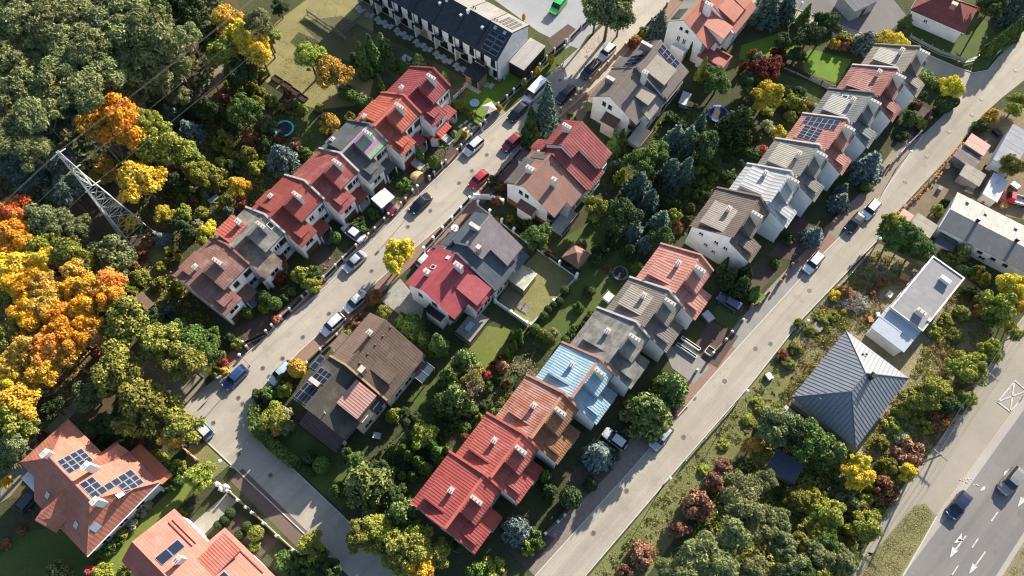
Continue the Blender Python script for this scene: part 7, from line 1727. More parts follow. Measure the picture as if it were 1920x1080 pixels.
veg(2, [(120, 340, 52, 'th', 8), (172, 300, 50, 'th', 8), (232, 250, 52, 'sg', 7), (290, 347, 26, 'th', 4), (345, 372, 22, 'th', 4), (375, 370, 20, 'th', 4), (435, 350, 55, 'fi', 5), (222, 485, 24, 'th', 5.5), (582, 455, 38, 'sg', 6), (1152, 630, 78, 'sd', 13.5), (1065, 722, 54, 'td', 9.5), (1790, 145, 70, 'sd', 9), (1510, 40, 120, 'wg', 12), (1440, 20, 80, 'wg', 10), (1580, 30, 70, 'wg', 10), (1180, 335, 17, 'ka', 2.6), (1103, 402, 16, 'ka', 2.6), (1026, 470, 16, 'ky', 2.6), (890, 606, 20, 'ba', 2.6), (633, 747, 20, 'pa', 1.6), (692, 750, 22, 'ba', 1.8), (525, 915, 36, 'kg', 3), (440, 862, 26, 'th', 4), (605, 700, 30, 'ru', 2), (650, 590, 45, 'bo', 3), (735, 640, 28, 'by', 1.6), (1290, 640, 22, 'bu', 1.4), (1640, 242, 38, 'bm', 2), (1702, 170, 34, 'by', 2), (1660, 215, 30, 'ba', 2), (1538, 812, 48, 'th', 5.5), (1575, 790, 40, 'th', 5.5), (1550, 922, 40, 'bb', 3.5), (1570, 990, 42, 'by', 3), (1700, 900, 85, 'gr', 7), (1880, 770, 70, 'sd', 8), (1680, 1035, 80, 'sd', 8), (1860, 960, 85, 'sd', 8), (1385, 590, 32, 'pa', 2), (1230, 690, 25, 'bd', 2), (350, 1030, 45, 'bu', 1.8), (290, 990, 35, 'bd', 1.5), (1790, 850, 60, 'gr', 6), (60, 530, 40, 'bd', 2.2), (110, 565, 36, 'bd', 2.2), (150, 590, 36, 'bd', 2.2), (20, 500, 36, 'bd', 2), (80, 330, 40, 'dg', 5), (380, 1060, 26, 'bu', 1.6), (850, 1020, 40, 'bd', 2), (900, 1040, 40, 'ru', 2), (1240, 720, 20, 'by', 1.2), (45, 660, 36, 'bo', 3)])
veg(3, [(480, 45, 105, 'fs', 7), (590, 40, 65, 'fs', 7), (690, 85, 42, 'sg', 7), (822, 130, 75, 'dg', 7), (720, 185, 78, 'dg', 7), (1032, 232, 75, 'fb', 5), (1150, 225, 62, 'ye', 5), (1210, 225, 55, 'ye', 5), (490, 375, 72, 'mr', 6), (430, 390, 60, 'mr', 6), (395, 300, 32, 'ru', 3), (545, 300, 55, 'bm', 3.5), (435, 330, 40, 'pa', 3), (385, 450, 60, 'dg', 5), (490, 525, 78, 'ye', 7), (380, 510, 50, 'wg', 4), (620, 565, 52, 'by', 3), (690, 595, 58, 'bo', 2.6), (735, 600, 36, 'pa', 2), (545, 742, 48, 'bY', 2.6), (480, 705, 40, 'pa', 2.4), (450, 845, 36, 'co', 2), (320, 690, 118, 'fd', 9), (110, 392, 34, 'ty', 5.5), (205, 450, 72, 'gr', 6), (160, 420, 45, 'gr', 5), (100, 700, 45, 'sd', 8), (30, 785, 72, 'sd', 9), (130, 805, 80, 'dg', 7), (20, 955, 62, 'sd', 9), (170, 995, 32, 'bu', 2.5), (860, 240, 36, 'ba', 2.4), (910, 255, 32, 'cr', 2.2), (940, 230, 40, 'bo', 1.8), (900, 205, 36, 'bo', 1.8), (1522, 482, 66, 'ye', 6), (1470, 585, 52, 'kd', 3.4), (1530, 577, 26, 'kd', 2.2), (1400, 440, 40, 'bd', 1.8), (1350, 430, 36, 'bo', 1.8), (1445, 475, 36, 'bd', 1.8), (1330, 460, 24, 'ru', 1.4), (1050, 925, 92, 'sb', 8), (900, 1068, 42, 'sb', 4.5), (1030, 1056, 34, 'kg', 1.8), (1280, 660, 50, 'bu', 3), (1345, 690, 38, 'by', 2), (1320, 582, 32, 'cr', 1.8), (1350, 540, 30, 'bd', 2), (1750, 30, 70, 'dg', 8), (1880, 30, 85, 'sd', 10), (1690, 30, 40, 'ru', 4), (1885, 160, 45, 'th', 6), (1840, 190, 45, 'th', 6), (1795, 225, 45, 'th', 5.5), (1750, 260, 42, 'th', 5), (1740, 655, 48, 'ba', 3), (1680, 705, 45, 'bd', 2.6), (1900, 560, 50, 'yg', 4), (1870, 610, 45, 'yg', 4), (1855, 925, 62, 'ol', 5), (40, 290, 15, 'td', 4.5), (72, 290, 15, 'td', 4.5), (1265, 110, 36, 'sg', 3), (350, 380, 30, 'bm', 2.5), (1240, 760, 40, 'bd', 1.5), (610, 650, 40, 'bo', 2), (570, 780, 30, 'by', 2), (420, 760, 36, 'bd', 2), (330, 820, 40, 'bd', 2), (260, 790, 40, 'bd', 2), (1640, 760, 36, 'ru', 1.5), (640, 300, 50, 'dg', 5), (570, 230, 50, 'dg', 5)])
veg(4, [(40, 110, 95, 'rd', 13), (60, 220, 90, 'orr', 13), (70, 310, 90, 'orr', 12), (60, 420, 95, 'go', 12), (200, 300, 80, 'yg', 11), (235, 160, 105, 'wg', 12), (360, 330, 88, 'ol', 11), (375, 200, 75, 'wg', 10), (220, 380, 70, 'go', 11), (420, 440, 85, 'am', 10), (120, 520, 90, 'orr', 12), (220, 520, 75, 'am', 11), (330, 560, 80, 'am', 10), (500, 540, 88, 'go', 11), (590, 500, 78, 'rd', 11), (610, 575, 75, 'orr', 11), (450, 640, 88, 'orr', 11), (480, 725, 80, 'orr', 10), (250, 640, 82, 'am', 11), (140, 690, 90, 'orr', 11), (330, 690, 85, 'orr', 11), (350, 770, 85, 'orr', 11), (250, 860, 92, 'rd', 11), (420, 830, 88, 'orr', 10), (120, 880, 90, 'am', 11), (60, 960, 80, 'am', 10), (240, 1000, 82, 'go', 10), (350, 930, 65, 'am', 9), (540, 800, 70, 'am', 9), (50, 600, 70, 'ol', 10), (40, 790, 75, 'ol', 10), (60, 1050, 65, 'go', 9),
    (680, 700, 132, 'ol', 11), (870, 830, 108, 'ol', 10), (650, 985, 128, 'ol', 11), (1030, 955, 108, 'ol', 10), (1090, 850, 95, 'gr', 8), (1160, 900, 80, 'gr', 8), (985, 775, 62, 'gr', 7), (1190, 800, 50, 'gr', 6), (620, 360, 122, 'wg', 10), (430, 195, 70, 'wg', 9), (930, 690, 62, 'bb', 5), (745, 560, 36, 'by', 3), (715, 540, 30, 'by', 3), (915, 115, 52, 'ye', 5), (1030, 110, 45, 'yg', 4), (1010, 170, 50, 'dg', 4), (1060, 220, 40, 'dg', 4), (1165, 215, 55, 'ye', 5), (1160, 250, 60, 'yg', 5), (1110, 182, 36, 'pa', 3), (1285, 120, 45, 'bb', 4), (910, 262, 50, 'sb', 4), (950, 325, 28, 'by', 2.5), (1000, 366, 22, 'ba', 1.6), (945, 382, 22, 'bo', 1.6), (885, 512, 48, 'bo', 3), (990, 530, 52, 'bo', 3.5), (800, 340, 45, 'ru', 2), (750, 410, 40, 'ru', 2), (1480, 596, 45, 'kd', 3), (1547, 628, 40, 'kg', 2.8), (1480, 652, 34, 'by', 2), (1392, 682, 30, 'kg', 2.6), (1332, 852, 36, 'by', 2.6), (1290, 830, 36, 'bd', 2.4), (1247, 952, 34, 'co', 3), (1262, 1010, 32, 'ba', 2.4), (1210, 1010, 40, 'bo', 3), (1550, 712, 26, 'co', 1.4), (1690, 468, 60, 'by', 3.6), (1745, 512, 58, 'by', 3.4), (1760, 452, 50, 'bu', 3.2), (1560, 410, 55, 'bm', 6), (1560, 470, 45, 'bm', 4), (1668, 992, 52, 'ka', 4), (1590, 1060, 52, 'bu', 3), (1600, 590, 30, 'bd', 2), (1640, 560, 30, 'bw', 1.6), (1130, 110, 40, 'bo', 3), (1360, 60, 50, 'ru', 3), (1260, 60, 40, 'bo', 3), (740, 170, 40, 'go', 5), (700, 190, 36, 'ba', 4), (1500, 20, 30, 'dg', 4), (1460, 60, 20, 'bd', 2), (860, 700, 55, 'dg', 6), (560, 900, 60, 'ru', 4), (1850, 260, 36, 'bb', 2), (1820, 210, 30, 'bd', 2), (1885, 255, 34, 'kg', 2.4), (780, 480, 60, 'bo', 3), (900, 420, 36, 'by', 2), (500, 420, 70, 'ol', 9), (300, 250, 70, 'ol', 10), (160, 420, 70, 'ol', 10), (400, 540, 70, 'orr', 10)])
veg(5, [(318, 330, 82, 'ye', 6.5), (300, 390, 60, 'ye', 6), (180, 588, 52, 'ru', 3), (235, 672, 45, 'bo', 2.4), (80, 745, 50, 'ru', 2.2), (130, 700, 40, 'ru', 2.2), (40, 800, 45, 'bo', 2), (398, 745, 74, 'th', 6), (465, 818, 45, 'th', 4.5), (545, 850, 60, 'th', 6), (350, 720, 45, 'th', 5), (1100, 242, 76, 'gr', 7), (868, 152, 26, 'by', 1.6), (1430, 85, 70, 'ol', 6), (1425, 146, 22, 'bY', 2), (1590, 110, 92, 'dg', 8), (1645, 190, 62, 'sb', 7), (1800, 165, 72, 'sd', 8), (1815, 250, 62, 'dg', 6), (1740, 45, 62, 'sd', 8), (1350, 300, 34, 'cr', 2.6), (1330, 430, 28, 'bu', 2), (1165, 342, 24, 'bm', 1.8), (1225, 618, 26, 'kd', 1.8), (1195, 640, 26, 'kd', 1.8), (1165, 662, 26, 'kd', 1.8), (1140, 697, 26, 'kg', 1.8), (958, 815, 27, 'th', 4), (985, 800, 20, 'th', 3.6), (1005, 795, 20, 'th', 3.6), (935, 905, 20, 'th', 3.4), (955, 880, 20, 'th', 3.4), (975, 862, 20, 'th', 3.4), (1010, 838, 18, 'th', 3.2), (1090, 772, 32, 'kg', 2), (1130, 795, 30, 'ky', 2), (1168, 822, 30, 'kg', 2), (1198, 790, 34, 'pa', 2), (1260, 832, 26, 'kg', 1.8), (1290, 792, 26, 'bu', 1.8), (1312, 762, 24, 'bu', 1.6), (690, 945, 85, 'fi', 7), (610, 1040, 80, 'fi', 7), (750, 1030, 62, 'br', 6), (740, 1045, 55, 'ol', 5), (812, 1028, 36, 'co', 3), (905, 980, 42, 'cr', 3), (850, 972, 26, 'bm', 2), (895, 930, 22, 'bm', 2.4), (1040, 1000, 75, 'bt', 3), (880, 40, 40, 'ru', 2), (950, 150, 30, 'by', 1.6), (1470, 330, 40, 'bd', 3), (1440, 370, 40, 'bd', 3), (1540, 230, 50, 'bd', 4), (1280, 380, 40, 'bd', 2.4), (1060, 170, 40, 'bd', 2.4), (980, 190, 36, 'bd', 2), (760, 990, 40, 'by', 4), (110, 170, 40, 'bd', 2), (180, 120, 36, 'bu', 1.8), (1880, 130, 40, 'yg', 4), (1890, 200, 40, 'ru', 3), (1660, 1010, 0.1, 'bu', 1)][:-1])
veg(6, [(890, 50, 62, 'sb', 5), (742, 242, 62, 'sb', 5.5), (270, 480, 62, 'fd', 6), (350, 460, 58, 'fd', 6), (330, 525, 66, 'fd', 6), (225, 425, 32, 'td', 6), (405, 562, 38, 'th', 4), (1210, 225, 85, 'gr', 6), (1190, 160, 55, 'yg', 6), (1330, 290, 75, 'gr', 5), (1285, 235, 60, 'gr', 5.5), (1380, 310, 50, 'gr', 4), (1575, 335, 62, 'fi', 3.5), (1440, 100, 38, 'by', 3), (1860, 520, 78, 'ye', 6), (1800, 640, 88, 'yg', 6), (1680, 662, 38, 'ba', 3), (1855, 760, 42, 'go', 3), (1740, 700, 62, 'gr', 4), (1600, 1000, 90, 'yg', 5), (1540, 985, 55, 'yg', 4), (1740, 885, 60, 'yg', 5), (1650, 955, 62, 'yg', 5), (930, 570, 52, 'ru', 1.8), (1120, 505, 42, 'ru', 1.4), (1060, 572, 28, 'ru', 1.1), (970, 610, 55, 'bt', 1.6), (940, 640, 50, 'bt', 1.4), (1000, 640, 40, 'pa', 1.2), (905, 670, 16, 'bY', 1), (1660, 450, 50, 'bo', 3), (1700, 480, 45, 'bo', 3), (1600, 430, 50, 'bd', 3), (1690, 600, 45, 'bo', 3), (1500, 350, 50, 'bd', 2.4), (1480, 60, 30, 'bd', 2), (860, 580, 40, 'bg', 1.4), (660, 740, 36, 'bu', 1.4), (720, 780, 40, 'bo', 1.2), (790, 720, 45, 'bo', 1.3), (850, 700, 45, 'bo', 1.2), (560, 920, 40, 'ru', 1.3), (600, 960, 40, 'bo', 1.2), (640, 880, 45, 'bo', 1.3), (700, 850, 40, 'bt', 1.3), (600, 260, 40, 'bd', 2), (520, 400, 30, 'bu', 1.5), (410, 560, 28, 'th', 3), (1420, 780, 45, 'by', 1.6), (1480, 720, 45, 'bo', 1.4), (1540, 800, 50, 'bo', 1.4), (1580, 680, 50, 'bo', 1.8), (1900, 640, 45, 'go', 5), (1880, 800, 40, 'yg', 4), (1620, 560, 40, 'bd', 2)])
veg(7, [(800, 110, 145, 'ol', 10), (1005, 250, 108, 'ol', 8), (960, 300, 60, 'am', 7), (60, 200, 115, 'yg', 11), (60, 330, 88, 'wg', 10), (90, 90, 115, 'go', 11), (270, 130, 70, 'dg', 6), (480, 60, 85, 'wg', 7), (40, 420, 60, 'wg', 7), (140, 250, 60, 'yg', 7), (900, 430, 48, 'by', 3), (965, 480, 52, 'bu', 3.4), (1000, 455, 40, 'by', 3), (955, 565, 46, 'bu', 3), (1120, 520, 78, 'yg', 4.5), (870, 400, 36, 'bu', 2.6), (1000, 540, 36, 'bu', 2.6), (1295, 725, 30, 'kd', 1.8), (1265, 765, 30, 'kd', 1.8), (1230, 797, 30, 'kd', 1.8), (1345, 846, 27, 'kd', 1.6), (1390, 800, 28, 'kd', 1.6), (1440, 838, 45, 'ky', 2.4), (1430, 910, 36, 'by', 1.4), (1740, 905, 70, 'yg', 4), (1660, 985, 55, 'bu', 3), (1730, 1010, 62, 'bu', 3), (1640, 1060, 50, 'bd', 2.4), (1800, 960, 50, 'bu', 3), (1860, 1040, 60, 'bd', 3), (1535, 185, 72, 'yg', 4.6), (1560, 250, 45, 'ba', 3), (1610, 240, 50, 'bw', 3), (1600, 160, 45, 'pa', 3), (1810, 457, 50, 'kg', 3), (1740, 410, 40, 'kd', 2.4), (1900, 595, 50, 'bu', 3), (1510, 55, 50, 'bu', 3), (1590, 25, 52, 'by', 3.2), (1450, 60, 40, 'bd', 2), (150, 430, 28, 'ru', 1.4), (230, 310, 36, 'ru', 1.6), (30, 552, 30, 'orr', 2.4), (310, 1070, 75, 'bw', 4), (570, 1065, 62, 'by', 3.4), (515, 1055, 40, 'co', 2.6), (605, 920, 48, 'bu', 2), (690, 842, 36, 'by', 1.8), (740, 790, 36, 'pa', 1.6), (790, 720, 34, 'pa', 1.6), (660, 880, 36, 'bu', 1.8), (560, 950, 36, 'bu', 1.6), (830, 680, 30, 'pa', 1.4), (770, 325, 44, 'ru', 2), (560, 330, 60, 'bd', 3), (620, 360, 50, 'bd', 2.6), (500, 260, 60, 'dg', 5), (640, 210, 60, 'dg', 5), (1690, 450, 28, 'kd', 1.2), (1720, 475, 28, 'kd', 1.2), (1750, 495, 28, 'kd', 1.2), (1060, 690, 36, 'bd', 1.6), (1020, 730, 34, 'bo', 1.4), (120, 820, 30, 'ru', 1.4), (30, 900, 34, 'ru', 1.4), (700, 1040, 40, 'by', 2)])
veg(8, [(140, 560, 150, 'fi', 12), (330, 725, 105, 'fi', 9), (190, 830, 100, 'yg', 8), (100, 860, 80, 'ol', 8), (400, 905, 112, 'ol', 9), (440, 1010, 90, 'go', 8), (340, 990, 90, 'ol', 8), (540, 950, 72, 'ol', 7), (850, 1045, 80, 'by', 3), (770, 1060, 70, 'bu', 3), (985, 820, 92, 'fb', 6), (1090, 860, 50, 'bu', 3), (1050, 922, 46, 'by', 2.6), (1110, 900, 36, 'bu', 2.6), (1148, 512, 36, 'th', 4), (1170, 600, 52, 'fd', 4), (1290, 640, 66, 'kd', 4), (1450, 395, 90, 'sb', 7), (1735, 160, 150, 'fi', 9.5), (1860, 15, 110, 'fi', 8), (1530, 400, 40, 'bd', 2), (350, 365, 36, 'th', 4), (382, 400, 38, 'th', 4), (430, 432, 38, 'th', 4), (470, 470, 40, 'th', 4), (540, 385, 46, 'th', 5), (592, 375, 30, 'th', 4), (510, 340, 34, 'th', 4), (455, 280, 72, 'yg', 5), (380, 190, 60, 'dg', 5), (295, 175, 50, 'by', 3.4), (640, 70, 105, 'fi', 8), (560, 100, 70, 'fi', 7), (735, 45, 70, 'br', 6), (730, 145, 42, 'bu', 2.4), (780, 190, 32, 'by', 2), (60, 430, 55, 'gr', 4), (340, 512, 28, 'by', 1.6), (20, 390, 45, 'dg', 4), (640, 900, 60, 'bd', 3), (700, 830, 60, 'bd', 3), (1700, 960, 80, 'cr', 3.4), (1890, 810, 52, 'cr', 2.8), (1600, 1055, 55, 'cr', 2.8), (1830, 1050, 75, 'pn', 5), (1400, 560, 45, 'bd', 1.6), (220, 470, 50, 'dg', 5), (300, 620, 60, 'dg', 6), (620, 200, 50, 'bd', 3)])
veg(9, [(560, 240, 108, 'wg', 7), (490, 270, 70, 'wg', 6), (720, 310, 118, 'gr', 7), (640, 280, 80, 'dg', 7), (860, 380, 90, 'fi', 6), (800, 420, 70, 'fi', 6), (400, 350, 60, 'am', 4), (440, 400, 55, 'ol', 4), (240, 460, 55, 'cr', 3), (185, 545, 62, 'cr', 3.2), (80, 675, 95, 'cr', 4.4), (5, 810, 48, 'cr', 2.6), (330, 580, 108, 'pn', 8), (480, 530, 62, 'pn', 6), (390, 700, 118, 'pn', 9), (300, 820, 108, 'pn', 9), (120, 960, 118, 'pn', 9), (450, 800, 90, 'pn', 8), (220, 1030, 100, 'pn', 9), (420, 1050, 92, 'pn', 8), (600, 1000, 90, 'wg', 7), (570, 880, 62, 'wg', 6), (30, 1060, 90, 'pn', 8), (540, 760, 70, 'wg', 6), (720, 650, 66, 'yg', 4), (830, 735, 82, 'yg', 5), (640, 640, 62, 'ol', 4), (990, 520, 76, 'go', 5), (1000, 440, 56, 'ye', 5), (1270, 488, 50, 'ye', 4), (1290, 385, 88, 'cr', 3.6), (1145, 600, 82, 'ru', 3.4), (1450, 200, 72, 'ru', 3.2), (1040, 805, 82, 'yg', 5), (905, 985, 72, 'wg', 5), (945, 640, 80, 'bw', 3.6), (1240, 150, 55, 'by', 1.8), (1420, 40, 90, 'yg', 4.6), (1610, 85, 52, 'yg', 4), (1380, 240, 42, 'by', 2), (1160, 460, 62, 'bo', 2.4), (1340, 80, 70, 'yg', 4), (1500, 110, 70, 'dg', 4), (1180, 230, 50, 'by', 1.6), (1120, 330, 50, 'bo', 1.6), (1240, 300, 50, 'pa', 1.8), (1330, 180, 50, 'bo', 1.8), (760, 820, 60, 'yg', 4), (680, 900, 64, 'ol', 4), (1000, 700, 60, 'bo', 3), (760, 960, 80, 'wg', 6), (830, 880, 60, 'gr', 5), (680, 1060, 80, 'gr', 6), (780, 1060, 60, 'yg', 5), (1080, 740, 45, 'by', 3), (420, 100, 36, 'by', .8), (440, 140, 40, 'bo', .9), (370, 200, 40, 'by', .9), (440, 250, 36, 'bo', 1), (230, 340, 36, 'by', .8), (120, 480, 36, 'by', .8), (560, 620, 50, 'bd', 3)])
# the smaller shrubs that fill the garden borders between the larger plants
fr_ = random.Random(5)
for poly, n_, kinds in (([(1190, 300), (1290, 240), (1420, 290), (1340, 420), (1240, 460), (1150, 420)], 22, ('bd', 'bu', 'bo', 'bd', 'kd')), ([(830, 800), (900, 700), (970, 690), (930, 790), (860, 830)], 8, ('bd', 'bu', 'ru')), ([(690, 880), (770, 790), (810, 880), (740, 940)], 8, ('bd', 'bu', 'th')), ([(330, 340), (480, 240), (600, 270), (480, 370), (400, 420), (330, 470)], 9, ('bo', 'by', 'bu', 'ru', 'bw')), ([(240, 490), (330, 520), (420, 640), (330, 650)], 5, ('by', 'bo', 'bu')), ([(1400, 130), (1480, 160), (1540, 190), (1500, 230), (1400, 200)], 10, ('bd', 'bo', 'by', 'ru')), ([(1560, 870), (1680, 900), (1600, 1060), (1520, 1040)], 10, ('by', 'bo', 'bw')), ([(420, 90), (500, 130), (600, 200), (500, 230), (420, 180)], 6, ('bo', 'by', 'ru'))):
    got = 0
    for _ in range(n_ * 12):
        if got >= n_: break
        x_ = fr_.uniform(min(p[0] for p in poly), max(p[0] for p in poly)); y_ = fr_.uniform(min(p[1] for p in poly), max(p[1] for p in poly))
        ins = False; j_ = len(poly) - 1
        for i_ in range(len(poly)):
            if (poly[i_][1] > y_) != (poly[j_][1] > y_) and x_ < (poly[j_][0] - poly[i_][0]) * (y_ - poly[i_][1]) / (poly[j_][1] - poly[i_][1]) + poly[i_][0]: ins = not ins
            j_ = i_
        if ins and all(math.hypot(x_ - q[0], y_ - q[1]) > q[2] * .75 + 8 for q in PLANTS):
            PLANTS.append((x_, y_, fr_.uniform(8, 14), kinds[got % len(kinds)], fr_.uniform(1.0, 2.4))); got += 1
for x_, y_, r_, k_, h_ in ((1105, 545, 13, 'bd', 2.2), (1085, 575, 12, 'bu', 1.8), (1120, 470, 12, 'bd', 2.4), (1150, 455, 14, 'bd', 2.6), (1195, 500, 12, 'bu', 2), (1060, 545, 10, 'kd', 1.6), (1110, 590, 11, 'bo', 1.6), (1180, 470, 15, 'fd', 4), (1210, 455, 15, 'fs', 5), (1095, 610, 10, 'bd', 1.6), (1140, 500, 8, 'ru', 1.2)): PLANTS.append((x_, y_, r_, k_, h_))
PLANTS.append((680 + 1417 / 4.695, 150 / 4.695, 3.6, 'ka', 1.6))
counts = {}
made = []
def rel(px, py_):
    d, ax, ay, nm = min((math.hypot(px - a, py_ - b), a, b, n) for a, b, n in ANCH)
    dx, dy = px - ax, py_ - ay
    if d < 40: w = 'beside'
    elif abs(dx) > abs(dy) * 1.8: w = 'right of' if dx > 0 else 'left of'
    elif abs(dy) > abs(dx) * 1.8: w = 'below' if dy > 0 else 'above'
    else: w = ('upper ' if dy < 0 else 'lower ') + ('right of' if dx > 0 else 'left of')
    if w in ('upper right of', 'upper left of', 'lower right of', 'lower left of'): w = w.replace(' of', '').replace('upper', 'up').replace('lower', 'down') + ' of' if False else {'upper right of': 'above and right of', 'upper left of': 'above and left of', 'lower right of': 'below and right of', 'lower left of': 'below and left of'}[w]
    return w, nm
DEFR = dict(pine=2.6, broad=1.9, spruce=2.9, fir=2.2, thuja=3.2, bush=1.25, ball=1.7, bare=1.9)
LAB = {}
for i, (px, py_, rp, k, hh) in enumerate(PLANTS):
    pr, lm, bark, desc, cat, nm = KD[k]
    P = PROTO[pr][i % len(PROTO[pr])]
    base = at(px, py_, 0)
    mpp = (at(px + 1, py_, 4) - at(px, py_, 4)).length
    rad = max(.35, rp * mpp) * (1.12 if pr in ('broad', 'bush') else 1.0)
    if pr == 'broad': hh_ = hh or max(2.6, rad * 2.0 + .6)
    else: hh_ = hh or DEFR[pr] * rad
    if pr == 'pine': hh_ = hh or 16 + (i * 7 % 4)
    if pr == 'spruce' and hh_ < 12: hh_ = max(hh_ * .74, rad * 1.7)
    zc = hh_ * P[3]
    if pr in ('broad',): zc = hh_ - rad * .8
    if pr == 'pine': zc = hh_ - rad * .5
    p = at(px, py_, max(.3, zc))
    where = 'in the pine wood' if (k in ('pn', 'pd') and px < 345 and py_ < 360) else ('in the autumn wood at the left edge' if (px < 250 and 370 < py_ < 730 and pr == 'broad') else ' '.join(rel(px, py_)))
    lab = desc + ' ' + where
    LAB.setdefault(lab, []).append((px, len(made)))
    t = thing(nm, lab, cat, (p.x, p.y, 0), (i * 2.399) % 6.283)
    made.append(t)
    sz = hh_ / P[2]
    if pr == 'broad':
        # keep the crown round: the crown scales with its radius and sits on a longer or shorter trunk
        zs = min(sz, rad * 1.15) if rad * 2.1 < hh_ else sz
        c = link('crown', P[0], t); c.scale = (rad, rad, zs); c.location.z = hh_ - P[2] * zs
        b = link('trunk', P[1], t); b.scale = (rad, rad, sz)
    elif pr == 'pine':
        zs = min(sz, rad * 1.1)
        c = link('crown', P[0], t); c.scale = (rad, rad, zs); c.location.z = hh_ - P[2] * zs
        b = link('trunk', P[1], t); b.scale = (rad, rad, sz)
    else:
        c = link('crown', P[0], t); c.scale = (rad, rad, sz)
        b = link('trunk' if pr not in ('bush', 'ball') else 'stems', P[1], t); b.scale = (rad, rad, sz)
    for o_, m_ in ((c, LM[lm]), (b, bark)):
        o_.material_slots[0].link = 'OBJECT'; o_.material_slots[0].material = m_
ORD = ['', 'second', 'third', 'fourth', 'fifth', 'sixth', 'seventh', 'eighth', 'ninth', 'tenth', 'eleventh', 'twelfth', 'thirteenth']
for lab, lst in LAB.items():
    if len(lst) > 1:
        lst.sort()
        many = len(lst) > 13
        for n_, (x_, idx) in enumerate(lst):
            made[idx]['group'] = lab + 's' if False else lab.replace(' in the', 's in the', 1) if many else lab
            if not many:
                made[idx]['label'] = ('leftmost' if n_ == 0 else 'rightmost' if n_ == len(lst) - 1 else ORD[n_] + ' from left') + ' ' + lab
# hedges
def hedge(label, px, w, hgt, mat, n=None, name='hedge'):
    P = [at(x, y, hgt * .6) for x, y in px]
    t = thing(name, label, 'hedge', (P[0].x, P[0].y, 0))
    vr.seed(len(label))
    pts, nr, segs = [], [], []
    for a, b in zip(P, P[1:]):
        d = b - a; d.z = 0; L = d.length; d.normalize(); s = Vector((-d.y, d.x, 0))
        k = int(L * (2 * hgt + w) * 60)
        u = vr.uniform(0, L, k); q = vr.uniform(0, 2 * hgt + w, k)
        for uu, qq in zip(u, q):
            if qq < hgt: o_, z, nn = -w / 2, qq, -s
            elif qq < hgt + w: o_, z, nn = qq - hgt - w / 2, hgt, Vector((0, 0, 1))
            else: o_, z, nn = w / 2, qq - hgt - w, s
            v = a - P[0] + d * uu + s * (o_ + vr.normal() * .07)
            pts.append((v.x, v.y, z + vr.normal() * .08)); nr.append(tuple(nn + Vector((0, 0, .3))))
        for j in range(max(2, int(L / 1.2))):
            c = a - P[0] + d * (L * (j + .5) / max(2, int(L / 1.2))); segs.append(((c.x, c.y, 0), (c.x, c.y, hgt * .8), .05, .02))
    me = leafmesh('foliage', leaves(np.array(pts), np.array(nr), .24, 1, .5)); me.materials[0] = LM[mat]
    link('foliage', me, t)
    tubes(segs).build('stems', BARK, t)
hedge('clipped hedge curving round the street corner by the corner twin house', [c3(7, *p) for p in ((1440, 120), (1425, 180), (1445, 260), (1520, 330), (1600, 400), (1670, 450))], 1.5, 1.2, 'gr')
hedge('dark thuja hedge left of the crimson row house', [c3(2, *p) for p in ((0, 500), (70, 545), (170, 600))], 1.2, 2.0, 'th')
hedge('long dark hedge behind the teal trampoline garden', [crop(440, 120, 3.176)(*p) for p in ((640, 165), (720, 200), (810, 240))], 1.2, 1.8, 'th')
hedge('hedge strip beside the white coupe in the driveway', [kA(*p) for p in ((1305, 210), (1395, 275))], .9, 1.2, 'gr')
hedge('dark hedge dividing the lawns below the blue trampoline', [crop(1080, 60, 4.5)(*p) for p in ((770, 700), (850, 760), (930, 800))], 1.2, 1.8, 'dg')
hedge('reddish hedge along the wood path below the pylon', [crop(60, 240, 4.5)(*p) for p in ((1010, 930), (940, 1010), (880, 1080))], 1.2, 1.2, 'ru')
hedge('olive hedge by the side road above the greige end house', [c3(3, *p) for p in ((870, 195), (930, 220), (985, 245))], 1.4, 1.6, 'ol')
hedge('low hedge along the side road beside the yellow tree', [c3(3, *p) for p in ((1330, 410), (1390, 440), (1460, 480))], 1.4, 1.6, 'sg')
hedge('long dark hedge below the round dark conifer', [crop(1260, 60, 2.348)(*p) for p in ((160, 590), (220, 620), (290, 650))], 1.0, 1.4, 'dg')
hedge('dark hedge rising behind the blue spruces', [crop(1260, 60, 2.348)(*p) for p in ((250, 480), (320, 515), (385, 545))], 1.0, 1.4, 'dg')
hedge('clipped hedge along the side street below the pillars', [c3(7, *p) for p in ((1560, 990), (1620, 950), (1650, 985), (1580, 1030))], 1.2, 1.2, 'gr')
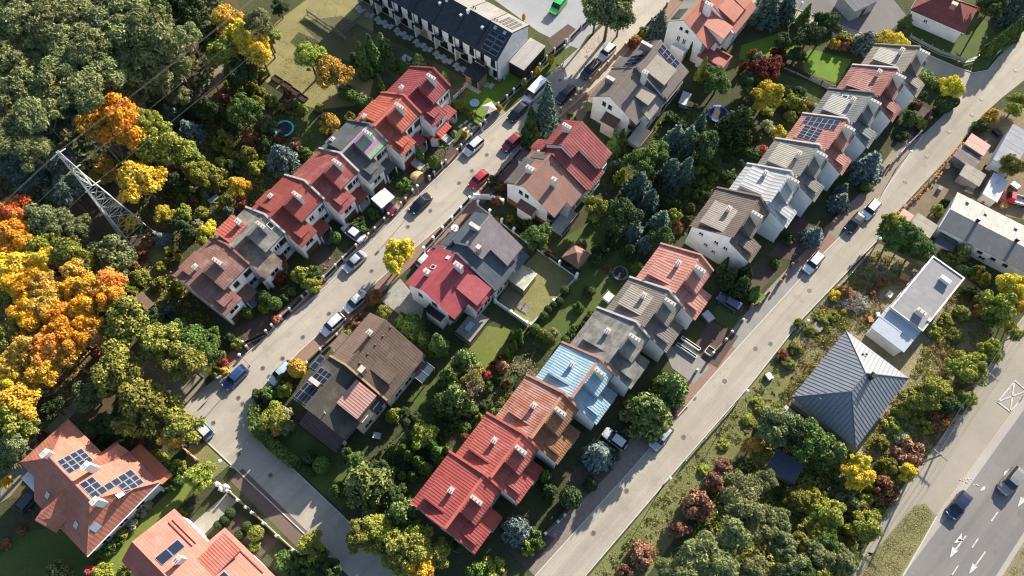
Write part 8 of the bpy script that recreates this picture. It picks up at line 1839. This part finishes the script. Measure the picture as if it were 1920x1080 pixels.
# creeper on the fence by the second street
def scatter(name, label, polys, dens, size, mat, hmax, cat=None, kind='stuff', zfun=None):
    vr.seed(len(name) * 7 + len(polys))
    pts = []
    for poly in polys:
        P = [at(*p) for p in poly]
        xs_, ys_ = [p.x for p in P], [p.y for p in P]
        area = abs(sum(P[i].x * P[(i + 1) % len(P)].y - P[(i + 1) % len(P)].x * P[i].y for i in range(len(P)))) / 2
        n = int(area * dens); tries = 0
        bx = vr.uniform(min(xs_), max(xs_), n * 4); by_ = vr.uniform(min(ys_), max(ys_), n * 4)
        inside = np.zeros(n * 4, bool); j = len(P) - 1
        for i in range(len(P)):
            c = ((P[i].y > by_) != (P[j].y > by_)) & (bx < (P[j].x - P[i].x) * (by_ - P[i].y) / (P[j].y - P[i].y + 1e-12) + P[i].x)
            inside ^= c; j = i
        bx, by_ = bx[inside][:n], by_[inside][:n]
        f = .5 + .5 * np.sin(bx * .9 + 1.7 * np.sin(by_ * .7)) * np.sin(by_ * 1.1 + np.sin(bx * .6))
        keep = vr.uniform(0, 1, len(bx)) < .25 + .75 * f
        bx, by_, f = bx[keep], by_[keep], f[keep]
        pts.append(np.stack([bx, by_, vr.uniform(.02, 1, len(bx)) * hmax * (.3 + .7 * f)], 1))
    Pn = np.concatenate(pts)
    me = leafmesh(name, leaves(Pn, np.tile([0, 0, 1.0], (len(Pn), 1)), size, 1.6, .55)); me.materials[0] = LM[mat]
    o = link(name, me, None, label, kind)
    return o
WASTE = [(1480, 720), (1515, 600), (1640, 470), (1700, 490), (1640, 620), (1590, 620), (1500, 740)]
WASTE2 = [(1700, 720), (1790, 540), (1860, 560), (1850, 690), (1740, 850), (1690, 880), (1610, 850)]
scatter('tall_weeds', 'dry straw-coloured weeds over the waste ground', [WASTE, WASTE2], 60, .075, 'st', .22)
scatter('green_weeds', 'green weeds growing through the waste ground', [WASTE, WASTE2, [(1420, 800), (1500, 690), (1560, 640), (1540, 720), (1450, 850)]], 24, .085, 'yg', .3)
scatter('verge_grass', 'lush grass along the second street verge', [[(1105, 1085), (1285, 872), (1411, 728), (1480, 645), (1460, 720), (1330, 880), (1200, 1070)]], 90, .085, 'vg', .18)
scatter('mown_grass', 'rough grass on the verge by the main road', [[(1575, 1165), (1614, 1085), (1627, 1052), (1714, 951), (1733, 948), (1752, 968), (1688, 1078), (1645, 1150)]], 110, .08, 'st', .1)
scatter('median_grass', 'rough grass on the far side of the main road', [[(1870, 1110), (1920, 1025), (1990, 920), (2010, 950), (1920, 1110)]], 90, .08, 'st', .1)
scatter('meadow_grass', 'dry tufts of grass on the meadow by the terrace', [[(505, 90), (600, -5), (700, -5), (700, 65), (640, 95), (560, 130)], [(490, 130), (560, 100), (690, 150), (640, 200), (560, 190)]], 26, .075, 'st', .08)
scatter('garden_weeds', 'green tufts growing on the meadow by the terrace', [[(505, 90), (600, 20), (640, 60), (560, 130)], [(490, 130), (560, 100), (690, 150), (640, 200), (560, 190)]], 8, .09, 'ol', .1)
scatter('forest_undergrowth', 'dark undergrowth on the floor of the pine wood', [[(-60, -40), (410, -40), (440, 60), (380, 190), (280, 320), (0, 420), (-60, 420)]], 6, .5, 'dg', 1.2)
scatter('fallen_leaves', 'fallen golden leaves on the autumn wood floor', [[(-40, 400), (200, 480), (260, 560), (230, 700), (140, 760), (60, 860), (-40, 900)], [(280, 640), (330, 700), (300, 760), (230, 740)]], 14, .2, 'am', .1)
for k_, pl_ in enumerate(([(425, 690), (617, 528), (790, 357), (917, 235), (920, 244), (793, 368), (620, 540), (433, 696)], [(476, 765), (500, 722), (560, 657), (640, 585), (760, 477), (897, 359), (903, 366), (764, 486), (645, 594), (566, 666), (508, 730), (484, 770)], [(1000, 1078), (1187, 872), (1323, 715), (1380, 650), (1548, 466), (1556, 474), (1386, 661), (1330, 726), (1192, 884), (1008, 1082)], [(1088, 1080), (1276, 862), (1402, 718), (1502, 591), (1510, 599), (1410, 726), (1284, 870), (1100, 1084)])):
    scatter('kerb_litter', ('leaf litter along the row-house kerb of the first street', 'leaf litter along the twin-house kerb of the first street', 'leaf litter along the row-house kerb of the second street', 'leaf litter along the verge kerb of the second street')[k_], [pl_], 7, .11, ('am', 'tw', 'ru', 'tw')[k_], .05)
scatter('street_leaves', 'brown leaves blown under the tree at the top of the first street', [[(1095, 75), (1130, 60), (1175, 15), (1200, -5), (1215, 5), (1180, 50), (1130, 90), (1105, 95)], [(1060, 110), (1085, 95), (1110, 75), (1120, 85), (1090, 110)]], 9, .13, 'am', .03)
scatter('garden_undergrowth', 'low green undergrowth between the garden trees behind the first row', [[(260, 300), (420, 180), (560, 200), (600, 280), (480, 390), (330, 480), (260, 440)], [(240, 480), (320, 500), (400, 600), (440, 660), (340, 700), (250, 600)]], 14, .2, 'ol', .4)
scatter('shrub_layer', 'low shrub layer under the pines right of the second street', [[(1240, 1090), (1340, 920), (1430, 820), (1540, 800), (1640, 880), (1690, 900), (1600, 1080)]], 22, .22, 'yg', .6)
scatter('border_plants', 'low border plants in the middle gardens', [[(1170, 260), (1300, 190), (1420, 250), (1330, 420), (1200, 480), (1100, 420)], [(940, 690), (1010, 640), (1040, 700), (980, 760), (900, 800), (860, 780)], [(700, 860), (800, 760), (860, 800), (780, 900), (720, 930)]], 6, .28, 'dg', .5)
scatter('border_plants', 'low plants in the front gardens of the first row', [[(470, 590), (520, 560), (620, 500), (690, 430), (700, 400), (640, 470), (560, 520), (500, 560)], [(720, 400), (800, 330), (860, 270), (840, 260), (770, 330), (710, 390)]], 10, .24, 'gr', .4)
scatter('creeper', 'red creeper spilling over the leaning fence on the right', [[crop(1620, 180, 3.6)(*p) for p in ((215, 800), (340, 670), (440, 570), (560, 430), (700, 260), (740, 275), (590, 450), (460, 600), (340, 720), (250, 810))]], 45, .2, 'rd', 1.3)

def tussocks(name, label, polys, dens, r0, r1, per, size, mat, flat=.7):
    """low irregular weeds and brambles, too many to count"""
    vr.seed(len(label) + per)
    Cn = []
    for poly in polys:
        P = [at(*p) for p in poly]; xs_, ys_ = [p.x for p in P], [p.y for p in P]
        area = abs(sum(P[i].x * P[(i + 1) % len(P)].y - P[(i + 1) % len(P)].x * P[i].y for i in range(len(P)))) / 2
        n = int(area * dens)
        bx = vr.uniform(min(xs_), max(xs_), n * 5); by_ = vr.uniform(min(ys_), max(ys_), n * 5); ins = np.zeros(n * 5, bool); j = len(P) - 1
        for i in range(len(P)):
            ins ^= ((P[i].y > by_) != (P[j].y > by_)) & (bx < (P[j].x - P[i].x) * (by_ - P[i].y) / (P[j].y - P[i].y + 1e-12) + P[i].x); j = i
        q = np.stack([bx[ins], by_[ins], np.zeros(ins.sum())], 1)
        f = .5 + .5 * np.sin(q[:, 0] * .55 + 2.1 * np.sin(q[:, 1] * .4)) * np.cos(q[:, 1] * .6 + len(label))
        q = q[vr.uniform(0, 1, len(q)) < f ** 1.5 + .08]
        Cn.append(q[:n])
    C = np.concatenate(Cn)
    me = leafmesh(name, clumps(C, vr.uniform(r0, r1, len(C)), per, size, flat, 1.5, .4)); me.materials[0] = LM[mat]
    return link(name, me, None, label, 'stuff')
SCRUB = [WASTE, WASTE2, [(1420, 800), (1500, 690), (1560, 640), (1580, 600), (1545, 640), (1490, 760), (1450, 850)]]
tussocks('bramble_scrub', 'yellow-green brambles spread over the waste ground', SCRUB, .6, .3, .9, 46, .13, 'yg')
tussocks('dry_stalks', 'tan dry stalks spread over the waste ground', SCRUB, .8, .25, .8, 40, .11, 'tw')
tussocks('olive_scrub', 'olive weeds spread over the waste ground', SCRUB, .5, .3, 1.0, 46, .13, 'ol')
tussocks('brown_scrub', 'brown withered weeds spread over the waste ground', SCRUB, .35, .3, .8, 40, .12, 'ru')
VERGE = [[(1110, 1085), (1288, 874), (1413, 730), (1490, 640), (1480, 720), (1330, 900), (1210, 1075)]]
tussocks('verge_weeds', 'fresh green weeds on the second street verge', VERGE, 1.6, .2, .6, 40, .11, 'vg', .5)
tussocks('verge_straw', 'straw-coloured clumps on the second street verge', VERGE, .8, .2, .5, 34, .10, 'st', .5)
PINEGAP = [[(1240, 1090), (1340, 930), (1430, 830), (1540, 810), (1640, 880), (1690, 900), (1600, 1080)]]
tussocks('scrub_under_pines', 'pale weeds between the young pines right of the second street', PINEGAP, .35, .3, 1.0, 46, .14, 'yg')
tussocks('straw_under_pines', 'dry grass between the young pines right of the second street', PINEGAP, .25, .3, .8, 40, .12, 'st')
MIDG = [[(330, 330), (480, 240), (600, 270), (480, 370), (400, 420), (330, 480)], [(240, 480), (320, 500), (400, 600), (340, 700), (250, 600)], [(1170, 260), (1300, 190), (1420, 250), (1330, 420), (1200, 480), (1100, 420)], [(860, 790), (930, 690), (1000, 650), (1030, 700), (960, 760)]]
tussocks('garden_growth', 'mixed low growth between the garden trees', MIDG, .16, .25, .7, 44, .12, 'ol')
tussocks('garden_litter', 'withered plants and litter between the garden trees', MIDG, .10, .2, .6, 36, .11, 'tw', .4)
